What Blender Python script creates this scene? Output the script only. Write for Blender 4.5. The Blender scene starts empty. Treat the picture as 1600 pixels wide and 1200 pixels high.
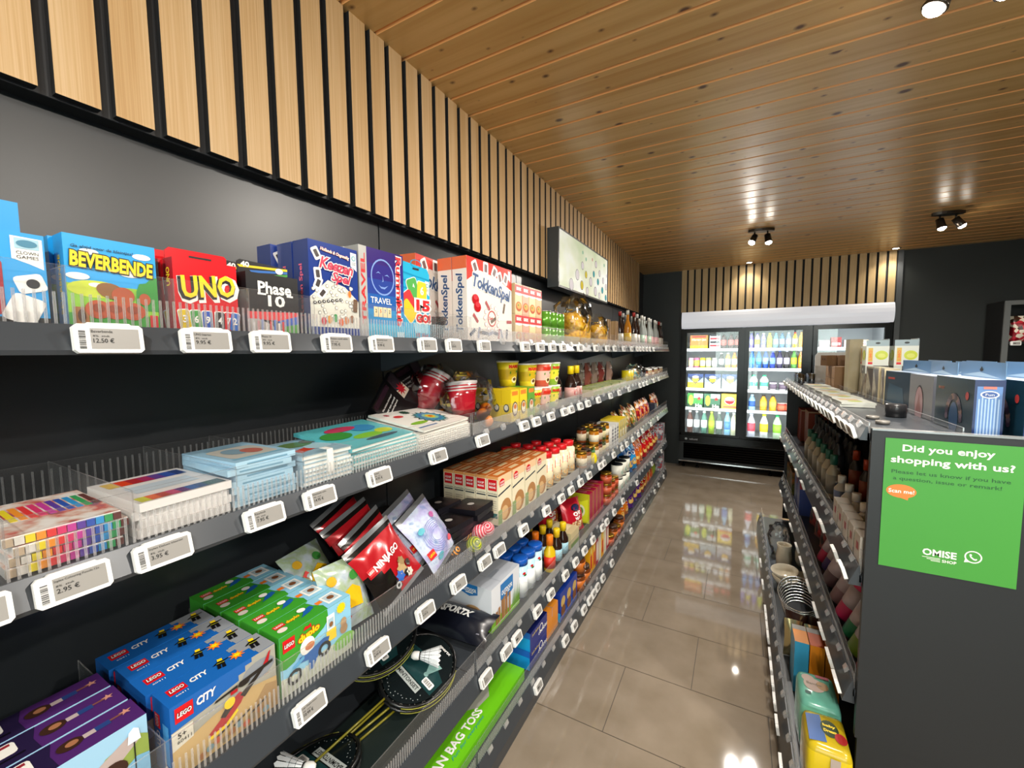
import bpy, math, random
from mathutils import Matrix, Vector, Euler, noise
R_ = math.radians
random.seed(7)
sc = bpy.context.scene
COL = sc.collection

# ---------------------------------------------------------------- camera
cam_data = bpy.data.cameras.new('camera')
cam_data.sensor_width = 36.0
cam_data.lens = 36.0 * 645.77 / 1600.0
cam_data.clip_start = 0.02
cam = bpy.data.objects.new('camera', cam_data)
COL.objects.link(cam)
_yaw, _pit, _rol = -0.50194, -0.07512, -0.00821
_cy, _sy, _cp, _sp = math.cos(_yaw), math.sin(_yaw), math.cos(_pit), math.sin(_pit)
_F = Vector((_sy * _cp, _cy * _cp, _sp)); _Rt = Vector((_cy, -_sy, 0)); _U = _Rt.cross(_F)
_cr, _sr = math.cos(_rol), math.sin(_rol)
_R2 = _Rt * _cr + _U * _sr; _U2 = _U * _cr - _Rt * _sr
cam.matrix_world = Matrix(((_R2.x, _U2.x, -_F.x, 0), (_R2.y, _U2.y, -_F.y, 0), (_R2.z, _U2.z, -_F.z, 1.55), (0, 0, 0, 1)))
sc.camera = cam

# ---------------------------------------------------------------- world, view, lights
sc.view_settings.view_transform = 'Standard'
sc.view_settings.look = 'None'
sc.view_settings.gamma = 1.0
sc.view_settings.use_curve_mapping = False
sc.view_settings.exposure = EXPOSURE = 0.15
w = bpy.data.worlds.new('world'); sc.world = w; w.use_nodes = True
w.node_tree.nodes['Background'].inputs[0].default_value = (0.72, 0.86, 0.80, 1)
w.node_tree.nodes['Background'].inputs[1].default_value = 3.0
sc.cycles.max_bounces = 7
sc.cycles.diffuse_bounces = 4
sc.cycles.glossy_bounces = 3
sc.cycles.transmission_bounces = 3
sc.cycles.transparent_max_bounces = 24
sc.cycles.caustics_reflective = False
sc.cycles.caustics_refractive = False
sc.cycles.sample_clamp_indirect = 4.0
sc.cycles.use_denoising = True

def light(kind, name, loc, power, color=(1, 1, 1), rot=(0, 0, 0), size=0.1, size_y=None, angle=None, blend=0.6):
    d = bpy.data.lights.new(name, kind); d.energy = power; d.color = color
    if kind == 'AREA':
        d.size = size
        if size_y: d.shape = 'RECTANGLE'; d.size_y = size_y
    else:
        d.shadow_soft_size = size
    if kind == 'SPOT': d.spot_size = R_(angle); d.spot_blend = blend
    o = bpy.data.objects.new(name, d); o.location = loc; o.rotation_euler = rot; COL.objects.link(o)
    return o
# daylight through the shop window wall behind the camera
light('AREA', 'daylight_window', (0.9, -3.2, 1.4), 60, (0.93, 0.97, 1.0), (R_(90), 0, R_(180)), 3.2, 2.2).rotation_euler = (R_(-90), 0, R_(180))

# ---------------------------------------------------------------- materials
MATS = {}
def hexc(h):
    h = h.lstrip('#')
    def f(c):
        c /= 255.0
        return c / 12.92 if c <= 0.04045 else ((c + 0.055) / 1.055) ** 2.4
    return tuple(f(int(h[i:i + 2], 16)) for i in (0, 2, 4)) + (1.0,)
def mat(name, color='#808080', rough=0.5, metal=0.0, coat=0.0, emit=None, es=0.0, spec=0.5):
    if name in MATS: return MATS[name]
    m = bpy.data.materials.new(name); m.use_nodes = True
    b = m.node_tree.nodes['Principled BSDF']
    b.inputs['Base Color'].default_value = hexc(color)
    b.inputs['Roughness'].default_value = rough
    b.inputs['Metallic'].default_value = metal
    b.inputs['Coat Weight'].default_value = coat
    b.inputs['Specular IOR Level'].default_value = spec
    if emit:
        b.inputs['Emission Color'].default_value = hexc(emit); b.inputs['Emission Strength'].default_value = es
    MATS[name] = m
    return m
def c(hexcol, rough=0.38):            # plain printed-card colour
    return mat('print_%s_%d' % (hexcol.strip('#'), int(rough * 100)), hexcol, rough)
def foil(hexcol): return mat('foil_' + hexcol.strip('#'), hexcol, 0.22, 0.15, 0.3)
def ramp_mat(name, colors, scale=(60, 60, 60), rough=0.35, kind='voronoi', pos=None, coords='Object', metal=0.0, coat=0.0, detail=3, bump=0):
    if name in MATS: return MATS[name]
    m = bpy.data.materials.new(name); m.use_nodes = True; nt = m.node_tree; N = nt.nodes; L = nt.links
    b = N['Principled BSDF']; b.inputs['Roughness'].default_value = rough; b.inputs['Metallic'].default_value = metal; b.inputs['Coat Weight'].default_value = coat
    tc = N.new('ShaderNodeTexCoord'); mp = N.new('ShaderNodeMapping'); mp.inputs['Scale'].default_value = scale
    L.new(tc.outputs[coords], mp.inputs['Vector'])
    if kind == 'voronoi':
        t = N.new('ShaderNodeTexVoronoi'); t.inputs['Scale'].default_value = 1.0
        sep = N.new('ShaderNodeSeparateColor'); L.new(t.outputs['Color'], sep.inputs[0]); out = sep.outputs[0]
    else:
        t = N.new('ShaderNodeTexNoise'); t.inputs['Scale'].default_value = 1.0; t.inputs['Detail'].default_value = detail; out = t.outputs['Fac']
    L.new(mp.outputs[0], t.inputs['Vector'])
    cr = N.new('ShaderNodeValToRGB'); e = cr.color_ramp
    n = len(colors)
    if kind == 'voronoi': e.interpolation = 'CONSTANT'; ps = [i / n for i in range(n)]
    else: ps = [0.3 + 0.4 * i / max(1, n - 1) for i in range(n)]
    if pos: ps = pos
    e.elements[0].position = ps[0]; e.elements[0].color = hexc(colors[0])
    e.elements[1].position = ps[1]; e.elements[1].color = hexc(colors[1])
    for i in range(2, n):
        x = e.elements.new(ps[i]); x.color = hexc(colors[i])
    L.new(out, cr.inputs[0]); L.new(cr.outputs[0], b.inputs['Base Color'])
    if bump:
        bp = N.new('ShaderNodeBump'); bp.inputs['Strength'].default_value = bump; bp.inputs['Distance'].default_value = 0.002
        L.new(out, bp.inputs['Height']); L.new(bp.outputs[0], b.inputs['Normal'])
    MATS[name] = m
    return m
def acrylic(name, solid, tint=0.985, white=0.75):
    """clear plastic seen mostly through, with a faint milky sheen"""
    m = bpy.data.materials.new(name); m.use_nodes = True; nt = m.node_tree; N = nt.nodes; L = nt.links
    N.remove(N['Principled BSDF'])
    tr = N.new('ShaderNodeBsdfTransparent'); tr.inputs[0].default_value = (tint, tint, tint, 1)
    gl = N.new('ShaderNodeBsdfGlossy'); gl.inputs['Color'].default_value = (1, 1, 1, 1); gl.inputs['Roughness'].default_value = 0.12
    df = N.new('ShaderNodeBsdfDiffuse'); df.inputs['Color'].default_value = (white, white, white * 1.01, 1)
    tl = N.new('ShaderNodeBsdfTranslucent'); tl.inputs['Color'].default_value = (white, white, white, 1)
    m0 = N.new('ShaderNodeMixShader'); m0.inputs[0].default_value = 0.5; L.new(df.outputs[0], m0.inputs[1]); L.new(tl.outputs[0], m0.inputs[2])
    m1 = N.new('ShaderNodeMixShader'); m1.inputs[0].default_value = 0.35; L.new(m0.outputs[0], m1.inputs[1]); L.new(gl.outputs[0], m1.inputs[2])
    lw = N.new('ShaderNodeLayerWeight'); lw.inputs[0].default_value = 0.25
    a = N.new('ShaderNodeMath'); a.operation = 'MULTIPLY_ADD'; a.inputs[1].default_value = solid * 1.1; a.inputs[2].default_value = solid; L.new(lw.outputs['Facing'], a.inputs[0])
    m2 = N.new('ShaderNodeMixShader'); L.new(a.outputs[0], m2.inputs[0]); L.new(tr.outputs[0], m2.inputs[1]); L.new(m1.outputs[0], m2.inputs[2])
    L.new(m2.outputs[0], N['Material Output'].inputs[0]); MATS[name] = m
    return m
def clear(name, tint=(0.96, 0.97, 0.97), fac=0.10, rough=0.06, gloss=(0.9, 0.92, 0.95)):
    if name in MATS: return MATS[name]
    m = bpy.data.materials.new(name); m.use_nodes = True; nt = m.node_tree; N = nt.nodes; L = nt.links
    N.remove(N['Principled BSDF'])
    tr = N.new('ShaderNodeBsdfTransparent'); tr.inputs[0].default_value = tint + (1,)
    gl = N.new('ShaderNodeBsdfGlossy'); gl.inputs['Color'].default_value = gloss + (1,); gl.inputs['Roughness'].default_value = rough
    fr = N.new('ShaderNodeFresnel'); fr.inputs[0].default_value = 1.45
    ad = N.new('ShaderNodeMath'); ad.operation = 'ADD'; ad.inputs[1].default_value = fac; ad.use_clamp = True
    L.new(fr.outputs[0], ad.inputs[0])
    mx = N.new('ShaderNodeMixShader'); L.new(ad.outputs[0], mx.inputs[0]); L.new(tr.outputs[0], mx.inputs[1]); L.new(gl.outputs[0], mx.inputs[2])
    L.new(mx.outputs[0], N['Material Output'].inputs[0])
    MATS[name] = m
    return m
def plank_mat(name, cols, axis, grain, pitch=None, knots=False, rough=0.4, coat=0.0):
    """wood with grain along axis ('x','z'), board-to-board tone changes and optional knots"""
    m = bpy.data.materials.new(name); m.use_nodes = True; nt = m.node_tree; N = nt.nodes; L = nt.links
    b = N['Principled BSDF']; b.inputs['Roughness'].default_value = rough; b.inputs['Coat Weight'].default_value = coat; b.inputs['Coat Roughness'].default_value = 0.25
    tc = N.new('ShaderNodeTexCoord'); sp = N.new('ShaderNodeSeparateXYZ'); L.new(tc.outputs['Object'], sp.inputs[0])
    def math_(op, a, v):
        n = N.new('ShaderNodeMath'); n.operation = op
        if isinstance(a, (int, float)): n.inputs[0].default_value = a
        else: L.new(a, n.inputs[0])
        if isinstance(v, (int, float)): n.inputs[1].default_value = v
        else: L.new(v, n.inputs[1])
        return n.outputs[0]
    idx = math_('FLOOR', math_('DIVIDE', sp.outputs['Y'], pitch), 0)
    wn = N.new('ShaderNodeTexWhiteNoise'); wn.noise_dimensions = '1D'; L.new(idx, wn.inputs['W'])
    cmb = N.new('ShaderNodeCombineXYZ')
    along, s_al, s_ac = (sp.outputs['X'] if axis == 'x' else sp.outputs['Z']), grain[0], grain[1]
    L.new(math_('ADD', math_('MULTIPLY', along, s_al), math_('MULTIPLY', wn.outputs[0], 37.0)), cmb.inputs[0])
    L.new(math_('MULTIPLY', sp.outputs['Y'], s_ac), cmb.inputs[1])
    t = N.new('ShaderNodeTexNoise'); t.inputs['Scale'].default_value = 1.0; t.inputs['Detail'].default_value = 4; t.inputs['Distortion'].default_value = 0.6
    L.new(cmb.outputs[0], t.inputs['Vector'])
    f = math_('ADD', t.outputs['Fac'], math_('MULTIPLY', math_('SUBTRACT', wn.outputs[0], 0.5), 0.22))
    cr = N.new('ShaderNodeValToRGB'); e = cr.color_ramp
    e.elements[0].position = 0.28; e.elements[0].color = hexc(cols[0]); e.elements[1].position = 0.72; e.elements[1].color = hexc(cols[2])
    x = e.elements.new(0.5); x.color = hexc(cols[1])
    L.new(f, cr.inputs[0]); out = cr.outputs[0]
    if knots:
        cm2 = N.new('ShaderNodeCombineXYZ')
        L.new(math_('ADD', math_('MULTIPLY', sp.outputs['X'], 5.0), math_('MULTIPLY', wn.outputs[0], 91.0)), cm2.inputs[0]); L.new(math_('MULTIPLY', sp.outputs['Y'], 1 / pitch), cm2.inputs[1])
        v = N.new('ShaderNodeTexVoronoi'); v.voronoi_dimensions = '2D'; v.inputs['Scale'].default_value = 1.0
        L.new(cm2.outputs[0], v.inputs['Vector'])
        nz = N.new('ShaderNodeSeparateColor'); L.new(v.outputs['Color'], nz.inputs[0])
        rad = math_('MULTIPLY', math_('POWER', nz.outputs[0], 2.6), 0.11)
        k = N.new('ShaderNodeMapRange'); L.new(math_('SUBTRACT', v.outputs['Distance'], rad), k.inputs[0])
        k.inputs[1].default_value = -0.035; k.inputs[2].default_value = 0.035; k.inputs[3].default_value = 0.95; k.inputs[4].default_value = 0.0
        mx = N.new('ShaderNodeMixRGB'); L.new(k.outputs[0], mx.inputs[0]); L.new(out, mx.inputs[1]); mx.inputs[2].default_value = hexc('#4a2410'); out = mx.outputs[0]
    L.new(out, b.inputs['Base Color'])
    MATS[name] = m
    return m

# ---------------------------------------------------------------- mesh builder
_gl = {}
def glyph(s, bold=0.0, shear=0.0):
    k = (s, bold, shear)
    if k in _gl: return _gl[k]
    cu = bpy.data.curves.new('t', 'FONT'); cu.body = s; cu.size = 1; cu.offset = bold; cu.shear = shear; cu.resolution_u = 2; cu.fill_mode = 'FRONT'
    o = bpy.data.objects.new('t', cu); COL.objects.link(o)
    bpy.context.view_layer.update()
    me = bpy.data.meshes.new_from_object(o.evaluated_get(bpy.context.evaluated_depsgraph_get()))
    vs = [(v.co.x, v.co.y) for v in me.vertices]; fs = [tuple(p.vertices) for p in me.polygons]
    bpy.data.objects.remove(o); bpy.data.meshes.remove(me); bpy.data.curves.remove(cu)
    if not vs: vs = [(0, 0), (1, 1)]
    x0 = min(v[0] for v in vs); x1 = max(v[0] for v in vs); y0 = min(v[1] for v in vs); y1 = max(v[1] for v in vs)
    _gl[k] = (vs, fs, x0, x1, y0, y1)
    return _gl[k]
L1 = 0.0005
class MB:
    def __init__(s): s.v = []; s.f = []; s.m = []; s.s = []; s.mats = []
    def mi(s, m):
        if m not in s.mats: s.mats.append(m)
        return s.mats.index(m)
    def face(s, pts, m, smooth=False):
        b = len(s.v); s.v += [tuple(p) for p in pts]; s.f.append(tuple(range(b, b + len(pts)))); s.m.append(s.mi(m)); s.s.append(smooth); return s
    def box(s, x0, x1, y0, y1, z0, z1, m, **k):
        """faces: F(-y) K(+y) L(-x) R(+x) T(+z) B(-z)"""
        b = len(s.v); s.v += [(x0, y0, z0), (x1, y0, z0), (x1, y1, z0), (x0, y1, z0), (x0, y0, z1), (x1, y0, z1), (x1, y1, z1), (x0, y1, z1)]
        for nm, q in (('B', (0, 3, 2, 1)), ('T', (4, 5, 6, 7)), ('F', (0, 1, 5, 4)), ('R', (1, 2, 6, 5)), ('K', (2, 3, 7, 6)), ('L', (3, 0, 4, 7))):
            s.f.append(tuple(b + i for i in q)); s.m.append(s.mi(k.get(nm, m))); s.s.append(False)
        return s
    def prism(s, pts, y0, y1, m, axis='y'):
        """closed outline in the plane across axis, extruded along it"""
        def P(a, b_, t): return {'y': (a, t, b_), 'x': (t, a, b_), 'z': (a, b_, t)}[axis]
        n = len(pts); b = len(s.v)
        s.v += [P(a, q, y0) for a, q in pts] + [P(a, q, y1) for a, q in pts]
        mi = s.mi(m)
        s.f.append(tuple(range(b, b + n))); s.f.append(tuple(range(b + 2 * n - 1, b + n - 1, -1))); s.m += [mi, mi]; s.s += [False, False]
        for i in range(n):
            j = (i + 1) % n; s.f.append((b + j, b + i, b + n + i, b + n + j)); s.m.append(mi); s.s.append(False)
        return s
    def lathe(s, prof, m, cx=0, cy=0, n=16, M=None, flat=False):
        """prof: [(r,z,mat?)...]; the material of a point colours the band above it"""
        b = len(s.v)
        for p in prof:
            for i in range(n):
                a = 2 * math.pi * i / n; q = Vector((cx + p[0] * math.cos(a), cy + p[0] * math.sin(a), p[1]))
                s.v.append(tuple(M @ q) if M else tuple(q))
        for k in range(len(prof) - 1):
            mi = s.mi(prof[k][2] if len(prof[k]) > 2 and prof[k][2] else m)
            for i in range(n):
                j = (i + 1) % n; s.f.append((b + k * n + i, b + k * n + j, b + (k + 1) * n + j, b + (k + 1) * n + i)); s.m.append(mi); s.s.append(not flat)
        for k, rv in ((0, True), (len(prof) - 1, False)):
            if prof[k][0] > 1e-5:
                idx = [b + k * n + i for i in range(n)]
                mi = s.mi(prof[k][2] if len(prof[k]) > 2 and prof[k][2] else m)
                s.f.append(tuple(idx[::-1] if rv else idx)); s.m.append(mi); s.s.append(False)
        return s
    def tube(s, pts, r, m, n=6, closed=False):
        P = [Vector(p) for p in pts]; K = len(P); b = len(s.v)
        for i, p in enumerate(P):
            a = P[(i - 1) % K] if (closed or i > 0) else p; q = P[(i + 1) % K] if (closed or i < K - 1) else p
            t = (q - a).normalized(); up = Vector((0, 0, 1)) if abs(t.z) < 0.9 else Vector((1, 0, 0))
            u = t.cross(up).normalized(); w_ = t.cross(u)
            rr = r[i] if isinstance(r, (list, tuple)) else r
            for k in range(n):
                an = 2 * math.pi * k / n; s.v.append(tuple(p + u * rr * math.cos(an) + w_ * rr * math.sin(an)))
        mi = s.mi(m)
        for i in range(K if closed else K - 1):
            for k in range(n):
                s.f.append((b + i * n + k, b + i * n + (k + 1) % n, b + ((i + 1) % K) * n + (k + 1) % n, b + ((i + 1) % K) * n + k)); s.m.append(mi); s.s.append(True)
        if not closed:
            s.f.append(tuple(b + k for k in range(n))[::-1]); s.f.append(tuple(b + (K - 1) * n + k for k in range(n))); s.m += [mi, mi]; s.s += [False, False]
        return s
    # flat art on a frame fr(x, y, off) -> xyz
    def pol(s, fr, pts, m, k=1):
        s.n = getattr(s, 'n', 0) + 1      # later prints lie a hair above earlier ones
        return s.face([fr(x, y, k * L1 + s.n * 1.5e-6) for x, y in pts], m)
    def rect(s, fr, x0, y0, x1, y1, m, k=1): return s.pol(fr, [(x0, y0), (x1, y0), (x1, y1), (x0, y1)], m, k)
    def ell(s, fr, cx, cy, rx, ry, m, k=1, n=18, rot=0):
        ca, sa = math.cos(rot), math.sin(rot); P = []
        for i in range(n):
            a = 2 * math.pi * i / n; x = rx * math.cos(a); y = ry * math.sin(a); P.append((cx + x * ca - y * sa, cy + x * sa + y * ca))
        return s.pol(fr, P, m, k)
    def rr(s, fr, cx, cy, w_, h_, m, k=1, rot=0):
        """rounded rectangle, turned"""
        ca, sa = math.cos(rot), math.sin(rot); r = min(w_, h_) * 0.18; P = []
        for qx, qy, a0 in ((1, 1, 0), (-1, 1, 90), (-1, -1, 180), (1, -1, 270)):
            for t in (0, 45, 90):
                a = R_(a0 + t); x = qx * (w_ / 2 - r) + r * math.cos(a); y = qy * (h_ / 2 - r) + r * math.sin(a)
                P.append((cx + x * ca - y * sa, cy + x * sa + y * ca))
        return s.pol(fr, P, m, k)
    def ring(s, fr, cx, cy, r0, r1, m, k=1, n=20, ys=1.0):
        for i in range(n):
            a = 2 * math.pi * i / n; b_ = 2 * math.pi * (i + 1) / n
            s.pol(fr, [(cx + r0 * math.cos(a), cy + ys * r0 * math.sin(a)), (cx + r1 * math.cos(a), cy + ys * r1 * math.sin(a)), (cx + r1 * math.cos(b_), cy + ys * r1 * math.sin(b_)), (cx + r0 * math.cos(b_), cy + ys * r0 * math.sin(b_))], m, k)
        return s
    def star(s, fr, cx, cy, r, m, k=1, n=5, inner=0.42, rot=90):
        P = []
        for i in range(2 * n):
            a = R_(rot) + math.pi * i / n; q = r if i % 2 == 0 else r * inner; P.append((cx + q * math.cos(a), cy + q * math.sin(a)))
        return s.pol(fr, P, m, k)
    def text(s, fr, body, cx, cy, w_, h_, m, k=1, bold=0.0, shear=0.0, rot=0):
        vs, fs, x0, x1, y0, y1 = glyph(body, bold, shear)
        if h_ is None: h_ = w_ * (y1 - y0) / max(1e-6, x1 - x0)
        if w_ is None: w_ = h_ * (x1 - x0) / max(1e-6, y1 - y0)
        ca, sa = math.cos(rot), math.sin(rot); b = len(s.v)
        for x, y in vs:
            X = ((x - x0) / max(1e-6, x1 - x0) - 0.5) * w_; Y = ((y - y0) / max(1e-6, y1 - y0) - 0.5) * h_
            s.v.append(tuple(fr(cx + X * ca - Y * sa, cy + X * sa + Y * ca, k * L1 + getattr(s, 'n', 0) * 1.5e-6 + 1e-6)))
        mi = s.mi(m)
        for q in fs: s.f.append(tuple(b + i for i in q)); s.m.append(mi); s.s.append(False)
        return s
    def otext(s, fr, body, cx, cy, w_, h_, m, mo, k=1, bold=0.02, ob=0.07, shear=0.0, rot=0):
        g = glyph(body, bold, shear); g2 = glyph(body, ob, shear)
        gw = g[3] - g[2]; gh = g[5] - g[4]
        if h_ is None: h_ = w_ * gh / gw
        if w_ is None: w_ = h_ * gw / gh
        s.text(fr, body, cx, cy, w_ * (g2[3] - g2[2]) / gw, h_ * (g2[5] - g2[4]) / gh, mo, k, ob, shear, rot)
        return s.text(fr, body, cx, cy, w_, h_, m, k + 1, bold, shear, rot)
    def mesh(s, name):
        me = bpy.data.meshes.new(name); me.from_pydata(s.v, [], s.f)
        for m in s.mats: me.materials.append(m)
        me.polygons.foreach_set('material_index', s.m); me.polygons.foreach_set('use_smooth', s.s); me.update()
        return me
def frames(w_, d, h):
    """art frames on a box standing on its origin, front towards -y"""
    return dict(F=lambda x, y, o=0: (-w_ / 2 + x, -d / 2 - o, y), L=lambda x, y, o=0: (-w_ / 2 - o, d / 2 - x, y),
                R=lambda x, y, o=0: (w_ / 2 + o, -d / 2 + x, y), T=lambda x, y, o=0: (-w_ / 2 + x, -d / 2 + y, h + o))

# ---------------------------------------------------------------- objects
def link(name, me, parent=None, label=None, cat=None, group=None, kind=None, loc=None, rot=None):
    o = bpy.data.objects.new(name, me)
    COL.objects.link(o)
    if parent: o.parent = parent
    if loc is not None: o.location = loc
    if rot is not None: o.rotation_euler = rot
    if label: o['label'] = label
    if label and not 4 <= len(label.split()) <= 16 and cat: print('LABEL', len(label.split()), label)
    if cat: o['category'] = cat
    if group: o['group'] = group
    if kind: o['kind'] = kind
    return o
def struct(name, mb): return link(name, mb.mesh(name), kind='structure')
class Prod:
    """a kind of goods: a root mesh and its parts; every instance is its own objects on shared mesh data"""
    def __init__(s, name, cat, w_, d, h): s.name = name; s.cat = cat; s.w = w_; s.d = d; s.h = h; s.mb = MB(); s.parts = []; s.me = None
    def part(s, name, label=None, sub=None):
        mb = MB(); s.parts.append([name, mb, label, sub]); return mb
    def put(s, loc, rz=0.0, label='', group=None, tilt=(0, 0), scale=None, rest=True):
        if s.me is None:
            s.me = s.mb.mesh(s.name) if s.mb.v else False
            for p in s.parts: p[1] = p[1].mesh(p[0])
        o = link(s.name, s.me or None, None, label, s.cat, group)
        Mr = Matrix.Rotation(rz, 4, 'Z') @ Matrix.Rotation(tilt[0], 4, 'X') @ Matrix.Rotation(tilt[1], 4, 'Y') @ (Matrix.Diagonal(tuple(scale) + (1,)) if scale else Matrix())
        if rest and (abs(tilt[0]) + abs(tilt[1]) > 0.02 or s.cat.endswith('bag')):      # a leaning thing rests on its lowest point, clear of panel and riser
            vs = [Mr @ v.co for me in [s.me or None] + [q[1] for q in s.parts] if me for v in me.vertices]
            loc = Vector(loc); loc.z += max(0, -min(v.z for v in vs)) + 0.0006
            if loc.x < -0.7:
                loc.x += max(0, -1.161 - (loc.x + min(v.x for v in vs))); loc.x -= max(0, (loc.x + max(v.x for v in vs)) + 0.7705)
        o.matrix_world = Matrix.Translation(loc) @ Matrix.Rotation(rz, 4, 'Z') @ Matrix.Rotation(tilt[0], 4, 'X') @ Matrix.Rotation(tilt[1], 4, 'Y') @ (Matrix.Diagonal(tuple(scale) + (1,)) if scale else Matrix())
        made = {}
        for nm, me, lb, sub in s.parts:
            q = link(nm, me, made.get(sub, o), lb); made[nm] = q
        return o
ORD = ['nearest', 'second nearest', 'third nearest', 'fourth nearest', 'fifth nearest', 'sixth nearest', 'seventh nearest', 'eighth nearest', 'ninth nearest', 'tenth nearest', 'eleventh nearest', 'twelfth nearest', 'thirteenth nearest', 'fourteenth nearest', 'fifteenth nearest', 'sixteenth nearest']
def ow(i, n):
    if n == 1: return ''
    if i == n - 1 and n > 1: return 'farthest'
    return ORD[i]
RW = ['front', 'second', 'third', 'fourth', 'fifth', 'sixth']
UPW = ['lowest', 'second', 'third', 'fourth', 'fifth', 'sixth', 'seventh', 'eighth']
# ================================================================ SETTING
DARK = mat('dark_wall', '#27292a', 0.42)
DARKG = mat('dark_green_grey', '#161a18', 0.5)
PANEL = mat('powder_coated_panel', '#212529', 0.38, spec=0.9)
STEEL = mat('anthracite_steel', '#3b4046', 0.3, 0.1)
BLACK = mat('black', '#0b0b0c', 0.45)
BLKG = mat('black_gloss', '#060607', 0.2, spec=0.3)
WHITE = mat('white_plastic', '#eeeeec', 0.35)
CHROME = mat('chrome', '#d8dadc', 0.12, 1.0)
# floor: 60 x 40 cm tiles laid in half bond on grout
grout = mat('grout', '#4d463e', 0.7)
tile = ramp_mat('glossy_tile', ['#7c7060', '#85796a', '#8d8172'], (5, 5, 5), 0.05, 'noise', detail=8)
mb = MB(); mb.box(-1.2, 3.6, -3.0, 6.8, -0.05, -0.0015, grout)
n = -12
while 1.558 + 0.398 * n < 6.7:
    y0 = 1.558 + 0.398 * n; off = -0.447 if n % 2 == 0 else -0.149
    for k in range(-2, 8):
        x0 = off + 0.6 * k; a = max(-1.2, x0 + 0.0015); b = min(3.6, x0 + 0.5985); q0 = max(-3.0, y0 + 0.0015); q1 = min(6.8, y0 + 0.3965)
        if b > a and q1 > q0: mb.face([(a, q0, 0), (b, q0, 0), (b, q1, 0), (a, q1, 0)], tile)
    n += 1
struct('floor', mb)
# ceiling boards run across the aisle, 13.8 cm with a V groove
pine = plank_mat('pine_boards', ['#bd9354', '#c8a266', '#d2ae74'], 'x', (1.1, 26), 0.1385, True, 0.33, 0.25)
pineg_daylit = mat('pine_groove_daylit', '#f0b070', 0.35)  # paler than the boards: daylight catching the groove bevels, put into the colour
mb = MB(); k = 0; P = 0.1385; y = -3.0 + 0.05
mb.box(-1.2, 3.6, -3.0, 6.1, 2.635, 2.68, mat('ceiling_batten', '#2a1a0e', 0.8))
while y < 6.1:
    y1 = min(y + P, 6.1); g = 0.012
    mb.face([(-1.2, y + g, 2.62), (-1.2, y1 - 0.002, 2.62), (3.6, y1 - 0.002, 2.62), (3.6, y + g, 2.62)], pine)
    mb.face([(-1.2, y, 2.631), (-1.2, y + g, 2.62), (3.6, y + g, 2.62), (3.6, y, 2.631)], pineg_daylit)
    mb.face([(-1.2, y1 - 0.002, 2.62), (-1.2, y1 - 0.002, 2.634), (3.6, y1 - 0.002, 2.634), (3.6, y1 - 0.002, 2.62)], pine)
    mb.face([(-1.2, y, 2.631), (3.6, y, 2.631), (3.6, y, 2.634), (-1.2, y, 2.634)], pine)
    mb.face([(-1.2, y - 0.002, 2.634), (-1.2, y, 2.634), (3.6, y, 2.634), (3.6, y - 0.002, 2.634)], mat('ceiling_batten'))
    y += P
struct('ceiling', mb)
struct('wall_left', MB().box(-1.3, -1.2, -3.0, 6.1, 0, 2.66, DARK))
mb = MB(); mb.box(-1.2, -0.69, 6.03, 6.1, 0, 2.62, DARKG); mb.box(-0.69, 1.47, 6.03, 6.1, 2.065, 2.62, DARKG); mb.box(1.47, 3.6, 6.03, 6.1, 0, 2.62, DARKG)
mb.box(-0.8, 1.6, 6.72, 6.8, 0, 2.2, DARKG); mb.box(-0.8, -0.69, 6.1, 6.72, 0, 2.2, DARKG); mb.box(1.47, 1.6, 6.1, 6.72, 0, 2.2, DARKG); mb.box(-0.8, 1.6, 6.1, 6.8, 2.12, 2.2, DARKG)
struct('wall_back', mb)
struct('wall_right', MB().box(3.6, 3.7, -3.0, 6.1, 0, 2.66, DARKG))
plaster = mat('pale_plaster', '#b9b4aa', 0.8)
mb = MB(); mb.box(-1.2, -0.7, -3.1, -3.0, 0, 2.66, plaster); mb.box(2.5, 3.6, -3.1, -3.0, 0, 2.66, plaster); mb.box(-0.7, 2.5, -3.1, -3.0, 2.5, 2.66, plaster); mb.box(-0.7, 2.5, -3.1, -3.0, 0, 0.3, plaster)
struct('wall_front', mb)
mb = MB()
for x in (-0.7, 0.36, 1.42, 2.46): mb.box(x, x + 0.04, -3.09, -3.03, 0.3, 2.5, BLACK)
for z in (0.3, 2.46): mb.box(-0.7, 2.5, -3.09, -3.03, z, z + 0.04, BLACK)
wf = struct('window_1', mb)
link('pane', MB().box(-0.66, 2.46, -3.062, -3.058, 0.34, 2.46, clear('window_glass', (0.97, 0.99, 0.98), 0.02, 0.01)).mesh('pane'), wf)
struct('trim_1', MB().box(1.475, 1.52, 5.99, 6.03, 0, 2.62, mat('grey_trim', '#4a4d50', 0.4)))
# slatted oak cladding, left wall above the shelving and back wall above the coolers
oak = plank_mat('oak_veneer', ['#c09a68', '#cba878', '#d6b78c'], 'z', (2.4, 300), 0.0838, False, 0.55)
oakx = ramp_mat('oak_veneer_back', ['#b79a6c', '#c0a477', '#caae82'], (130, 30, 3.0), 0.55, 'noise', detail=4)
felt = mat('black_felt', '#18191b', 0.8)
mb = MB(); mb.box(-1.2, -1.124, -3.0, 5.27, 2.023, 2.62, felt); mb.box(-1.124, -1.119, -3.0, 5.27, 2.023, 2.62, mat('slat_backing', '#2d2f32', 0.5))
for k in range(-39, 60):
    y = 0.294 + 0.0838 * k; mb.box(-1.119, -1.1, y, min(y + 0.0622, 5.27), 2.027, 2.62, felt, R=oak)
struct('trim_2', mb)
mb = MB(); mb.box(-0.7, 1.475, 6.008, 6.03, 2.062, 2.62, felt)
for k in range(26):
    x = -0.695 + 0.0838 * k; mb.box(x, min(x + 0.0622, 1.475), 5.99, 6.008, 2.066, 2.62, felt, F=oakx)
struct('trim_3', mb)

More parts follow.
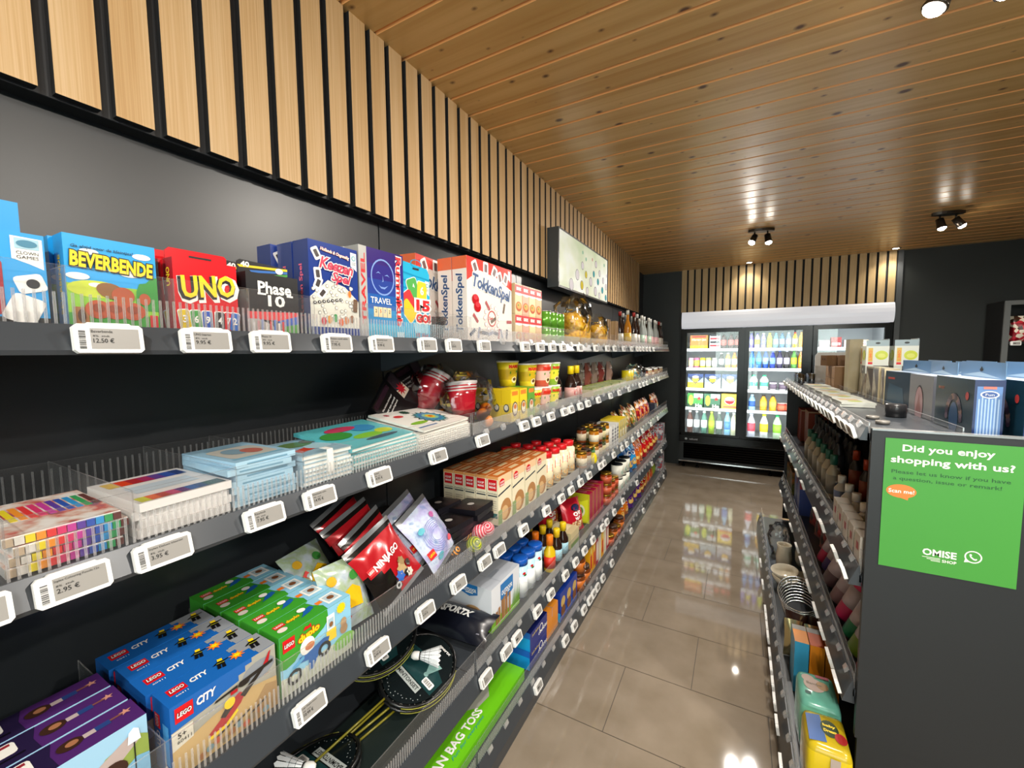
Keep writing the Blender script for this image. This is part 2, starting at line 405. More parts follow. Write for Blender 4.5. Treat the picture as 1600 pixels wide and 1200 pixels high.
# ---------------------------------------------------------------- ceiling lamps
bulb_m = mat('lit_bulb', '#ffffff', 0.3, emit='#fff4e4', es=60)
def spot_fixture(x, y, rz, label, dirs, power=32, group='twin ceiling spotlights'):
    t = link('ceiling_spotlight', None, None, label, 'ceiling light', None, None, (x, y, 2.62), (0, 0, rz))
    mb = MB()
    mb.prism([(0.1 * math.cos(a) * 1.0 if abs(math.cos(a)) < .9 else math.copysign(.1, math.cos(a)), 0.04 * math.sin(a)) for a in [2 * math.pi * i / 20 for i in range(20)]], -0.022, 0.0, mat('dark_nickel', '#4c4640', 0.3, 0.8), 'z')
    link('ceiling_plate', mb.mesh('plate'), t)
    for i, (hx, d) in enumerate(dirs):
        q = Vector(d).normalized(); e = Vector((hx, 0, -0.06))
        a = MB(); a.tube([(hx, 0, -0.02), (hx, 0, -0.06)], 0.006, mat('dark_nickel')); link('lamp_arm', a.mesh('arm'), t)
        M = Matrix.Translation(e) @ q.to_track_quat('Z', 'Y').to_matrix().to_4x4()
        s_ = MB(); s_.lathe([(0.0, -0.012), (0.024, -0.01), (0.027, 0.045), (0.031, 0.06), (0.031, 0.066), (0.026, 0.066)], mat('dark_nickel'), M=M); hd = link('lamp_head', s_.mesh('head'), t)
        b_ = MB(); b_.lathe([(0.0, 0.084), (0.012, 0.082), (0.023, 0.074), (0.026, 0.067)][::-1], bulb_m, M=M); link('bulb', b_.mesh('bulb'), hd, 'lit white bulb')
        p = Matrix.Translation((x, y, 2.62)) @ Matrix.Rotation(rz, 4, 'Z') @ (e + q * 0.105)
        L_ = light('SPOT', 'spotlight_beam', p, power, (1.0, 0.93, 0.84), size=0.03, angle=150, blend=0.9)
        L_.rotation_euler = (Matrix.Rotation(rz, 4, 'Z') @ q).to_track_quat('-Z', 'Y').to_euler()
    return t
SP = 78
spot_fixture(0.14, 4.34, R_(10), 'twin ceiling spotlight in the middle of the ceiling, bulbs turned towards the camera', [(-0.05, (-0.5, -0.5, -1)), (0.05, (0.1, -0.3, -1))], SP)
spot_fixture(1.40, 4.55, R_(12), 'twin ceiling spotlight with dark oval plate over the island shelving', [(-0.05, (0.15, -0.2, -1)), (0.05, (0.7, -0.1, -1))], SP)
spot_fixture(0.53, 1.66, R_(10), 'twin ceiling spotlight at the top edge of the picture above the aisle', [(-0.05, (-0.5, 0.1, -1)), (0.05, (0.3, -0.2, -1))], SP)
spot_fixture(0.30, -0.75, 0, 'twin ceiling spotlight behind the camera over the aisle', [(-0.05, (-0.7, 0.5, -1)), (0.05, (0.3, 0.4, -1))], SP)
spot_fixture(1.52, .80, 0, 'twin ceiling spotlight over the near side of the island shelving', [(-0.05, (-0.6, 0.1, -1)), (0.05, (0.3, -0.2, -1))], SP)
spot_fixture(1.9, -1.2, 0, 'twin ceiling spotlight behind the camera near the window wall', [(-0.05, (-0.6, 0.6, -1)), (0.05, (0.1, 0.6, -1))], SP)
def downlight(x, y, label, power):
    t = link('downlight', None, None, label, 'ceiling light', None, None, (x, y, 2.62))
    m = MB(); m.lathe([(0.042, 0.0), (0.042, -0.006), (0.034, -0.008), (0.032, -0.001)], CHROME, n=20); link('trim_ring', m.mesh('ring'), t)
    m = MB(); m.lathe([(0.03, -0.003), (0.0, -0.005)], mat('lit_bulb'), n=16); link('lens', m.mesh('lens'), t)
    L_ = light('SPOT', 'downlight_beam', (x, y, 2.605), power, (1.0, 0.92, 0.78), size=0.025, angle=120, blend=0.8)
downlight(0.076, 5.86, 'recessed downlight in front of the slats above the drinks cooler, near its middle', 14)
downlight(1.42, 5.86, 'recessed downlight at the end of the slats above the drinks cooler', 14)

# ---------------------------------------------------------------- drinks cooler
cool = link('drinks_cooler', None, None, 'wide black three door glass drinks cooler with white illuminated header', 'cooler', None, None, (0.385, 5.9, 0))
def cpart(name, mb, parent=None, label=None):
    for i in range(len(mb.v)): mb.v[i] = (mb.v[i][0] - 0.385, mb.v[i][1] - 5.9, mb.v[i][2])
    return link(name, mb.mesh(name), parent or cool, label)
LINER = mat('white_liner', '#d8dcdf', 0.4)
mb = MB()
mb.box(-0.68, -0.655, 5.93, 6.62, 0.06, 1.86, BLKG); mb.box(1.43, 1.45, 5.93, 6.62, 0.06, 1.86, BLKG)
mb.box(-0.68, 1.45, 5.93, 6.62, 1.86, 2.055, BLACK); mb.box(-0.68, 1.45, 6.58, 6.62, 0.06, 1.86, BLACK); mb.box(-0.68, 1.45, 5.93, 6.62, 0.4, 0.46, BLACK, T=LINER); mb.box(-0.68, 1.45, 6.1, 6.6, 0.06, 0.4, BLACK)
mb.box(-0.655, 1.43, 6.565, 6.58, 0.46, 1.86, LINER); mb.box(-0.655, 1.43, 5.96, 6.565, 1.83, 1.86, LINER); mb.box(-0.655, -0.645, 5.96, 6.56, 0.46, 1.86, LINER); mb.box(1.42, 1.43, 5.96, 6.56, 0.46, 1.86, LINER)
cpart('case', mb)
mb = MB(); prof = [(5.905, 1.848), (5.885, 1.87), (5.872, 1.92), (5.868, 1.96), (5.872, 2.0), (5.885, 2.04), (5.905, 2.06), (5.95, 2.062), (5.95, 1.848)]
mb.prism([(a, b) for a, b in prof], -0.675, 1.447, mat('header_acrylic', '#d0d0d2', 0.25, emit='#f6f8ff', es=0.42), 'x'); cpart('header', mb, None, 'white curved light box header')
mb = MB(); mb.box(-0.68, 1.45, 5.925, 5.96, 0.1, 0.43, BLACK)
for i in range(7): mb.prism([(5.925, 0.13 + i * .03), (5.9, 0.125 + i * .03), (5.925, 0.15 + i * .03)], -0.62, 1.4, BLKG, 'x')
mb.box(-0.68, 1.45, 5.895, 5.925, 0.35, 0.44, BLKG)
cpart('louvre_grille', mb)
mb = MB(); fr = lambda x, y, o=0: (x, 5.895 - o, y)
mb.text(fr, 'tefcold', -0.50, 0.39, 0.1, 0.022, mat('print_grey', '#b9bcbf', 0.4), 1, 0.01); mb.ell(fr, -0.59, 0.39, 0.016, 0.014, mat('print_grey'), 1)
cpart('maker_plate', mb)
cpart('bumper_strip', MB().box(-0.68, 1.45, 5.885, 5.925, 0.085, 0.1, CHROME), None, 'chrome strip')
mb = MB()
for x in (-0.62, -0.45, 0.38, 1.38): mb.lathe([(0.018, 0.0), (0.02, 0.02), (0.008, 0.022), (0.008, 0.09)], BLKG, x, 5.95)
cpart('foot', mb)
glass = clear('cooler_glass', (0.97, 0.99, 0.98), 0.015, 0.01, (0.85, 0.88, 0.85))
DOORS = [(-0.652, 0.03), (0.062, 0.692), (0.748, 1.425)]
led = mat('led_strip', '#ffffff', 0.3, emit='#f2f6ff', es=9)
for i, (x0, x1) in enumerate(DOORS):
    f = MB(); z0, z1 = 0.445, 1.842; t = 0.045
    for a in ((x0, x0 + t, z0, z1), (x1 - t, x1, z0, z1), (x0 + t, x1 - t, z0, z0 + 0.03), (x0 + t, x1 - t, z1 - 0.05, z1)): f.box(a[0], a[1], 5.902, 5.94, a[2], a[3], BLKG)
    d = cpart('door', f)
    d['label'] = 'black framed glass door'
    cpart('pane', MB().box(x0 + t, x1 - t, 5.915, 5.919, z0 + 0.03, z1 - 0.05, glass), d)
    hx = x1 - 0.012 if i == 0 else x0 + 0.012
    h_ = MB(); h_.box(hx - 0.011, hx + 0.011, 5.868, 5.88, 0.8, 1.5, BLKG); h_.box(hx - 0.008, hx + 0.008, 5.88, 5.902, 0.82, 0.85, BLKG); h_.box(hx - 0.008, hx + 0.008, 5.88, 5.902, 1.45, 1.48, BLKG)
    cpart('handle', h_, d)
    for x in (x0 + 0.03, x1 - 0.03):
        cpart('light_strip', MB().box(x - 0.006, x + 0.006, 5.95, 5.962, 0.5, 1.8, led), None, 'lit white strip')
    light('AREA', 'cooler_light', ((x0 + x1) / 2, 5.955, 1.15), 7, (0.94, 0.97, 1.0), (R_(90), 0, 0), 0.55, 1.3)
COOLZ = [0.46, 0.80, 1.06, 1.33, 1.58]   # standing heights of the goods
wire = mat('white_wire', '#eef0f0', 0.35)
for (x0, x1) in DOORS:
    for z in COOLZ[1:]:
        m = MB(); m.box(x0 + 0.02, x1 - 0.02, 5.99, 6.5, z - 0.012, z - 0.002, wire); m.box(x0 + 0.02, x1 - 0.02, 5.98, 5.99, z - 0.03, z + 0.006, wire)
        sh = cpart('shelf', m)
        t_ = MB(); n = 5
        for j in range(n):
            xx = x0 + 0.07 + (x1 - x0 - 0.14) * (j + 0.5) / n
            t_.box(xx - 0.035, xx + 0.035, 5.972, 5.98, z - 0.028, z + 0.002, WHITE); t_.box(xx - 0.026, xx + 0.026, 5.9715, 5.972, z - 0.022, z - 0.004, mat('tag_screen', '#9b9c98', 0.4))
        cpart('price_tag_strip', t_, sh)
cpart('mullion', MB().box(0.03, 0.062, 5.93, 6.5, 0.46, 1.84, BLKG)); cpart('mullion', MB().box(0.692, 0.748, 5.93, 6.5, 0.46, 1.84, BLKG))
# ================================================================ SHELVING
ACR = acrylic('clear_acrylic', 0.05)
RIB = acrylic('acrylic_rib', 0.30, 0.97, 0.9)
EDGE = acrylic('acrylic_edge', 0.35, 0.9, 0.6)
CLIP = acrylic('acrylic_clip', 0.55, 0.97, 0.9)
# (standing height, rail bottom, rail top, bin height)
SH = [(1.588, 1.552, 1.592, 0.080), (1.274, 1.237, 1.278, 0.080), (0.858, 0.806, 0.862, 0.090), (0.438, 0.382, 0.446, 0.092), (0.094, 0.0, 0.102, 0.088)]
SHN = ['top', 'second', 'third', 'fourth', 'bottom']
XF, XB = -0.762, -1.163
def riser(mb, x, y0, y1, z0, h, ribh, s=1, pitch=0.0085, gap=None):
    """clear strip with upright ribs, standing along the shelf edge; s=+1 for goods facing +x"""
    mb.box(x - 0.0015, x + 0.0015, y0, y1, z0, z0 + h, ACR, T=EDGE, F=EDGE, K=EDGE)
    n = int((y1 - y0) / pitch)
    for i in range(n):
        y = y0 + pitch * (i + 0.5)
        mb.box(x + s * 0.0015 - 0.001, x + s * 0.0015 + 0.0015, y - 0.0013, y + 0.0013, z0, z0 + ribh, RIB)
BAYN = ['behind the camera', 'beside the camera with the board games', 'second bay with cups and boxes of pancake mix', 'third bay with the illuminated sign above', 'fourth bay', 'farthest bay by the cooler']
BAY = {}
for k in range(-1, 5):
    y0 = 0.06 + 1.06 * k; y1 = y0 + 1.06
    near = k < 2
    t = link('shelving_bay', None, None, 'dark wall shelving bay with clear bins, ' + BAYN[k + 1], 'shelving', 'shelving bays along the wall', None, (XB, (y0 + y1) / 2, 0)); BAY[k] = t
    def bp(name, mb, parent=None, label=None):
        for i in range(len(mb.v)): mb.v[i] = (mb.v[i][0] - XB, mb.v[i][1] - (y0 + y1) / 2, mb.v[i][2])
        return link(name, mb.mesh(name), parent or t, label)
    m = MB(); m.box(XB - 0.016, XB, y0 + 0.003, y1 - 0.003, 0.1, 2.045, PANEL); bp('back_panel', m)
    m = MB(); m.box(XB - 0.03, XB - 0.017, y0 - 0.0, y0 + 0.03, 0, 2.0, BLACK); m.box(XB - 0.03, XB - 0.017, y1 - 0.03, y1, 0, 2.0, BLACK); bp('upright', m)
    for i, (z, r0, r1, h) in enumerate(SH):
        m = MB()
        if i < 4:
            m.box(XB, XF - 0.004, y0 + 0.002, y1 - 0.002, z - 0.026, z - 0.002, STEEL)
            for yy in (y0 + 0.006, y1 - 0.01): m.prism([(XB, z - 0.026), (XB + 0.3, z - 0.028), (XB + 0.02, z - 0.10), (XB, z - 0.10)], yy, yy + 0.004, STEEL)
        else:
            m.box(XB, XF - 0.004, y0, y1, z - 0.02, z - 0.002, STEEL); m.box(XB, -0.775, y0, y1, 0.0, z - 0.02, BLACK)
        s_ = bp('shelf', m)
        m = MB(); xo = XF + 0.016
        if i < 4:
            m.prism([(XF - 0.004, r1), (XF, r1), (xo, r0 + 0.006), (xo - 0.002, r0), (XF - 0.01, r0), (XF - 0.01, r0 + 0.006), (XF + 0.008, r0 + 0.008)], y0 + 0.0015, y1 - 0.0015, STEEL)
        else:
            m.prism([(XF - 0.006, r1), (XF, r1), (xo, r0 + 0.05), (xo, r0), (XF - 0.01, r0)], y0 + 0.0015, y1 - 0.0015, STEEL)
        bp('price_rail', m, s_)
        if k >= 0:
            m = MB(); riser(m, XF - 0.006, y0 + 0.004, y1 - 0.004, z, h, h * 0.56, 1, 0.0085 if near else 0.014)
            if k > 0 or i == 4:
                for q in range(9): m.prism([(XF - 0.004, r1 + 0.001), (XF + 0.004, r1 + 0.012), (XF + 0.010, r1 - 0.002), (XF + 0.007, r1 - 0.012)], y0 + 0.06 + q * 0.118, y0 + 0.085 + q * 0.118, CLIP, 'y')
            bp('clear_riser', m, s_)
# loose clear dividers between the bins of the near bays
def dividers(level, ys, depth=0.36, back=False):
    z = SH[level][0]; h = SH[level][3]
    for y in ys:
        m = MB(); m.box(XF - 0.012 - depth, XF - 0.009, -0.001, 0.001, 0, h, ACR, T=EDGE, R=EDGE, L=EDGE)
        k = 0 if y < 1.12 else 1 if y < 2.18 else 2
        o = link('divider', m.mesh('divider'), BAY[k]); o.location = (-XB, y - (0.06 + 1.06 * k + 0.53), z)
    if back:
        m = MB(); riser(m, XF - 0.378, 0.08, 1.1, z, h * 0.96, h * 0.8, 1, 0.012); o = link('clear_back_strip', m.mesh('back_strip'), BAY[0]); o.location = (-XB, -0.59, 0)
dividers(0, [0.20, 0.318, 0.43, 0.56, 0.70, 0.95, 1.08])
dividers(1, [0.128, 0.25, 0.392, 0.52], back=True)
dividers(2, [0.265, 0.455])
dividers(3, [1.58])

# ---------------------------------------------------------------- price tags
SCREEN = mat('e_ink_grey', '#94928e', 0.35); INK = mat('ink', '#1b1b1c', 0.5)
def tag_mesh(price, title, detail=True):
    W, H = 0.0700, 0.0375
    m = MB()
    r = 0.004
    out = [(-W / 2 + r, 0), (W / 2 - r, 0), (W / 2, r), (W / 2, H - r), (W / 2 - r, H), (W / 2 - 0.012, H), (W / 2 - 0.014, H + 0.002), (-W / 2 + 0.014, H + 0.002), (-W / 2 + 0.012, H), (-W / 2 + r, H), (-W / 2, H - r), (-W / 2, r)]
    m.prism(out, -0.010, 0.0, WHITE, 'y')
    s_ = MB(); fr = lambda x, y, o=0: (-W / 2 + x, -0.010 - o, y)
    if detail == 0:
        s_.rect(fr, 0.016, 0.006, W - 0.006, H - 0.006, SCREEN, 1); s_.rect(fr, 0.019, 0.016, 0.036, 0.022, INK, 2); return m, s_
    s_.rect(fr, 0.0155, 0.005, W - 0.005, H - 0.0055, SCREEN, 1)
    rnd = random.Random(hash(price) % 999)
    y = 0.005
    while y < H - 0.009:
        t = rnd.choice((0.0004, 0.0008, 0.0012)); s_.rect(fr, 0.0045, y, 0.011, y + t, INK, 1); y += t + rnd.choice((0.0005, 0.0009))
    s_.text(fr, title, 0.0165 + 0.5 * min(0.042, 0.0021 * len(title)), H - 0.0095, min(0.042, 0.0021 * len(title)), 0.0036, INK, 2)
    s_.text(fr, '8%  stuk', 0.026, H - 0.0155, 0.0165, 0.0026, INK, 2)
    s_.text(fr, price, 0.028, H - 0.0215, 0.0205, 0.0062, INK, 2, 0.01)
    return m, s_
def put_tag(Y, level, price=None, title=None, label='', x=XF + 0.018, side=1, zz=None, tilt=None):
    r0, r1 = (SH[level][1], SH[level][2]) if zz is None else zz
    if level == 4 and zz is None: r0, r1 = 0.035, 0.09
    det = 1 if price else 0
    key = (price, title)
    if key not in TAGS: a, b = tag_mesh(price or '', title or '', det); TAGS[key] = (a.mesh('price_tag'), b.mesh('screen'))
    a, b = TAGS[key]
    o = link('price_tag', a, None, label, 'price tag', None)
    b_ = link('screen', b, o)
    ang = tilt if tilt is not None else (-0.12 if level < 1 else -0.28)
    z = (r0 + r1) / 2 - 0.0185
    o.matrix_world = Matrix.Translation((x + (0.0 if side > 0 else 0), Y, z)) @ Matrix.Rotation(R_(90 if side > 0 else -90), 4, 'Z') @ Matrix.Rotation(ang, 4, 'X')
    return o
TAGS = {}
WS = 'wall shelving'
near0 = [(0.229, '12.50 €', 'Beverbende', 'blue box with yellow lettering'), (0.345, '9.95 €', 'UNO kaarten', 'red card game box'), (0.448, '9.95 €', 'Phase 10', 'black card game box'),
         (0.588, '7.95 €', 'Keezen travel editie', 'blue board game box with pink lettering'), (0.712, '9.99 €', 'Rummikub travel', 'blue travel game with the moon face'), (0.876, '8.50 €', '15 Go!', 'bright blue blister card'), (0.994, '2.50 €', 'Poker', 'black bowl'), (1.16, '9.95 €', 'Tokkenspel', 'white and red board game box')]
for y, p, t_, d in near0: put_tag(y, 0, p, t_, 'price tag on the top rail below the ' + d)
near1 = [(0.09, '4.50 €', 'Stift', 'far left clear bin'), (0.177, '2.95 €', 'Stylex Colouring Pencils 12x', 'box of coloured pens'), (0.272, '3.95 €', 'Stylex Deluxe kleurset', 'sketch pads'),
         (0.422, '7.95 €', 'Kleurboek', 'pile of light blue books'), (0.535, '14.95 €', 'Kleurboek volw.', 'books with a white flap'), (0.695, '4.95 €', 'Doeboek', 'green colouring books'), (0.915, '3.95 €', 'Kleurboek', 'white mandala colouring books'), (1.149, '5.95 €', 'Beerpong', 'bagged red cups')]
for y, p, t_, d in near1: put_tag(y, 1, p, t_, 'price tag on the second rail below the ' + d)
near2 = [(0.491, '10.99 €', 'Lego Duplo motor', 'nearest green toy box'), (0.672, '4.99 €', 'Lego zakje', 'clear bag with yellow toys'), (0.845, '4.99 €', 'Lego Ninjago', 'red and black toy bag'), (1.0, '4.99 €', 'Lego', 'lilac toy bag'), (1.152, '1.95 €', 'Knikker', 'black square packs'), (1.25, '3.50 €', 'Bal', 'striped rubber balls')]
for y, p, t_, d in near2: put_tag(y, 2, p, t_, 'price tag on the third rail below the ' + d)
near3 = [(1.15, '14.95 €', 'Kubb', 'white outdoor game box'), (1.295, '1.95 €', 'Melk', 'corner of the outdoor game box')]
for y, p, t_, d in near3: put_tag(y, 3, p, t_, 'price tag on the fourth rail below the ' + d)
def tagrow(level, ys, name):
    for i, y in enumerate(ys):
        put_tag(y, level, None, None, 'small price tag on the wall %s rail, %s of its far run' % (name, ow(i, len(ys))))
tagrow(0, [1.46, 1.60, 1.73, 1.86, 2.10, 2.38, 2.62, 2.80, 3.05, 3.3, 3.5, 3.62, 3.75, 3.9, 4.05, 4.25], 'top shelf'); 
tagrow(1, [1.454, 1.567, 1.722, 1.887, 1.98, 2.12, 2.25, 2.45, 2.72, 2.95, 3.25, 3.65, 3.8, 3.95, 4.3, 4.6], 'second shelf')
tagrow(2, [1.443, 1.67, 1.85, 1.985, 2.13, 2.28, 2.5, 2.58, 2.82, 3.05, 3.2, 3.4, 3.62, 3.8, 4.2, 4.6], 'third shelf')
tagrow(3, [1.38, 1.572, 1.72, 1.907, 2.057, 2.205, 2.359, 2.559, 2.66, 2.85, 3.1, 3.6, 4.3, 4.9], 'fourth shelf')
tagrow(4, [1.576, 1.909, 2.04, 2.2, 2.305, 2.38, 2.46, 2.58, 2.802, 3.4, 3.9, 4.5, 4.75, 5.1], 'bottom shelf')

# ---------------------------------------------------------------- illuminated sign on the wall
t = link('illuminated_sign', None, None, 'dark metal light box with pale screen of coloured circles, mounted on the slatted wall', 'sign', None, None, (-1.04, 3.04, 1.98))
m = MB(); m.box(-0.058, 0.02, -0.555, 0.555, -0.01, 0.365, mat('sign_case', '#3b3f41', 0.35)); link('case', m.mesh('case'), t)
m = MB(); m.box(-0.10, -0.058, -0.3, 0.3, 0.1, 0.25, BLACK); link('bracket', m.mesh('bracket'), t)
m = MB(); frs = lambda x, y, o=0: (0.0205 + o, -0.555 + x, -0.01 + y)
lit = ramp_mat('lit_screen', ['#c9d8b8', '#dfe6d2', '#eef4f4'], (3, 3, 4), 0.12, 'noise')
b_ = lit.node_tree.nodes['Principled BSDF']; lit.node_tree.links.new([n for n in lit.node_tree.nodes if n.type == 'VALTORGB'][0].outputs[0], b_.inputs['Emission Color']); b_.inputs['Emission Strength'].default_value = 0.35
m.rect(frs, 0.012, 0.012, 1.098, 0.363, lit, 1)
CC = dict(w='#f4f2ff', y='#e8d61e', t='#3fb9c9', g='#9cdcc0', p='#e8b8b0')
for x, y, q, r in [(0.226, 0.043, 'w', 0.036), (0.345, 0.127, 'w', 0.033), (0.454, 0.209, 'w', 0.025), (0.531, 0.269, 'g', 0.014), (0.533, 0.157, 'y', 0.024), (0.442, 0.067, 'y', 0.029), (0.647, 0.12, 'w', 0.030), (0.721, 0.191, 't', 0.022), (0.832, 0.147, 't', 0.023), (0.764, 0.062, 'w', 0.031), (0.565, 0.04, 'w', 0.026), (0.873, 0.22, 'w', 0.022), (0.775, 0.275, 'w', 0.024), (0.976, 0.177, 'w', 0.022), (0.954, 0.095, 't', 0.024), (1.06, 0.135, 'w', 0.022), (0.682, 0.295, 'p', 0.013), (0.87, 0.04, 'w', 0.022), (1.056, 0.045, 't', 0.022), (0.458, 0.304, 'g', 0.013), (1.0, 0.308, 'g', 0.014), (1.07, 0.23, 'w', 0.016)]:
    r *= 1.2
    if r > .02: m.ell(frs, x, y, r, r, mat('sign_ring', '#3a4550', 0.4), 2)
    m.ell(frs, x, y, r * 0.86, r * 0.86, c(CC[q], 0.2), 3)
link('screen', m.mesh('screen'), t, 'pale screen with coloured circles')

# ================================================================ ISLAND SHELVING (right of the aisle)
RS = [(1.301, 1.276, 1.318), (0.852, 0.815, 0.878), (0.475, 0.425, 0.50), (0.13, 0.0, 0.16)]
RX = [0.345, 0.345, 0.345, 0.20]
G0, G1, GC, GR = 1.605, 4.07, 0.745, 1.15
isl = link('island_shelving', None, None, 'free standing dark island shelving with a poster on its end panel', 'shelving', None, None, (0.745, 2.83, 0))
def ip(name, mb, parent=None, label=None):
    for i in range(len(mb.v)): mb.v[i] = (mb.v[i][0] - 0.745, mb.v[i][1] - 2.83, mb.v[i][2])
    return link(name, mb.mesh(name), parent or isl, label)
EP = mat('end_panel_grey', '#1e2124', 0.45)
ip('end_panel', MB().box(0.355, GR, 1.585, 1.604, 0.33, 1.314, EP).box(0.355, GR, 1.582, 1.607, 1.312, 1.317, mat('panel_edge', '#8d9091', 0.25, 0.4)))
ip('kick_plate', MB().box(0.362, GR, 1.589, 1.604, 0.0, 0.3285, EP))
ip('back_panel', MB().box(GC - 0.012, GC + 0.012, G0, G1, 0.1, 1.275, BLACK))
ip('end_panel', MB().box(0.36, GR, G1, G1 + 0.02, 0.14, 1.29, EP))
for i, (z, r0, r1) in enumerate(RS):
    x = RX[i]; ya = G0 if i < 3 else 1.30
    m = MB(); m.box(x + 0.004, (GC - 0.012 if i else GR) if i < 3 else 0.354, ya, G1, z - 0.025, z - 0.002, STEEL)
    if i == 3: m.box(0.354, GC - 0.02, G0, G1, z - 0.025, z - 0.002, STEEL); m.box(0.23, 0.352, ya, G1, 0.0, z - 0.025, BLACK)
    if i: m.box(GC + 0.012, GR, G0, G1, z - 0.025, z - 0.002, STEEL)
    s_ = ip('shelf', m)
    m = MB(); xo = x - (0.014 if i < 1 else 0.022)
    m.prism([(x + 0.004, r1), (x, r1), (xo, max(r0, 0.06) + 0.006), (xo, r0), (x + 0.01, r0)], ya, G1, STEEL); ip('price_rail', m, s_)
    m = MB(); riser(m, x + 0.008, ya + 0.004, G1 - 0.01, z, 0.03 if i == 0 else 0.075, 0.018 if i == 0 else 0.045, -1, 0.012)
    for q in range(int((G1 - ya) / 0.11)): m.prism([(x + 0.004, r1 + 0.001), (x - 0.004, r1 + 0.012), (x - 0.012, r1 - 0.002), (x - 0.009, r1 - 0.012)], ya + 0.05 + q * 0.11, ya + 0.07 + q * 0.11, CLIP, 'y')
    ip('clear_riser', m, s_)
m = MB(); riser(m, 0.557, G0 + 0.005, 2.77, 1.301, 0.03, 0.0, -1, 1.0); riser(m, 0.557, 2.78, 4.0, 1.301, 0.03, 0.0, -1, 1.0); ip('clear_riser', m)
def rtag(i, y, lab, k): put_tag(y, 0, None, None, lab, RX[i] - (0.016 if i < 1 else 0.022), -1, (RS[i][1], RS[i][2]) if i < 3 else (0.075, 0.14), 0.3 if i < 3 else 0.15)
for i, ys in enumerate([[1.65, 1.74, 1.83, 1.96, 2.04, 2.13, 2.23, 2.35, 2.47, 2.6, 2.72, 2.85, 2.98, 3.13, 3.28, 3.46, 3.63, 3.85], [1.56 + .08, 1.76, 2.02, 2.16, 2.6, 2.85, 3.2, 3.54, 3.9], [1.64, 1.76, 1.92, 2.07, 2.27, 2.4, 2.52, 2.7, 3.0, 3.37, 3.7], [1.62, 1.8, 1.92, 2.02, 2.12, 2.22, 2.36, 2.44, 2.52, 2.6, 2.9, 3.2]]):
    for j, y in enumerate(ys):
        rtag(i, y, 'price tag on the island %s rail, %s the end panel' % (['top', 'upper middle', 'lower middle', 'bottom'][i], ow(j, 99) + ' to' if j < 16 else ['seventeenth nearest to', 'eighteenth nearest to'][j - 16]), j)
# poster
G = mat('poster_green', '#44963a', 0.45); GW = mat('poster_white', '#f5f5ec', 0.45); GD = mat('poster_dark_green', '#1f5a2c', 0.45); OR = mat('poster_orange', '#dd7f38', 0.45)
po = MB(); po.box(0, 0.331, 0, 0.0015, 0, 0.45, G)
f = lambda x, y, o=0: (x * 0.331, -o, y * 0.45)
def PT(s_, cx, cy, w_, h_, m_, b=0.02): po.text(lambda x, y, o=0: (x, -o, y), s_, cx * 0.331, cy * 0.45, w_ * 0.331, h_ * 0.45, m_, 1, b)
PT('Did you enjoy', .465, .925, .66, .066, GW, .022); PT('shopping with us?', .49, .835, .88, .068, GW, .022)
PT('Please let us know if you have', .485, .745, .85, .036, GD, .012); PT('a question, issue or remark!', .465, .695, .78, .036, GD, .012)
po.ell(f, .145, .60, .118, .052, OR, 1, 24); po.pol(f, [(.14, .55), (.205, .57), (.20, .535)], OR, 1); PT('', 0, 0, .1, .1, GW) if 0 else None
po.text(lambda x, y, o=0: (x, -o, y), 'Scan me!', .145 * .331, .60 * .45, .2 * .331, .03 * .45, GW, 2, .015)
PT('OMISE', .46, .165, .25, .052, GW, .03); PT('SHOP', .535, .113, .105, .022, GW, .02)
for i, (a, b) in enumerate(((.335, .47), (.37, .47), (.40, .47))): po.rect(f, a, .124 - i * .011, b, .128 - i * .011, GW, 1)
fr0 = lambda x, y, o=0: (x, -o, y)
po.ring(fr0, .70 * .331, .18 * .45, .017, .0205, GW, 1); po.pol(fr0, [(.70 * .331 - .0205, .18 * .45 - .021), (.70 * .331 - .006, .18 * .45 - .0175), (.70 * .331 - .0175, .18 * .45 - .006)], GW, 1)
HS = [(-.009, .004), (-.0085, .009), (-.004, .009), (-.003, .004), (-.005, .002), (.001, -.004), (.0035, -.0055), (.0085, -.004), (.0095, -.0075), (.006, -.0105), (.0, -.009), (-.006, -.003)]
po.pol(fr0, [(.70 * .331 + a, .18 * .45 + b) for a, b in HS], GW, 1)
link('poster', po.mesh('poster'), None, 'green customer feedback poster with white lettering on the island end panel', 'poster', None, None, (0.386, 1.5825, 0.905))
bpy.data.objects['poster'].scale = (0.86, 1, 0.86)
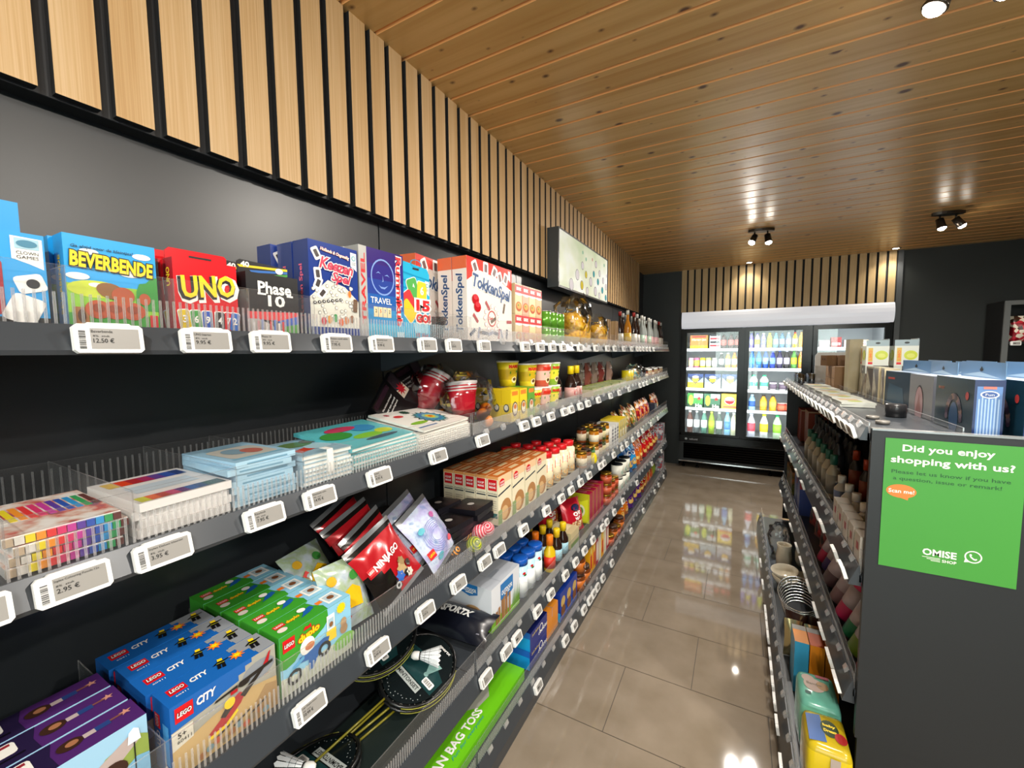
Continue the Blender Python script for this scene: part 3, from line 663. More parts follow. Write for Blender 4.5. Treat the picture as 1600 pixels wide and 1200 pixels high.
# ================================================================ GOODS ON THE NEAR BAYS
RZ = R_(90)
def wput(p, y, level, xf=-0.797, label='', group=None, dy=0, rz=0, dz=0.0, tilt=(0, 0)):
    """stand goods on a wall shelf with their front at xf"""
    return p.put((xf - p.d / 2, y, SH[level][0] + dz), RZ + rz, label, group, tilt)
RED = c('#d3141c'); YEL = c('#f7d417'); WH = c('#f3f2ee'); BK = c('#111113'); BLU = c('#1c5fb4'); GRN = c('#3a9a35'); ORA = c('#ee7b22')
def logo(mb, fr, x, y, s, k=2, m=None):
    """square red toy maker's logo"""
    mb.rect(fr, x, y, x + s, y + s, m or RED, k); mb.otext(fr, 'LEGO', x + s * .5, y + s * .5, s * .8, s * .32, WH, BK, k + 1, .03, .08, 0.15)
def fig(mb, fr, x, y, s, body, k=2, head=None, rot=0):
    """little toy figure: legs, torso, arms, head"""
    ca, sa = math.cos(rot), math.sin(rot)
    g = lambda a, b, o=0: fr(x + (a * ca - b * sa) * s, y + (a * sa + b * ca) * s, o)
    mb.pol(g, [(-.22, 0), (-.03, 0), (-.03, .35), (.03, .35), (.03, 0), (.22, 0), (.2, .4), (-.2, .4)], body, k)
    mb.pol(g, [(-.22, .4), (.22, .4), (.16, .75), (-.16, .75)], body, k)
    mb.pol(g, [(-.16, .72), (-.4, .5), (-.33, .44), (-.12, .6)], body, k); mb.pol(g, [(.16, .72), (.42, .8), (.44, .72), (.12, .58)], body, k)
    mb.rect(g, -.13, .75, .13, 1.0, head or YEL, k)
    mb.rect(g, -.2, .5, .2, .54, c('#c8c832'), k + 1)
# --- blue card box at the far left
p = Prod('game_box', 'game box', 0.17, 0.045, 0.118); F = frames(p.w, p.d, p.h)
SKY = c('#1d9ade'); p.mb.box(-.085, .085, -.0225, .0225, 0, .118, SKY)
p.mb.pol(F['F'], [(.141, .113), (.168, .112), (.168, .074), (.155, .08), (.141, .085)], WH, 1); p.mb.rect(F['F'], .144, .098, .165, .111, c('#9fc7d8'), 2); p.mb.ell(F['F'], .1545, .1045, .009, .0045, c('#3f7f9c'), 3)
p.mb.text(F['F'], 'CLOWN', .1545, .093, .019, .004, BK, 2); p.mb.text(F['F'], 'GAMES', .1545, .0875, .019, .004, BK, 2)
p.mb.rr(F['F'], .105, .05, .055, .075, c('#9c1a28'), 1)
for i in range(6):
    for j in range(8): p.mb.rect(F['F'], .083 + i * .0075, .02 + j * .0075, .086 + i * .0075, .0235 + j * .0075, WH, 2)
p.mb.rr(F['F'], .155, .055, .026, .022, WH, 2, .3); p.mb.ell(F['F'], .157, .055, .006, .006, BK, 3); p.mb.rr(F['F'], .148, .022, .03, .035, WH, 2, -.4); p.mb.rect(F['F'], .0, .0, .17, .012, BK, 1)
p.mb.box(-.085, .075, .0225, .024, .1, .165, SKY)
wput(p, 0.105, 0, label='blue card game box at the far left of the top shelf, partly cut off')
# --- blue box with yellow lettering
p = Prod('game_box', 'game box', .1, .036, .128); F = frames(p.w, p.d, p.h); m = p.mb
m.box(-.05, .05, -.018, .018, 0, .128, c('#1aa0e6'), L=c('#1792d0'))
f = F['F']
m.rect(f, 0, 0, .1, .062, c('#8cc63a'), 1); m.ell(f, .03, .056, .03, .012, c('#c8d83a'), 2); m.rect(f, 0, 0, .1, .022, c('#3f9a3a'), 3)
m.pol(f, [(.072, .03), (.1, .03), (.1, .082), (.093, .08), (.086, .072), (.078, .07), (.074, .058)], c('#2f8f36'), 2)
for x, y, r in ((.012, .072, .012), (.068, .083, .013), (.025, .107, .01), (.083, .11, .011), (.03, .062, .008)): m.ell(f, x, y, r, r * .4, WH, 2)
m.text(f, 'Ga altijd voor de kleintjes!', .04, .112, .066, .0055, BK, 3, .01, .2)
m.otext(f, 'BEVERBENDE', .05, .093, .09, .021, YEL, BK, 4, .04, .1, 0.0, -.06)
LOG = c('#b0502a'); m.ell(f, .045, .055, .016, .011, c('#8a5a2c'), 4, rot=-.3); m.ell(f, .058, .05, .013, .012, LOG, 5); m.ell(f, .083, .047, .007, .009, LOG, 5)
for x, r in ((.03, .014), (.048, .016), (.068, .015)): m.ell(f, x, .028, r, .013, c('#b44e2c'), 5); m.ell(f, x, .03, r * .5, .006, c('#8e3c22'), 6)
m.rect(f, .005, .004, .02, .03, c('#a06a3c'), 4); m.ell(f, .0125, .018, .004, .009, c('#4d2a18'), 5); m.rect(f, .088, .004, .098, .024, c('#c8262c'), 4)
m.text(lambda x, y, o=0: F['L'](x, y, o), 'BEVERBENDE', .018, .06, .08, .009, YEL, 1, .02, 0, R_(90))
wput(p, .257, 0, label='blue card game box with yellow outlined lettering and a meadow picture, in front'); wput(p, .253, 0, -.836, 'blue card game box standing behind another just like it, only its edge showing', dz=0)
# --- red box
p = Prod('card_game_box', 'game box', .096, .032, .122); F = frames(p.w, p.d, p.h); m = p.mb; f = F['F']
m.box(-.048, .048, -.016, .016, 0, .12, c('#d01822', .25), L=c('#a8121a', .25)); m.prism([(-.046, .12), (.047, .12), (.047, .136), (.043, .14), (-.04, .14), (-.046, .134)], .012, .014, c('#d01822', .25))
m.rect(lambda x, y, o=0: (x, .012 - o, y), -.012, .128, .022, .131, BK, 1)
m.text(f, 'UNO', .052, .074, .095, .046, WH, 1, .09, .1, .12); m.text(f, 'UNO', .049, .076, .088, .040, BK, 2, .07, .1, .12); m.text(f, 'UNO', .051, .079, .083, .037, YEL, 3, .03, .1, .12)
for i, (x, q) in enumerate(((.012, '#e0c21c'), (.028, '#3a9a45'), (.045, '#2a58b8'), (.064, '#1c1c1c'), (.078, '#d82028'), (.088, '#2a6ac0'))):
    m.rr(f, x, .021, .017, .034, WH, 2 + i % 2, (.12 - .05 * i)); m.rr(f, x, .021, .0145, .031, c(q), 4 + i % 2, (.12 - .05 * i)); m.text(f, '369472'[i], x, .022, .007, .012, WH, 6, .03)
m.text(F['L'], 'UNO', .016, .09, .03, .012, YEL, 1, .03, 0, R_(90))
wput(p, .377, 0, label='red card game box with big yellow letters, in front'); wput(p, .372, 0, -.832, 'red card game box standing behind another red box, top flap showing')
# --- black box
p = Prod('card_game_box', 'game box', .102, .032, .118); F = frames(p.w, p.d, p.h); m = p.mb; f = F['F']
m.box(-.051, .051, -.016, .016, 0, .116, BK); m.prism([(-.05, .116), (.048, .116), (.048, .138), (-.044, .142), (-.05, .138)], .012, .014, BK)
g = lambda x, y, o=0: (x, .012 - o, y)
for i, q in enumerate(('#f2d11b', '#2e6fc0', '#3c9a3c', '#e02a34')): m.pol(g, [(-.05 + .022 * i, .1315 - .0045 * i - .003 * i), (.048, .137 - .0052 * i), (.048, .1325 - .0052 * i), (-.05 + .022 * i + .004, .1275 - .0045 * i - .003 * i)], c(q), 1)
m.ell(g, .03, .13, .008, .006, WH, 3); m.text(g, '40', -.036, .134, .016, .01, WH, 2, .04)
m.text(f, 'Phase', .054, .09, .066, .023, WH, 1, .03); m.text(f, '10', .056, .066, .034, .022, WH, 1, .03); m.rect(f, .02, .076, .036, .0795, WH, 1); m.rect(f, .077, .076, .09, .0795, WH, 1)
m.pol(f, [(.0, .043), (.1, .047), (.1, .04), (.06, .028), (0, .03)], c('#d63a3e'), 1); m.pol(f, [(.055, .027), (.1, .04), (.1, .02), (.07, .016)], c('#3c62b4'), 2); m.pol(f, [(.07, .018), (.1, .024), (.1, 0), (.06, 0)], c('#57a04a'), 3); m.pol(f, [(0, .0), (.06, 0), (.045, .02), (.02, .03), (0, .03)], c('#b8b4b0'), 2)
for i in range(8): m.rect(f, .008 + i * .008, .004, .0125 + i * .008, .024 + .003 * (i % 3), c(['#e8e4e0', '#d64c4c', '#5c84c8'][i % 3]), 3)
wput(p, .492, 0, label='black card game box with white lettering and rainbow stripes, in front'); wput(p, .486, 0, -.832, 'black card game box behind another, only its upper edge showing')
# --- blue box with pink script
CLW = c('#e7eef0')
def clowntag(m, f, x, y):
    m.pol(f, [(x, y), (x + .017, y - .001), (x + .017, y - .042), (x + .0085, y - .036), (x, y - .032)], CLW, 2); m.ell(f, x + .0085, y - .013, .006, .006, c('#6fb0b8'), 3); m.ell(f, x + .0085, y - .013, .0035, .0035, CLW, 4); m.text(f, 'CLOWN', x + .0085, y - .023, .012, .0025, BK, 3); m.text(f, 'GAMES', x + .0085, y - .027, .012, .0025, BK, 3)
p = Prod('board_game_box', 'game box', .127, .05, .205); F = frames(p.w, p.d, p.h); m = p.mb; f = F['F']
NB = c('#27408f', .18); m.box(-.0635, .0635, -.025, .025, 0, .205, NB, L=c('#22356f', .18))
m.pol(f, [(.0, .0), (.127, .0), (.127, .085), (.09, .115), (.045, .125), (.0, .085)], c('#e6e4d8', .2), 1)
rnd = random.Random(3)
for i in range(60):
    x, y = .006 + .115 * rnd.random(), .035 + .08 * rnd.random(); r = .0042
    m.ell(f, x, y, r, r, c('#7c7a70'), 2, 10); m.ell(f, x, y, r * .75, r * .75, c('#f4f2ea'), 3, 10)
for i in range(7): m.ell(f, .01 + .011 * i, .073 + .002 * i, .0045, .0035, BK, 4, 10); m.ell(f, .01 + .011 * i, .073 + .002 * i, .0018, .0015, WH, 5, 8)
m.rect(f, 0, 0, .127, .022, NB, 4)
for i, q in enumerate(('#c43a48', '#d8902c', '#3c9a50', '#d8602c', '#c87840', '#8a5a3a')): m.ell(f, .03 + .015 * i, .035 + .004 * (i % 3), .006, .009, c(q), 5)
for x, y, a in ((.018, .178, .5), (.02, .135, .1), (.02, .115, -.4), (.03, .095, -.7)): m.rr(f, x, y, .018, .027, WH, 2, a); m.rr(f, x, y, .009, .016, c('#3a3230'), 3, a)
m.otext(f, 'Hollands & Ongezellig', .065, .185, .075, .009, WH, ORA, 4, .02, .07, .2, -.12)
m.otext(f, 'Keezen', .068, .158, .088, .026, c('#cc2c50'), WH, 5, .03, .09, .25, -.08); m.otext(f, 'Spel', .078, .130, .052, .028, c('#cc2c50'), WH, 7, .03, .09, .25, -.08)
clowntag(m, f, .107, .197); m.ell(f, .1, .100, .004, .008, ORA, 6); m.rr(f, .115, .075, .012, .03, c('#6a4a2c'), 6, -.1)
m.text(F['L'], 'Keezen Spel', .025, .1, .11, .014, c('#e06880'), 1, .02, 0, R_(90))
wput(p, .634, 0, -.798, label='blue boxed board game with pink script lettering, wrapped in film, in front')
for i in range(2): wput(p, .634 - .012 * i, 0, -.853 - .056 * i, 'blue boxed board game behind the front one with pink script, %s box back' % ['first', 'second', 'third'][i])
# --- travel game with moon face
p = Prod('board_game_box', 'game box', .148, .045, .222); F = frames(p.w, p.d, p.h); m = p.mb; f = F['F']
grad = ['#3fb4dc', '#2f8fca', '#2b62b0', '#2f479c', '#352f86', '#3c2a78']
m.box(-.074, .074, -.0225, .0225, 0, .222, c('#3a3484', .2), L=c('#9a9a96'))
for i, q in enumerate(grad): m.rect(f, .024, .222 * i / 6, .148, .222 * (i + 1) / 6, c(q, .2), 1)
m.rect(f, 0, 0, .024, .222, c('#b8b8b4', .25), 1); m.text(f, 'TRAVEL', .012, .12, .17, .013, RED, 2, .03, 0, R_(90)); m.text(F['L'], 'TRAVEL', .022, .12, .15, .012, RED, 1, .03, 0, R_(90))
MN = c('#7fa0e0', .3); m.ring(f, .075, .155, .036, .0395, MN, 2, 26, 1.15)
m.pol(f, [(.052, .162), (.06, .168), (.068, .163), (.06, .165)], MN, 2); m.pol(f, [(.08, .160), (.09, .164), (.098, .158), (.09, .161)], MN, 2); m.pol(f, [(.074, .16), (.077, .145), (.07, .143), (.074, .146)], MN, 2)
m.pol(f, [(.06, .135), (.068, .127), (.08, .126), (.092, .136), (.08, .131), (.068, .131)], MN, 2)
m.text(f, 'TRAVEL', .068, .096, .07, .015, WH, 2, .01)
for i in range(4): m.rect(f, .042 + .015 * i, .055, .0555 + .015 * i, .08, c('#ecdcae'), 2); m.text(f, '2 72'[i] if i != 1 else '5', .049 + .015 * i, .07, .005, .009, c(['#222222', '#d05028', '#2a5fb0', '#222222'][i]), 3, .02)
m.otext(f, 'Rummikub', .130, .125, .18, .02, RED, WH, 2, .03, .1, 0, R_(-90)); m.rect(f, .12, .004, .146, .02, c('#c8e4f0'), 2)
wput(p, .776, 0, -.798, label='blue and purple travel game box with a smiling moon face and silver spine')
wput(p, .772, 0, -.846, label='travel game box standing behind the moon face box')
# --- 15 go blister card
p = Prod('blister_card', 'game box', .11, .022, .212); F = frames(p.w, p.d, p.h); m = p.mb; f = F['F']
CY = c('#2db2dc', .2); m.prism([(-.055, 0), (.055, 0), (.055, .19), (.045, .205), (-.05, .212), (-.055, .205)], -.011, .011, CY)
for i in range(5): m.ring(f, .055, .212, .02 + .016 * i, .024 + .016 * i, c('#1c9ac8', .2), 1, 16, .5) if i < 1 else None
for i in range(4): m.pol(f, [(0, .185 - .02 * i), (.05, .18 - .02 * i), (.11, .176 - .02 * i), (.11, .172 - .02 * i), (.05, .176 - .02 * i), (0, .18 - .02 * i)], c('#1c96c4', .2), 1)
m.rect(f, .04, .195, .065, .2, BK, 2)
for x, y, a, q in ((.04, .14, .35, '#48a848'), (.024, .105, .6, '#d02a30'), (.02, .08, .8, '#e8c21c'), (.075, .135, -.08, '#f0cc20')): m.rr(f, x, y, .044, .064, WH, 2, a); m.rr(f, x, y, .040, .060, c(q), 3, a)
m.text(f, '6', .075, .14, .015, .024, WH, 4, .03); m.text(f, '4', .04, .15, .008, .012, WH, 4, .02, 0, .35)
m.otext(f, '15', .078, .098, .058, .032, RED, WH, 5, .05, .16); m.otext(f, 'GO!', .078, .062, .062, .026, RED, WH, 5, .05, .16)
for x in (.05, .07, .09): m.rr(f, x, .035, .02, .03, c('#8fd4ea'), 3, .5 - x * 6)
m.text(f, '15 Go!', .075, .015, .05, .01, RED, 3, .02); clowntag(m, f, .09, .17)
wput(p, .905, 0, -.80, label='bright blue blister card with coloured playing cards and red numbers')
# --- black bowl on the shelf
p = Prod('bowl', 'bowl', .11, .11, .06); p.mb.lathe([(.0, .001), (.034, 0), (.038, .002), (.054, .058), (.056, .06), (.053, .06), (.036, .006), (0, .005)], mat('black_plastic', '#0d0e10', .2), n=24)
p.put((-.86, 1.035, SH[0][0]), 0, 'glossy black plastic bowl with cards behind it on the top shelf', None, (0.25, 0.1))
# --- red topped board game, standing in film
p = Prod('board_game_box', 'game box', .315, .06, .292); F = frames(p.w, p.d, p.h); m = p.mb; f = F['F']
CR = c('#ece4dc', .2); m.box(-.1575, .1575, -.03, .03, 0, .292, CR, L=CR, T=c('#c8242c', .2))
m.pol(f, [(0, .292), (.315, .292), (.315, .21), (.2, .245), (.08, .255), (0, .21)], c('#cf4038', .2), 1)
m.rect(F['L'], 0, .25, .06, .292, c('#dd6a40', .2), 1)
BLI = c('#2b4f80')
m.otext(f, 'TokkenSpel', .165, .195, .27, .062, BLI, WH, 3, .03, .08, .15, -.12); m.otext(F['L'], 'TokkenSpel', .032, .135, .2, .036, BLI, WH, 1, .03, .08, .1, R_(90))
for x, y, a in ((.05, .262, .5), (.12, .268, 0), (.18, .262, -.5), (.265, .25, -.3), (.22, .248, .4)): m.rr(f, x, y, .035, .045, WH, 2, a); m.rr(f, x, y, .018, .028, c('#705858'), 3, a)
for a in range(12): m.ell(f, .16 + .05 * math.cos(a * .524), .09 + .045 * math.sin(a * .524), .009, .009, c('#c8a0a0'), 2, 12); m.ell(f, .16 + .05 * math.cos(a * .524), .09 + .045 * math.sin(a * .524), .007, .007, WH, 3, 12)
m.ring(f, .16, .09, .025, .03, c('#c04848'), 2); m.text(f, 'Tokken', .16, .09, .04, .012, c('#c04848'), 2, .02, .2)
for x, y in ((.05, .15), (.062, .125)): m.ell(f, x, y, .022, .018, c('#b81c24', .15), 4); m.ell(f, x, y + .008, .014, .01, c('#d84048', .15), 5)
for i in range(14): a = random.Random(i).random() * 6.28; m.rr(f, .03 + .02 * i, .035 + .05 * (i % 3) * (i % 2), .012, .04, c(['#3a4660', '#a8484c', '#8890a8', '#6a5a4c'][i % 4]), 3, a)
clowntag(m, f, .285, .285)
wput(p, 1.33, 0, -.815, label='large white and red board game box with dark blue lettering, in front'); wput(p, 1.33, 0, -.878, 'large white and red board game box, second of the pair, behind the front one'); wput(p, 1.215, 0, -.96, 'white and red board game box at the back beside the black bowl', rz=.12)

# ---------------------------------------------------------------- second shelf
S2 = SH[1][0]
# packs of coloured pens, stacked flat
p = Prod('pen_set', 'pen set', .112, .19, .0125); F = frames(p.w, p.d, p.h); m = p.mb
m.box(-.056, .056, -.091, .095, 0, .0125, c('#e9e6e2', .2), T=ramp_mat('pen_print', ['#efece8', '#e9e4df', '#d9b8a8', '#c8584c', '#3c4a78'], (28, 22, 1), .2, 'noise'))
PC = ['#b9a58c', '#d8d4cc', '#e3cf26', '#e8902a', '#d83434', '#d2336a', '#c03a96', '#5a3a9a', '#2b52ac', '#2f92cf', '#2f9a58', '#5c2a24']
for i, q in enumerate(PC):
    x = -.056 + .112 * (i + .5) / 12; m.box(x - .0042, x + .0042, -.095, -.02, .0015, .011, c(q, .3)); m.box(x - .0035, x + .0035, -.02, .06, .002, .0128, c(q, .3))
for i in range(4): p.put((-.880 - .002 * (i % 2), .187 + .002 * (i % 3), S2 + .0128 * i), RZ + .02 * (i % 3 - 1), 'flat set of coloured felt pens, ' + ['lowest', 'second from the bottom', 'third from the bottom', 'topmost'][i] + ' of its pile in the bin', 'pen sets in the clear bin')
# sketch pads with a colour bar
p = Prod('sketch_pad', 'sketch pad', .13, .185, .0135); F = frames(p.w, p.d, p.h); m = p.mb
m.box(-.065, .065, -.0925, .0925, 0, .0135, c('#e6e3e0'), T=c('#dcd8d6', .25))
for i, q in enumerate(['#c8c832', '#d8602c', '#a83224', '#b83c66', '#5c2a70', '#2b5a9c', '#28487c', '#244a3c', '#2c3c34']):
    m.rect(F['T'], .005 + i * .0133, .005, .005 + (i + 1) * .0133, .035, c(q, .25), 1)
for i, q in enumerate(['#d8b01c', '#d8401c', '#a8242c', '#a02c5c', '#5c3c88', '#2c4c9c', '#26407c']): m.rect(F['T'], .01 + i * .016, .13, .026 + i * .016, .17, c(q, .25), 1)
m.rect(F['T'], .02, .06, .11, .11, c('#b9c6d0', .25), 1)
for i in range(4): p.put((-.882 + (.004, 0, 0, .008)[i], .322 + (0, .003, -.002, 0)[i], S2 + .0138 * i), RZ + (.0, .02, -.01, .03)[i], 'white sketch pad with a row of colour samples, ' + ['lowest', 'second from the bottom', 'third from the bottom', 'topmost'][i] + ' of its pile', 'sketch pads in the clear bin')
# light blue books
def book(name, w_, d, h, cover, art=None, pages='#efece4', top=None):
    p = Prod(name, 'book', w_, d, h); m = p.mb; e = .0008
    m.box(-w_ / 2, w_ / 2, -d / 2, d / 2, 0, e, cover); m.box(-w_ / 2, w_ / 2, -d / 2, d / 2, h - e, h, cover, T=top or cover); m.box(-w_ / 2, -w_ / 2 + e, -d / 2, d / 2, e, h - e, cover)
    m.box(-w_ / 2 + e, w_ / 2 - .002, -d / 2 + .002, d / 2 - .002, e, h - e, c(pages, .7))
    if art: art(m, frames(w_, d, h))
    return p
LB = c('#9cc4dc', .2)
def a_(m, F):
    f = F['T']; m.rr(f, .06, .08, .09, .11, c('#b9b8b0', .25), 1); m.ell(f, .05, .09, .02, .03, c('#7c98a8', .25), 2); m.ell(f, .075, .075, .018, .026, c('#b0685c', .25), 2); m.text(f, 'kleurboek', .06, .14, .07, .01, c('#4c7488'), 2); m.rect(f, .01, .02, .11, .03, c('#7cb0c8', .25), 1)
p = Prod('activity_book', 'book', .118, .175, .0115); m = p.mb; m.box(-.059, .059, -.0875, .0875, 0, .0115, LB, F=c('#a8cce0', .3)); a_(m, frames(.118, .175, .0115)); m.rect(frames(.118, .175, .0115)['F'], .02, .004, .1, .007, c('#6c98b0'), 1)
for i in range(7): p.put((-.878 - (.0, .003, 0, .002, .004, -.002, 0)[i], .455 + (0, .004, 0, -.003, .002, -.006, 0)[i], S2 + .0118 * i), RZ + (0, .03, -.02, .0, .04, -.03, .05)[i], 'light blue book in a bulky pile, ' + UPW[i] + (' from the bottom' if i else ' of the pile') if i < 6 else 'light blue book on top of the bulky pile in the bin', 'light blue books')
def a_(m, F):
    f = F['T']; m.rect(f, .004, .004, .12, .17, c('#8fb4c8', .25), 1); m.pol(f, [(.02, .03), (.07, .05), (.065, .08), (.02, .06)], c('#c0402c', .25), 2); m.ell(f, .085, .07, .03, .03, c('#a8ccd8', .25), 2); m.ell(f, .06, .12, .04, .03, c('#5c7c4c', .25), 2); m.ell(f, .1, .13, .02, .02, c('#6a5040', .25), 3)
p = book('activity_book', .125, .18, .009, c('#a9c7d6', .25), a_)
for i in range(7): p.put((-.876 - .002 * (i % 3), .592 + .002 * (i % 2), S2 + .0092 * i), RZ + (.02 * (i % 3) - .02), 'slim picture book in a pile with a white flap, ' + UPW[i] + ' from the bottom', 'picture books in the clear bin')
fl = Prod('paper_flap', 'paper', .014, .03, .06); m = fl.mb
for i in range(5):
    a0, a1 = i / 5, (i + 1) / 5; z0, z1 = .05 * math.sin(a0 * 1.6), .05 * math.sin(a1 * 1.6); m.box(-.007, .007, -.014 - .003 * (1 - a0), -.0125, z0, z1, WH)
m.box(-.007, .007, -.0145, .012, .0495, .0505, WH)
fl.put((-.788, .585, S2 + .022), RZ, 'white curled paper tab standing over the pile of picture books')
def a_(m, F):
    f = F['T']
    for x, y, rx, ry, q in ((.05, .1, .045, .03, '#3c8c3c'), (.12, .06, .05, .02, '#7cb83c'), (.16, .12, .04, .03, '#3c88b8'), (.19, .07, .03, .02, '#b8c83c'), (.1, .14, .05, .02, '#b83c5c'), (.14, .03, .06, .01, '#28485c')): m.ell(f, x, y, rx, ry, c(q, .25), 1 + int(x * 50) % 3)
p = book('colouring_book', .235, .19, .009, c('#58b4bc', .25), a_)
for i in range(6): p.put((-.888 + .004 * (i % 2) - .004, .775 - .006 * (i == 5) * 3, S2 + .0092 * i), RZ + (0, .02, -.02, .03, .0, .10)[i], 'teal and green colouring book lying in a broad pile, ' + UPW[i] + ' from the bottom', 'colouring books', (.13, 0))
def a_(m, F):
    f = F['T']
    for k, (r, q) in enumerate(((.062, '#2c3c38'), (.055, '#4c9ca8'), (.045, '#3c7cb0'), (.032, '#7cc0a8'), (.02, '#e8c832'), (.009, '#c84c2c'))): m.star(f, .15, .085, r, c(q, .3), 1 + k, 16, .78)
    m.ell(f, .06, .06, .04, .012, c('#7cb02c', .3), 1); m.ell(f, .06, .14, .02, .012, c('#c83c3c', .3), 1); m.rect(f, .01, .02, .1, .028, c('#3c6c9c', .3), 1); m.star(f, .04, .17, .012, c('#a82c3c', .3), 1, 8, .6); m.star(f, .12, .165, .02, c('#2c4c3c', .3), 1, 12, .7)
p = book('colouring_book', .255, .205, .0065, c('#e8e4dc', .35), a_)
for i in range(8): p.put((-.892 + .003 * (i % 2), 1.01 + .002 * (i % 3), S2 + .0068 * i + (.004 if i == 7 else 0)), RZ + (0, .01, -.01, .02, .0, .0, .03, .09)[i], 'white colouring book with a coloured mandala pattern in a pile, ' + UPW[i] + ' from the bottom', 'mandala colouring books', (.16, 0))
# --- bagged red cups with table tennis balls
film = clear('crinkled_film', (0.93, 0.93, 0.93), 0.06, 0.12)
def wrap_bag(w_, d, h, seed, m_=None, top=0.9):
    """loose clear bag around goods"""
    mb = MB(); n = 18; K = 12; rn = random.Random(seed); b = 0; P = []
    for k in range(K):
        t = k / (K - 1); q = (math.sin(math.pi * min(1, t * 1.02)) ** .45 if t < .78 else max(.18, 1 - (t - .78) * 3.4)) if 0 < t < 1 else (.55 if t == 0 else .42)
        for i in range(n):
            a = 2 * math.pi * i / n; j = 1 + .10 * (rn.random() - .5) + .05 * math.sin(5 * a + k); s_ = 1 if t < .85 else .6
            P.append((w_ / 2 * math.cos(a) * q * j, d / 2 * math.sin(a) * q * j * s_, h * t))
    mb.v = P; mi = mb.mi(m_ or film)
    for k in range(K - 1):
        for i in range(n): mb.f.append((k * n + i, k * n + (i + 1) % n, (k + 1) * n + (i + 1) % n, (k + 1) * n + i)); mb.m.append(mi); mb.s.append((i + k) % 3 > 0)
    return mb
cupm = mat('red_cup', '#c9142c', .25); cupw = mat('white_rim', '#efe6e4', .3)
def cupstack(name, x, y, z, rz, tilt, lab):
    p = Prod(name, 'cups', .1, .1, .14); m = p.mb
    m.lathe([(.0, 0), (.026, 0), (.028, .01), (.040, .088), (.042, .092), (.041, .094, cupw), (.0435, .098, cupm), (.0415, .102, cupw), (.0445, .106, cupm), (.0425, .110, cupw), (.0455, .114, cupw), (.0455, .12, cupw), (.043, .12), (.03, .02), (0, .02)], cupm, n=24)
    q = p.part('ball', 'orange table tennis ball'); 
    for i in range(1): q.lathe([(.0001, -.019), (.008, -.0172), (.0145, -.0123), (.0185, -.0045), (.0185, .0045), (.0145, .0123), (.008, .0172), (.0001, .019)], mat('orange_ball', '#f08a1c', .35), n=14, M=Matrix.Translation((.05, -.03, .02)))
    q = p.part('ball', 'orange table tennis ball'); q.lathe([(.0001, -.019), (.008, -.0172), (.0145, -.0123), (.0185, -.0045), (.0185, .0045), (.0145, .0123), (.008, .0172), (.0001, .019)], mat('orange_ball', '#f08a1c', .35), n=14, M=Matrix.Translation((.085, -.02, .035)))
    q = p.part('ball', 'orange table tennis ball'); q.lathe([(.0001, -.019), (.008, -.0172), (.0145, -.0123), (.0185, -.0045), (.0185, .0045), (.0145, .0123), (.008, .0172), (.0001, .019)], mat('orange_ball', '#f08a1c', .35), n=14, M=Matrix.Translation((.072, -.028, .0)))
    b_ = wrap_bag(.21, .13, .165, len(lab)); q = p.part('plastic_bag', 'clear crinkled bag'); q.v = [(v[0] + .03, v[1], v[2] - .014) for v in b_.v]; q.f = b_.f; q.m = b_.m; q.s = b_.s; q.mats = b_.mats
    p.put((x, y, z), rz, lab, 'bagged cup sets', tilt, (1.28, 1.28, 1.28), rest=False)
cupstack('cup_set', -.86, 1.21, S2 + .022, RZ, (-.12, .05), 'stack of red party cups bagged with orange balls, standing upright')
cupstack('cup_set', -.99, 1.125, S2 + .07, RZ, (.2, .55), 'stack of red party cups bagged with orange balls, tipped over sideways behind the upright one')
# black header packs standing behind the cups
p = Prod('party_game_pack', 'game pack', .17, .02, .15); F = frames(p.w, p.d, p.h); m = p.mb; f = F['F']
m.box(-.085, .085, -.01, .01, 0, .15, BK, F=c('#0c0a0c', .3)); m.pol(f, [(.12, .095), (.165, .10), (.165, .148), (.125, .148)], c('#3a2c34', .25), 1)
m.pol(f, [(.118, .062), (.165, .058), (.165, .10), (.15, .09), (.142, .108), (.134, .09), (.12, .1)], c('#d8c8b4', .25), 2); m.star(f, .142, .088, .024, c('#b8202c', .25), 3, 9, .5)
for i, t_ in enumerate(('Het leukste drankspel', 'voor een avond', 'vol gezelligheid')): m.text(f, t_, .055, .11 - .014 * i, .075, .008, WH, 2, .01)
m.rect(f, .005, .128, .11, .145, c('#2c1824', .25), 1)
p.put((-1.0, 1.14, S2 + .06), RZ, 'black party game pack with red splash, leaning at the top behind the cups', None, (-.3, -.35)); p.put((-.975, 1.06, S2), RZ, 'black party game pack leaning low behind the mandala books', None, (-.35, -.75))

# ---------------------------------------------------------------- third shelf: toy boxes
S3 = SH[2][0]
GRY = c('#8f959c', .25); CB = c('#1b62b3', .22)
p = Prod('toy_box', 'toy box', .172, .062, .126); F = frames(p.w, p.d, p.h); m = p.mb; f = F['F']; W_ = .172; H_ = .126
m.box(-W_ / 2, W_ / 2, -.031, .031, 0, H_, CB, T=CB, R=GRY, L=CB)
m.pol(f, [(0, 0), (W_, 0), (W_, H_), (.128, H_), (.128, .118), (.116, .118), (.116, .108), (.104, .108), (.104, .098), (.076, .094), (.06, .088), (0, .082)], c('#a6a59a', .22), 1)
m.pol(f, [(0, 0), (W_, 0), (W_, .06), (.12, .072), (.06, .066), (0, .05)], c('#c8a870', .22), 2); m.pol(f, [(.1, 0), (W_, 0), (W_, .05), (.15, .058)], c('#a8875a', .22), 3); m.pol(f, [(0, .05), (.03, .056), (.03, .082), (0, .082)], c('#d9d4c4', .22), 3); m.ell(f, .14, .095, .03, .018, c('#8a9098', .22), 2)
RH = c('#b01c24', .2); DKB = c('#26221f', .3)
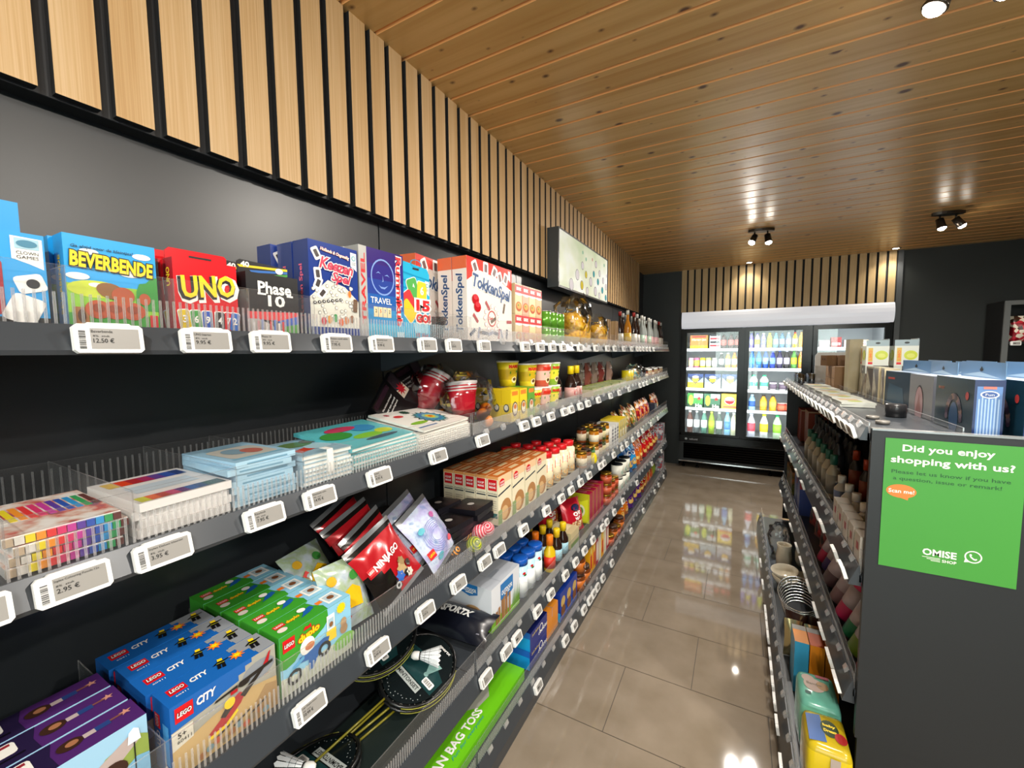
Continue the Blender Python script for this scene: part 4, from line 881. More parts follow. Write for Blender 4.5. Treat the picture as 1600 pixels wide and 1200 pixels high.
m.pol(f, [(.052, .028), (.075, .034), (.105, .056), (.112, .068), (.104, .078), (.092, .072), (.07, .05), (.052, .038)], RH, 4); m.pol(f, [(.05, .026), (.08, .03), (.1, .045), (.098, .05), (.078, .036), (.05, .032)], YEL, 5)
m.pol(f, [(.078, .048), (.092, .06), (.09, .07), (.08, .066), (.07, .054)], DKB, 5); m.ell(f, .086, .07, .009, .010, YEL, 6); m.rect(f, .088, .082, .1, .088, RH, 6)
m.pol(f, [(.104, .07), (.15, .1), (.153, .096), (.112, .062)], DKB, 4); m.pol(f, [(.146, .098), (.158, .118), (.162, .121), (.156, .096)], RH, 5)
m.pol(f, [(.062, .086), (.1, .089), (.1, .094), (.064, .09)], DKB, 6); m.pol(f, [(.1, .088), (.165, .095), (.165, .101), (.104, .096)], DKB, 6); m.ell(f, .112, .09, .01, .006, DKB, 6)
for x in (.06, .09, .12): m.pol(f, [(x, .02), (x + .03, .03), (x + .03, .034), (x, .024)], DKB, 5)
for i in range(10): m.ell(f, .04 + .012 * i, .01 + .004 * (i % 3), .006, .006, c(['#a86c3c', '#7c9ca8', '#c85c3c', '#8a7a5c'][i % 4], .3), 5)
logo(m, f, .006, .094, .026, 2); m.text(f, 'CITY', .052, .109, .03, .015, WH, 2, .04, .15); m.text(f, '5+', .014, .072, .012, .009, BK, 4, .02); m.text(f, '60411', .017, .062, .02, .006, BK, 4)
t = F['T']; m.pol(t, [(.115, .062), (.115, .05), (.125, .05), (.125, .03), (.14, .03), (.14, .012), (W_ - .03, .012), (W_ - .03, 0), (W_, 0), (W_, .062)], GRY, 1)
m.rect(t, .012, .026, .038, .046, RED, 1); m.otext(t, 'LEGO', .025, .036, .021, .009, WH, BK, 2, .03, .08, .15); m.text(t, '60411', .026, .019, .018, .004, WH, 1); m.text(t, 'CITY', .058, .036, .028, .013, WH, 1, .04, .15)
fig(m, t, .088, .02, .03, BK, 2, rot=-.3); m.star(t, .118, .03, .014, ORA, 3, 8, .5, 10); m.star(t, .118, .03, .008, YEL, 4, 8, .5); fig(m, t, .148, .02, .034, BK, 3, rot=-.2)
m.rect(F['L'], .008, .075, .026, .1, RED, 1); m.text(F['L'], 'LEGO', .017, .088, .02, .009, WH, 2, .03, 0, R_(-90)); m.text(F['L'], 'CITY', .017, .055, .03, .012, WH, 1, .03, 0, R_(-90)); m.rect(F['L'], .035, .02, .055, .09, c('#4c9ad8'), 1)
for i in range(4): p.put((-.817 - .065 * i, .365 - .004 * (i % 2) - .003 * i, S3), RZ, 'blue toy box with a red helicopter picture, %s of four in a row' % ['front', 'second', 'third', 'rearmost'][i], 'blue toy boxes on the third shelf')
# green toy boxes
DG = c('#3d9b2e', .22); LBL = c('#8fcbe8', .22)
p = Prod('toy_box', 'toy box', .172, .062, .128); F = frames(p.w, p.d, p.h); m = p.mb; f = F['F']; H_ = .128
m.box(-W_ / 2, W_ / 2, -.031, .031, 0, H_, DG, F=LBL, R=LBL)
m.pol(f, [(0, .06), (.012, .056), (.03, .06), (.04, .07), (.07, .078), (.1, .092), (.112, .105), (.11, H_), (0, H_)], DG, 1); m.pol(f, [(0, 0), (W_, 0), (W_, .034), (.1, .04), (.04, .03), (0, .04)], c('#cfd4c0', .25), 1); m.ell(f, .15, .03, .03, .016, c('#7cb84c', .25), 2)
logo(m, f, .006, .092, .026, 3); m.otext(f, 'duplo', .064, .1, .05, .02, YEL, c('#b83018'), 3, .05, .12, .05, .12); m.pol(f, [(.05, .114), (.055, .122), (.062, .119), (.068, .123), (.07, .114)], RED, 5)
m.ell(f, .059, .077, .017, .019, WH, 4); m.ell(f, .064, .074, .011, .008, c('#c87850'), 5); DB = c('#1f5fa8', .25)
m.pol(f, [(.04, .062), (.056, .06), (.08, .066), (.098, .07), (.095, .055), (.085, .045), (.07, .02), (.06, .02), (.06, .045), (.04, .05)], DB, 4); m.pol(f, [(.022, .052), (.05, .062), (.05, .054), (.03, .046)], c('#58a8d8', .25), 5); m.pol(f, [(.098, .07), (.112, .066), (.108, .054), (.095, .055)], DB, 4)
for x, y in ((.028, .03), (.098, .045)): m.ring(f, x, y, .009, .016, BK, 5, 14)
m.rect(f, .105, .052, .13, .078, YEL, 3); m.rect(f, .107, .078, .127, .112, WH, 3); m.rect(f, .11, .082, .124, .104, c('#a9c8d8', .25), 4); m.ell(f, .117, .09, .005, .006, c('#8a5c34'), 5)
m.star(f, .145, .112, .013, YEL, 3, 14, .75); m.ell(f, .15, .075, .008, .012, c('#b8946c'), 4); m.ell(f, .15, .06, .01, .012, c('#a8835c'), 4)
t = F['T']; m.pol(t, [(.1, .062), (.104, .04), (.115, .02), (.112, 0), (W_, 0), (W_, .062)], LBL, 1); m.rect(t, .012, .03, .034, .044, RED, 1); m.text(t, 'LEGO', .023, .037, .018, .006, WH, 2, .03); m.ell(t, .02, .02, .01, .008, c('#e6d8d0'), 1)
m.otext(t, 'duplo', .052, .034, .03, .012, YEL, c('#a04818'), 1, .04, .1, 0, .05); m.pol(t, [(.062, .02), (.085, .024), (.1, .032), (.098, .044), (.08, .04), (.07, .026)], DB, 3); m.ell(t, .078, .045, .009, .008, WH, 4); m.rect(t, .108, .03, .122, .042, ORA, 2); m.rect(t, .124, .012, .16, .05, WH, 2); m.rect(t, .129, .018, .155, .045, c('#b9ccd4', .25), 3); m.ell(t, .142, .031, .008, .008, c('#7c4c2c'), 4)
m.rect(F['L'], .02, .075, .042, .1, RED, 1); m.text(F['L'], 'LEGO', .031, .088, .018, .007, WH, 2, .03)
for i in range(5): p.put((-.817 - .066 * i, .546 - .003 * i, S3), RZ, 'green toy box with a blue motorbike picture, %s of five in a row' % ['front', 'second', 'middle', 'fourth', 'rearmost'][i], 'green toy boxes on the third shelf')
# purple toy boxes
PU = c('#4a2566', .25); PD = c('#241a3c', .25)
p = Prod('toy_box', 'toy box', .215, .058, .132); F = frames(p.w, p.d, p.h); m = p.mb; f = F['F']; W_ = .215; H_ = .132
m.box(-W_ / 2, W_ / 2, -.029, .029, 0, H_, PU, F=c('#9cc8e4', .22), L=PD)
m.ell(f, .07, .09, .05, .02, c('#dfe8ee', .22), 1); m.ell(f, .12, .07, .05, .02, c('#c4dcec', .22), 1); m.pol(f, [(.13, .05), (.165, .1), (.2, .112), (.215, .1), (.215, 0), (.12, 0)], c('#8ca04c', .25), 2); m.pol(f, [(.15, .09), (.2, .118), (.205, .1), (.18, .08)], c('#b8a8a4', .25), 2); m.pol(f, [(.0, 0), (.13, 0), (.13, .03), (0, .05)], c('#c8b890', .25), 3)
m.rect(f, .197, .02, .1985, .1, BK, 4); m.pol(f, [(.19, .1), (.206, .1), (.204, .118), (.198, .123), (.192, .118)], c('#e8f0f8'), 4)
for x, y, r, q in ((.13, .062, .018, '#6a3020'), (.172, .072, .017, '#3a2218')): m.ell(f, x, y, r, r * .9, c(q, .3), 4); m.ell(f, x + .006, y - .008, r * .45, r * .45, c('#d89a6c', .3), 5)
m.pol(f, [(.16, .05), (.2, .075), (.215, .07), (.215, .03), (.17, .02)], c('#7ab0d0', .3), 3)
t = F['T']; m.pol(t, [(0, 0), (.12, 0), (.118, .03), (.125, .058), (0, .058)], PD, 1)
m.rr(t, .065, .036, .075, .03, c('#e8e6e0'), 2); m.rect(t, .078, .042, .098, .048, c('#8e2430'), 3)
for x, q in ((.046, '#2c7c4c'), (.058, '#e07848'), (.07, '#402c60')): m.ell(t, x, .036, .007, .005, c(q), 3)
m.rect(t, .042, .026, .078, .031, c('#c83c4c'), 3); m.rr(t, .072, .013, .07, .004, c('#0e0a18'), 2); m.ell(t, .035, .013, .006, .005, WH, 3); m.ell(t, .035, .013, .003, .0025, BK, 4)
m.ell(t, .138, .03, .014, .012, c('#3a241c', .3), 2); m.ell(t, .14, .03, .007, .006, c('#a06c4c', .3), 3); m.rect(t, .152, .025, .165, .035, c('#b8a8a8', .3), 2); m.rect(t, .165, .025, .182, .036, c('#28407c', .3), 2); m.rect(t, .182, .03, .2, .034, c('#7c4c44', .3), 2); m.star(t, .2, .032, .008, c('#c88c7c', .3), 3, 5, .4)
for i in range(3): p.put((-.830 - .062 * i, .148 - .002 * i, S3), RZ, 'purple toy box with a light blue picture front, %s of three' % ['front', 'middle', 'rearmost'][i], 'purple toy boxes on the third shelf')

# ---------------------------------------------------------------- soft packs
def bag(name, w_, h, t_, front, art=None, back=None, seed=0, nx=12, ny=14, cat='bag', region=None, crimp=None, wr=1.0):
    """pillow pack standing on its lower seam, art wrapped on its bulging face"""
    p = Prod(name, cat, w_, t_, h); m = p.mb; back = back or front
    sd = Vector((seed * 3.7, seed * 1.3, 0))
    def prof(u, v):
        q = max(0.0, math.sin(math.pi * u)) ** .55 * max(0.0, math.sin(math.pi * min(1, max(0, (v - .05) / .9)))) ** .5
        nz = noise.noise(Vector((u * 3.5, v * 4.5, 0)) + sd) * .35 + abs(noise.noise(Vector((u * 11, v * 7, 2)) + sd)) * .22
        return t_ / 2 * q * (1 + wr * nz)
    def xw(u, v): return (u - .5) * w_ * (1 - .10 * math.sin(math.pi * v)) + w_ * .015 * noise.noise(Vector((u * 2, v * 6, 5)) + sd)
    def FR(x, y, o=0): u = x / w_; v = y / h; return (xw(u, v), -prof(u, v) - o - .0004, y)
    for side in (-1, 1):
        b = len(m.v)
        for j in range(ny + 1):
            for i in range(nx + 1): u = i / nx; v = j / ny; m.v.append((xw(u, v), side * prof(u, v), h * v))
        for j in range(ny):
            for i in range(nx):
                q = (b + j * (nx + 1) + i, b + j * (nx + 1) + i + 1, b + (j + 1) * (nx + 1) + i + 1, b + (j + 1) * (nx + 1) + i)
                m.f.append(q if side < 0 else q[::-1])
                mm = front if side < 0 else back
                if crimp and (j == 0 or j == ny - 1): mm = crimp
                elif region and side < 0: mm = region((i + .5) / nx, (j + .5) / ny) or mm
                m.m.append(m.mi(mm)); m.s.append(True)
    if art: art(m, FR)
    return p
SILV = mat('silver_foil', '#b9bcc0', .18, .7)
FB = foil('#16110f'); FRD = foil('#b41822')
def a_(m, f):
    m.text(f, 'NINJAGO', .075, .095, .09, .02, WH, 6, .04, .1, .05); m.rect(f, .012, .088, .03, .104, RED, 6); m.text(f, 'LEGO', .021, .096, .015, .006, WH, 7, .03)
    for x, y, r, q in ((.09, .05, .016, '#b09468'), (.1, .065, .012, '#8c7044'), (.075, .04, .014, '#2c5cb0'), (.06, .028, .013, '#1a1a1c'), (.105, .03, .012, '#d8d0c4'), (.115, .05, .01, '#3a322c'), (.095, .035, .01, '#1a1a1c')): m.star(f, x, y, r, c(q), 6 + int(x * 100) % 3, 6, .7)
    m.ring(f, .06, .028, .004, .008, c('#b8b8b8'), 9, 10)
p = bag('toy_bag', .15, .165, .035, FRD, a_, FB, 3, 14, 16, 'toy bag', lambda u, v: FB if (v < .25 + .3 * (1 - u) and u < .45) or v > .86 else None, SILV)
for i in range(4): p.put((-.80 - .06 * i, .83 + .012 * i + .02 * (i == 1), S3 + .004 + .014 * i), RZ + .12 * (i % 2) - .05, 'crinkled red and black foil toy bag with white lettering, %s of four leaning back' % ['front', 'second', 'third', 'rearmost'][i], 'red and black toy bags', (-.5, -.30), (1.2, 1.2, 1.2))
LIL = ramp_mat('lilac_print', ['#8f9fd0', '#b8b4de', '#c8d4e8', '#7c98c0'], (30, 30, 30), .2, 'noise', coat=.4)
def a_(m, f):
    for x, y, q in ((.03, .11, '#58b0c0'), (.1, .12, '#b85c9c'), (.04, .03, '#58a8b8'), (.11, .04, '#d84c5c')): m.ell(f, x, y, .012, .008, c(q), 5)
    for i in range(6): m.ring(f, .07, .075, .02 + .006 * i, .0215 + .006 * i, c('#6c78b8'), 5, 16, .8)
    m.rect(f, .005, .04, .025, .06, RED, 7); m.text(f, 'LEGO', .015, .05, .016, .006, YEL, 8, .03)
p = bag('toy_bag', .15, .17, .05, LIL, a_, LIL, 8, 12, 14, 'toy bag', None, SILV)
for i in range(2): p.put((-.82 - .08 * i, 1.05 + .01 * i, S3 + .002), RZ + .15, 'lilac and silver foil toy bag, %s of the pair' % ['front', 'rear'][i], 'lilac toy bags', (-.6, -.2), (1.3, 1.2, 1.25))
YB = ramp_mat('duplo_bag_print', ['#8ca0b4', '#b4c0c8', '#9cb088', '#a8b4c4'], (22, 22, 22), .15, 'noise', coat=.5)
def a_(m, f):
    m.pol(f, [(.03, .05), (.1, .045), (.105, .085), (.08, .1), (.045, .085)], c('#e8b81c', .2), 5); m.pol(f, [(.02, .09), (.035, .1), (.07, .06), (.06, .05)], c('#c8322c', .2), 6); m.ell(f, .095, .12, .016, .012, c('#3c8c3c', .2), 5); m.ell(f, .03, .125, .014, .012, c('#d8a82c', .2), 5); m.ell(f, .05, .028, .012, .006, c('#b82c34', .2), 6)
    m.otext(f, 'duplo', .03, .035, .036, .014, YEL, BK, 6, .04, .12, 0, -.9); m.rect(f, .04, .01, .056, .026, RED, 6)
p = bag('toy_bag', .14, .165, .045, YB, a_, YB, 5, 12, 14, 'toy bag')
p.put((-.835, .675, S3 + .002), RZ, 'clear toy bag with yellow and red toys, front of two', 'clear toy bags', (-.38, .06)); p.put((-.95, .70, S3 + .03), RZ + .2, 'clear toy bag with yellow toys, rear and higher of two', 'clear toy bags', (-.7, .0)); 
# black square packs with a white disc and a fan of lines
p = Prod('square_pack', 'toy pack', .125, .125, .02); m = p.mb; F = frames(.125, .125, .02); m.box(-.0625, .0625, -.0625, .0625, 0, .02, c('#0c0c0e', .35), F=c('#14131a', .35), L=c('#14131a', .35)); m.ell(F['T'], .0625, .0625, .014, .014, c('#b8b4b0', .3), 2)
for i in range(28): a = i * .2244; m.pol(F['T'], [(.0625 + .02 * math.cos(a), .0625 + .02 * math.sin(a)), (.0625 + .052 * math.cos(a + .1), .0625 + .052 * math.sin(a + .1)), (.0625 + .052 * math.cos(a + .13), .0625 + .052 * math.sin(a + .13))], c('#4a4a52', .3), 1)
k = 0
for i, (x, y, z) in enumerate([(-.90, 1.16, .066), (-.90, 1.30, .08), (-1.02, 1.12, .075), (-1.02, 1.25, .082), (-1.0, 1.0, .085), (-1.10, 1.05, .1)]):
    for j in range(3 if i < 4 else 2): p.put((x, y, S3 + z - .0205 * j), RZ + .1 * ((i + j) % 3 - 1), 'black square pack with pale disc, %s of the %s pile behind the balls' % (['top', 'second', 'third'][j], ['nearest', 'second nearest', 'rear', 'far rear', 'left', 'rearmost left'][i]), 'black square packs', (-.08, 0))
# striped rubber balls on elastic
def ball(q, dark):
    p = Prod('striped_ball', 'ball', .055, .055, .055); m = p.mb; a, b = c(q, .3), c(dark, .3)
    pr = []
    for i in range(17): t = math.pi * i / 16; pr.append((max(.0001, .0275 * math.sin(t)), .0275 - .0275 * math.cos(t), a if i % 2 else b))
    m.lathe(pr, a, n=16); return p
B1, B2, B3, B4 = ball('#d81c3c', '#f0b8c0'), ball('#c8cc2c', '#6c8430'), ball('#d8461c', '#281410'), ball('#e8941c', '#281c10')
for i, (b, x, y, z, q) in enumerate([(B1, -.822, 1.29, 0, 'red and white'), (B2, -.812, 1.165, 0, 'lime green'), (B1, -.85, 1.235, .01, 'red and white'), (B3, -.89, 1.245, .04, 'orange and black'), (B4, -.87, 1.19, .02, 'amber'), (B1, -.865, 1.31, .035, 'red and white'), (B4, -.84, 1.13, .0, 'amber')]):
    b.put((x, y, S3 + z + .012), i * .7, '%s striped rubber ball, %s from the left end of the heap' % (q, ['sixth', 'second', 'third', 'fourth', 'fifth', 'seventh', 'first'][i]), 'striped rubber balls', (.6 + i * .3, .4), rest=False)
# ================================================================ GOODS ON THE FAR BAYS
def grid(p, ys, xs, level, what, colname='column', dz=0.0, jit=.02, rz=0, zlab='', group=None, skip=()):
    rn = random.Random(len(what) * 7 + level)
    for j, y in enumerate(ys):
        for i, x in enumerate(xs):
            if (j, i) in skip: continue
            a = '%s, %s' % (what, ('%s row' % RW[i]) if len(xs) > 1 else 'at the front')
            if len(ys) > 1: a += ', %s %s' % (ow(j, 99), colname)
            p.put((x - p.d / 2, y, SH[level][0] + dz), RZ + rz + jit * (rn.random() * 2 - 1), a + zlab, group or what + ' row')
def carton(name, cat, w_, d, h, body, art=None, top=None, side=None):
    p = Prod(name, cat, w_, d, h); p.mb.box(-w_ / 2, w_ / 2, -d / 2, d / 2, 0, h, body, T=top or body, L=side or body, R=side or body)
    if art: art(p.mb, frames(w_, d, h))
    return p
def bottle(name, cat, prof, body, cap, label=None, n=14, labcol=None, capprof=None, art=None):
    """prof: body outline; cap: (r, z0, z1, material); label: (z0, z1, radius, material)"""
    r = max(q[0] for q in prof); p = Prod(name, cat, 2 * r, 2 * r, cap[2] if cap else prof[-1][1])
    p.mb.lathe([(0.0001, prof[0][1])] + list(prof) + [(0.0001, prof[-1][1])], body, n=n)
    if cap: q = p.part('cap'); q.lathe([(.0001, cap[1]), (cap[0], cap[1]), (cap[0], cap[2] - .002), (cap[0] * .92, cap[2]), (.0001, cap[2])], cap[3], n=n)
    if label:
        q = p.part('label'); q.lathe([(label[2], label[0]), (label[2], label[1])], label[3], n=n)
        if art: rr_ = label[2]; art(q, lambda x, y, o=0: ((rr_ + o + .0003) * math.sin(x / rr_), -(rr_ + o + .0003) * math.cos(x / rr_), y))
    return p
# ---- top shelf
def a_(m, F, q=('#c8343c', '#e8dcc0')):
    f = F['F']; m.rect(f, 0, .085, .062, .118, c(q[0]), 1); m.text(f, 'unox', .031, .102, .042, .014, WH, 2, .04); m.pol(f, [(.0, .085), (.062, .085), (.062, .079), (.03, .074), (0, .079)], WH, 2); m.ell(f, .031, .03, .026, .02, c('#b85424'), 1); m.ell(f, .031, .033, .02, .013, c('#d8a04c'), 2); m.ell(f, .025, .035, .006, .004, c('#5c8c3c'), 3)
UX = [carton('soup_carton', 'soup carton', .062, .05, .122, c(q), a_, side=c(q2)) for q, q2 in (('#dcc79c', '#c8b088'), ('#e0a890', '#d07c5c'), ('#ecd8a0', '#e8bc3c'), ('#d8b48c', '#c88c5c'))]
for i, y in enumerate((1.53, 1.595, 1.66, 1.725)):
    for lv in range(2): UX[i].put((-.83, y, 1.588 + .123 * lv), RZ, 'soup carton with red band beside the large board games, %s, %s' % (['lower layer', 'upper layer'][lv], ow(i, 4)), 'stacked soup cartons')
GT = mat('can_green', '#5d9a2c', .25, .3); TIN = mat('tin', '#c9c6be', .25, .9)
p = bottle('can', 'can', [(.035, 0), (.035, .002), (.035, .076), (.033, .079)], GT, None, (.008, .068, .0354, GT)); p.parts[0][1].lathe([(.0356, .02), (.0356, .055)], c('#e8ecd8'), n=14) if False else None
p.mb.lathe([(.034, .079), (.035, .083), (.031, .083), (.031, .08), (.0001, .08)], TIN, n=14)
for i, y in enumerate((1.88, 1.97, 2.06)):
    for l in range(2): p.put((-.85, y, 1.588 + .083 * l), i, 'green tin can right of the soup cartons, %s layer, %s' % (['lower', 'upper'][l], ow(i, 3)), 'green tin cans')
PASTA = ramp_mat('pasta_yellow', ['#a86c08', '#e8a81c', '#f0c83c'], (70, 70, 70), .4, 'noise', bump=.8); FILMG = clear('gloss_film', (.97, .97, .95), .02, .15)
def treatbag(w_, h, y, x, lab, fill=PASTA, z=1.588, rz=0, neck=True, level=0, seed=1, grp=None):
    p = Prod('food_bag', 'food bag', w_, w_ * .7, h); m = p.mb; n = 16; rn = random.Random(seed); P = []
    for k, (r, zz) in enumerate(((.1, 0), (.85, .02), (1, .15), (1.02, .35), (.9, .52), (.45, .64), (.0001, .66))):
        for i in range(n): a = 2 * math.pi * i / n; j = 1 + .09 * (rn.random() - .5); P.append((w_ / 2 * r * j * math.cos(a), w_ * .35 * r * j * math.sin(a), h * zz * j if k else 0))
    m.v = P; mi = m.mi(fill)
    for k in range(6):
        for i in range(n): m.f.append((k * n + i, k * n + (i + 1) % n, (k + 1) * n + (i + 1) % n, (k + 1) * n + i)); m.m.append(mi); m.s.append(True)
    b_ = wrap_bag(w_ * 1.12, w_ * .85, h, seed, FILMG); q = p.part('film', 'clear film gathered at the top'); q.v, q.f, q.m, q.s, q.mats = b_.v, b_.f, b_.m, b_.s, b_.mats
    if neck: q.tube([(0, -w_ * .1, h * .72), (w_ * .1, 0, h * .73), (0, w_ * .1, h * .72), (-w_ * .1, 0, h * .73)], .003, mat('gold_tie', '#c8a848', .3, .8), 5, True)
    p.put((x, y, z), rz, lab, grp); return p
treatbag(.20, .29, 2.32, -.88, 'film bag of yellow pasta tied at the neck, nearest of three'); treatbag(.17, .34, 2.56, -.92, 'tall film bag of yellow pasta, middle of three', seed=2); treatbag(.16, .22, 2.74, -.84, 'small film bag of yellow pasta, farthest of three', seed=3)
treatbag(.13, .18, 2.12, -.98, 'film bag of brown biscuits behind the green cans', ramp_mat('biscuit', ['#6a4420', '#a87c48', '#c89c60'], (50, 50, 50), .5, 'noise', bump=.6), seed=4)
WD = plank_mat('crate_wood', ['#8a6a44', '#a8875c', '#bc9c70'], 'z', (3, 90), .3, False, .6)
for i, y in enumerate((3.0, 3.22)):
    p = Prod('wooden_stand', 'wooden stand', .10, .08, .21); m = p.mb; m.prism([(-.05, 0), (-.03, 0), (-.012, .2), (-.03, .2)], -.035, .035, WD); m.prism([(.03, 0), (.05, 0), (.03, .2), (.012, .2)], -.035, .035, WD); m.box(-.03, .03, -.03, .03, .05, .06, WD); m.box(-.02, .02, -.02, .02, .06, .13, c('#5c4030'))
    p.put((-.87, y, 1.588), RZ, 'small wooden stand between the pasta bags and the bottles, %s of two' % ['nearer', 'farther'][i], 'wooden stands')
GLS = mat('dark_bottle_glass', '#2a1a14', .08); GLC = mat('pale_bottle_glass', '#8f9490', .08); GLA = mat('amber_glass', '#b8741c', .1)
bp_ = [(.028, 0), (.031, .004), (.031, .145), (.026, .18), (.012, .225), (.011, .275)]
BT = [bottle('bottle', 'bottle', bp_, b, (.013, .27, .305, cp), (.03, .12, .0316, lb)) for b, cp, lb in ((GLS, c('#c8c8c4'), c('#b8b4ac')), (GLC, c('#e8e8e4'), c('#c89ca0')), (GLC, c('#dcd8d0'), c('#9cb4a0')), (GLS, c('#a8241c'), c('#dcd8cc')), (GLA, c('#d8d4c8'), c('#e0b84c')))]
bs = [(3.50, -.82, 4), (3.56, -.9, 3), (3.72, -.82, 3), (3.74, -.92, 0), (3.9, -.83, 0), (3.92, -.93, 1), (4.06, -.82, 2), (4.1, -.92, 1), (4.22, -.83, 1), (4.26, -.93, 0), (4.4, -.82, 2), (4.44, -.92, 2), (4.56, -.83, 1), (4.6, -.93, 3), (4.74, -.82, 1), (4.78, -.92, 0), (4.9, -.83, 1), (5.02, -.82, 3), (5.05, -.92, 0), (5.2, -.83, 0)]
for i, (y, x, k) in enumerate(bs): BT[k].put((x, y, 1.588), i, 'bottle with %s, far top shelf, %s in the %s line' % (['grey label', 'pink label', 'pale green label', 'white label', 'golden syrup'][k], ow(sum(1 for q in bs[:i] if (q[1] > -.87) == (x > -.87)), 99), 'front' if x > -.87 else 'rear'), 'bottles on the top shelf')
# ---- second shelf
def a_(m, F):
    f = F['F']; m.ell(f, .032, .05, .024, .03, c('#3c2c1c'), 1); m.ell(f, .032, .052, .019, .022, c('#e8e0c8'), 2); m.ell(f, .032, .06, .012, .01, c('#d0702c'), 3); g = F['L']; m.ell(g, .022, .055, .013, .017, c('#28302c'), 1); m.ell(g, .022, .057, .009, .011, c('#e8e4d0'), 2); m.rect(f, .008, .105, .056, .122, ORA, 1)
for j, (y, q, q2, n) in enumerate(((1.46, '#e8c820', 'yellow', 5), (1.535, '#e4c61c', 'yellow', 2), (1.61, '#5c9c2c', 'green', 2))):
    p = carton('soup_box', 'soup box', .066, .044, .128, c(q), a_)
    for i in range(n): p.put((-.81 - .045 * i, y, S2), RZ, '%s soup sachet box right of the red cups, %s row, %s column' % (q2, RW[i], ['nearest', 'middle', 'far'][j]), q2 + ' soup boxes')
def cupn(q, q2, nm):
    p = Prod('noodle_cup', 'noodle cup', .1, .1, .112); m = p.mb; r0, r1, h = .034, .049, .108
    m.lathe([(.0001, 0), (r0, 0), (r0 + .005, .03, c(q2)), (r0 + .010, .075, c(q)), (r1, h)], c(q), n=18); fr = lambda x, y, o=0: ((r0 + (r1 - r0) * y / h + .0008 + o) * math.sin(x / .043), -(r0 + (r1 - r0) * y / h + .0008 + o) * math.cos(x / .043), y)
    m.text(fr, 'MAMA', .0, .088, .05, .016, c('#d82c1c'), 1, .05); m.ell(fr, .005, .03, .016, .014, c('#f0e0b0'), 1); m.ell(fr, .005, .032, .010, .007, c('#5c3c1c'), 2); m.pol(fr, [(-.02, .055), (.02, .062), (.02, .07), (-.02, .066)], c('#4c8c2c'), 2)
    p.part('lid').lathe([(.0001, .113), (.048, .113), (.0505, .111), (.0505, .108), (.049, .106)], c('#e8e4dc'), n=18); return p
CU = [cupn('#e4cc24', '#c8a81c', 'y'), cupn('#c85438', '#e0b8a8', 'r'), cupn('#8cb82c', '#e8d83c', 'g')]
for i, (k, y, x, z) in enumerate([(0, 1.72, -.84, 0), (1, 1.83, -.84, 0), (2, 1.94, -.84, 0), (0, 1.60, -.90, .129), (0, 1.73, -.87, .114), (1, 1.83, -.84, .114), (2, 1.94, -.84, .114), (0, 1.62, -1.02, .0), (0, 1.74, -.98, .0)]):
    CU[k].put((x, y, S2 + z), RZ - .35, '%s noodle cup with red lettering, %s' % (['yellow', 'red', 'green'][k], ['lower layer nearest', 'lower layer middle', 'lower layer far', 'upper layer nearest, on the soup boxes', 'upper layer second', 'upper layer third', 'upper layer farthest', 'rear nearest', 'rear far'][i]), 'noodle cups')
p = bottle('sauce_bottle', 'bottle', [(.03, 0), (.034, .005), (.034, .09), (.03, .11), (.014, .145), (.012, .16)], GLS, (.018, .155, .2, YEL), (.02, .08, .0345, c('#e0a8a0')), art=lambda q, f: (q.ell(f, 0, .05, .02, .02, c('#c82c34'), 1), q.text(f, 'SOJA', 0, .05, .026, .008, WH, 2, .02)))
for i, (y, x) in enumerate(((2.2, -.83), (2.32, -.84), (2.2, -.92))): p.put((x, y, S2), RZ, 'dark sauce bottle with yellow cap beside the noodle cups, %s' % ['nearest', 'farther', 'rear'][i], 'dark sauce bottles')
p = Prod('food_tray', 'food tray', .2, .14, .06); m = p.mb; m.box(-.1, .1, -.07, .07, 0, .045, c('#c8bc98')); m.box(-.09, .09, -.071, -.07, .008, .03, c('#8c9c4c')); m.box(-.095, .095, -.065, .065, .045, .052, ramp_mat('green_food', ['#4c6c24', '#8c9c3c', '#c8b87c'], (60, 60, 60), .5, 'noise'))
for i, y in enumerate((2.55, 2.78, 3.0, 3.22)): p.put((-.85, y, S2), RZ, 'shallow tray of green food packs in front of the coffee bags, %s' % ow(i, 4), 'food trays')
COF = foil('#b08c80')
for i, y in enumerate((2.72, 2.88, 3.04, 3.2, 3.36)):
    p = bag('coffee_bag', .115, .2, .06, [foil('#7c7468'), foil('#8c4c40'), foil('#9a8478'), foil('#8c3c38'), COF][i], lambda m, f: (m.rect(f, .02, .05, .095, .13, c('#e0c8c0', .2), 2), m.ell(f, .057, .09, .02, .02, c('#5c342c', .2), 3), m.text(f, 'kaffee', .057, .15, .06, .014, WH, 3)), None, i + 20, cat='coffee bag'); p.put((-.96 + .02 * (i == 4), y, S2), RZ, 'upright foil coffee bag behind the low trays, %s' % ow(i, 5), 'coffee bags')
p = bottle('tin', 'tin', [(.04, 0), (.04, .12)], c('#d8c41c'), (.041, .12, .126, TIN), None); [p.put((-.84, y, S2), 0, 'yellow tin beyond the coffee bags, %s' % ['nearer', 'farther'][i], 'yellow tins') for i, y in enumerate((3.56, 3.66))]
treatbag(.14, .17, 3.86, -.84, 'film bag tied with a turquoise bow on the second shelf', ramp_mat('mixed_sweets', ['#2c4c4c', '#3cacb8', '#a8c8a8', '#c89c6c'], (60, 60, 60), .3), S2, seed=7); treatbag(.14, .15, 4.05, -.85, 'dark film bag beside the turquoise bow', ramp_mat('dark_sweets', ['#1c1414', '#5c3c2c', '#8c847c'], (60, 60, 60), .3), S2, seed=8)
JL = mat('jar_lid_dark', '#3a2c24', .3, .5); jp = [(.03, 0), (.033, .004), (.033, .075), (.028, .085)]
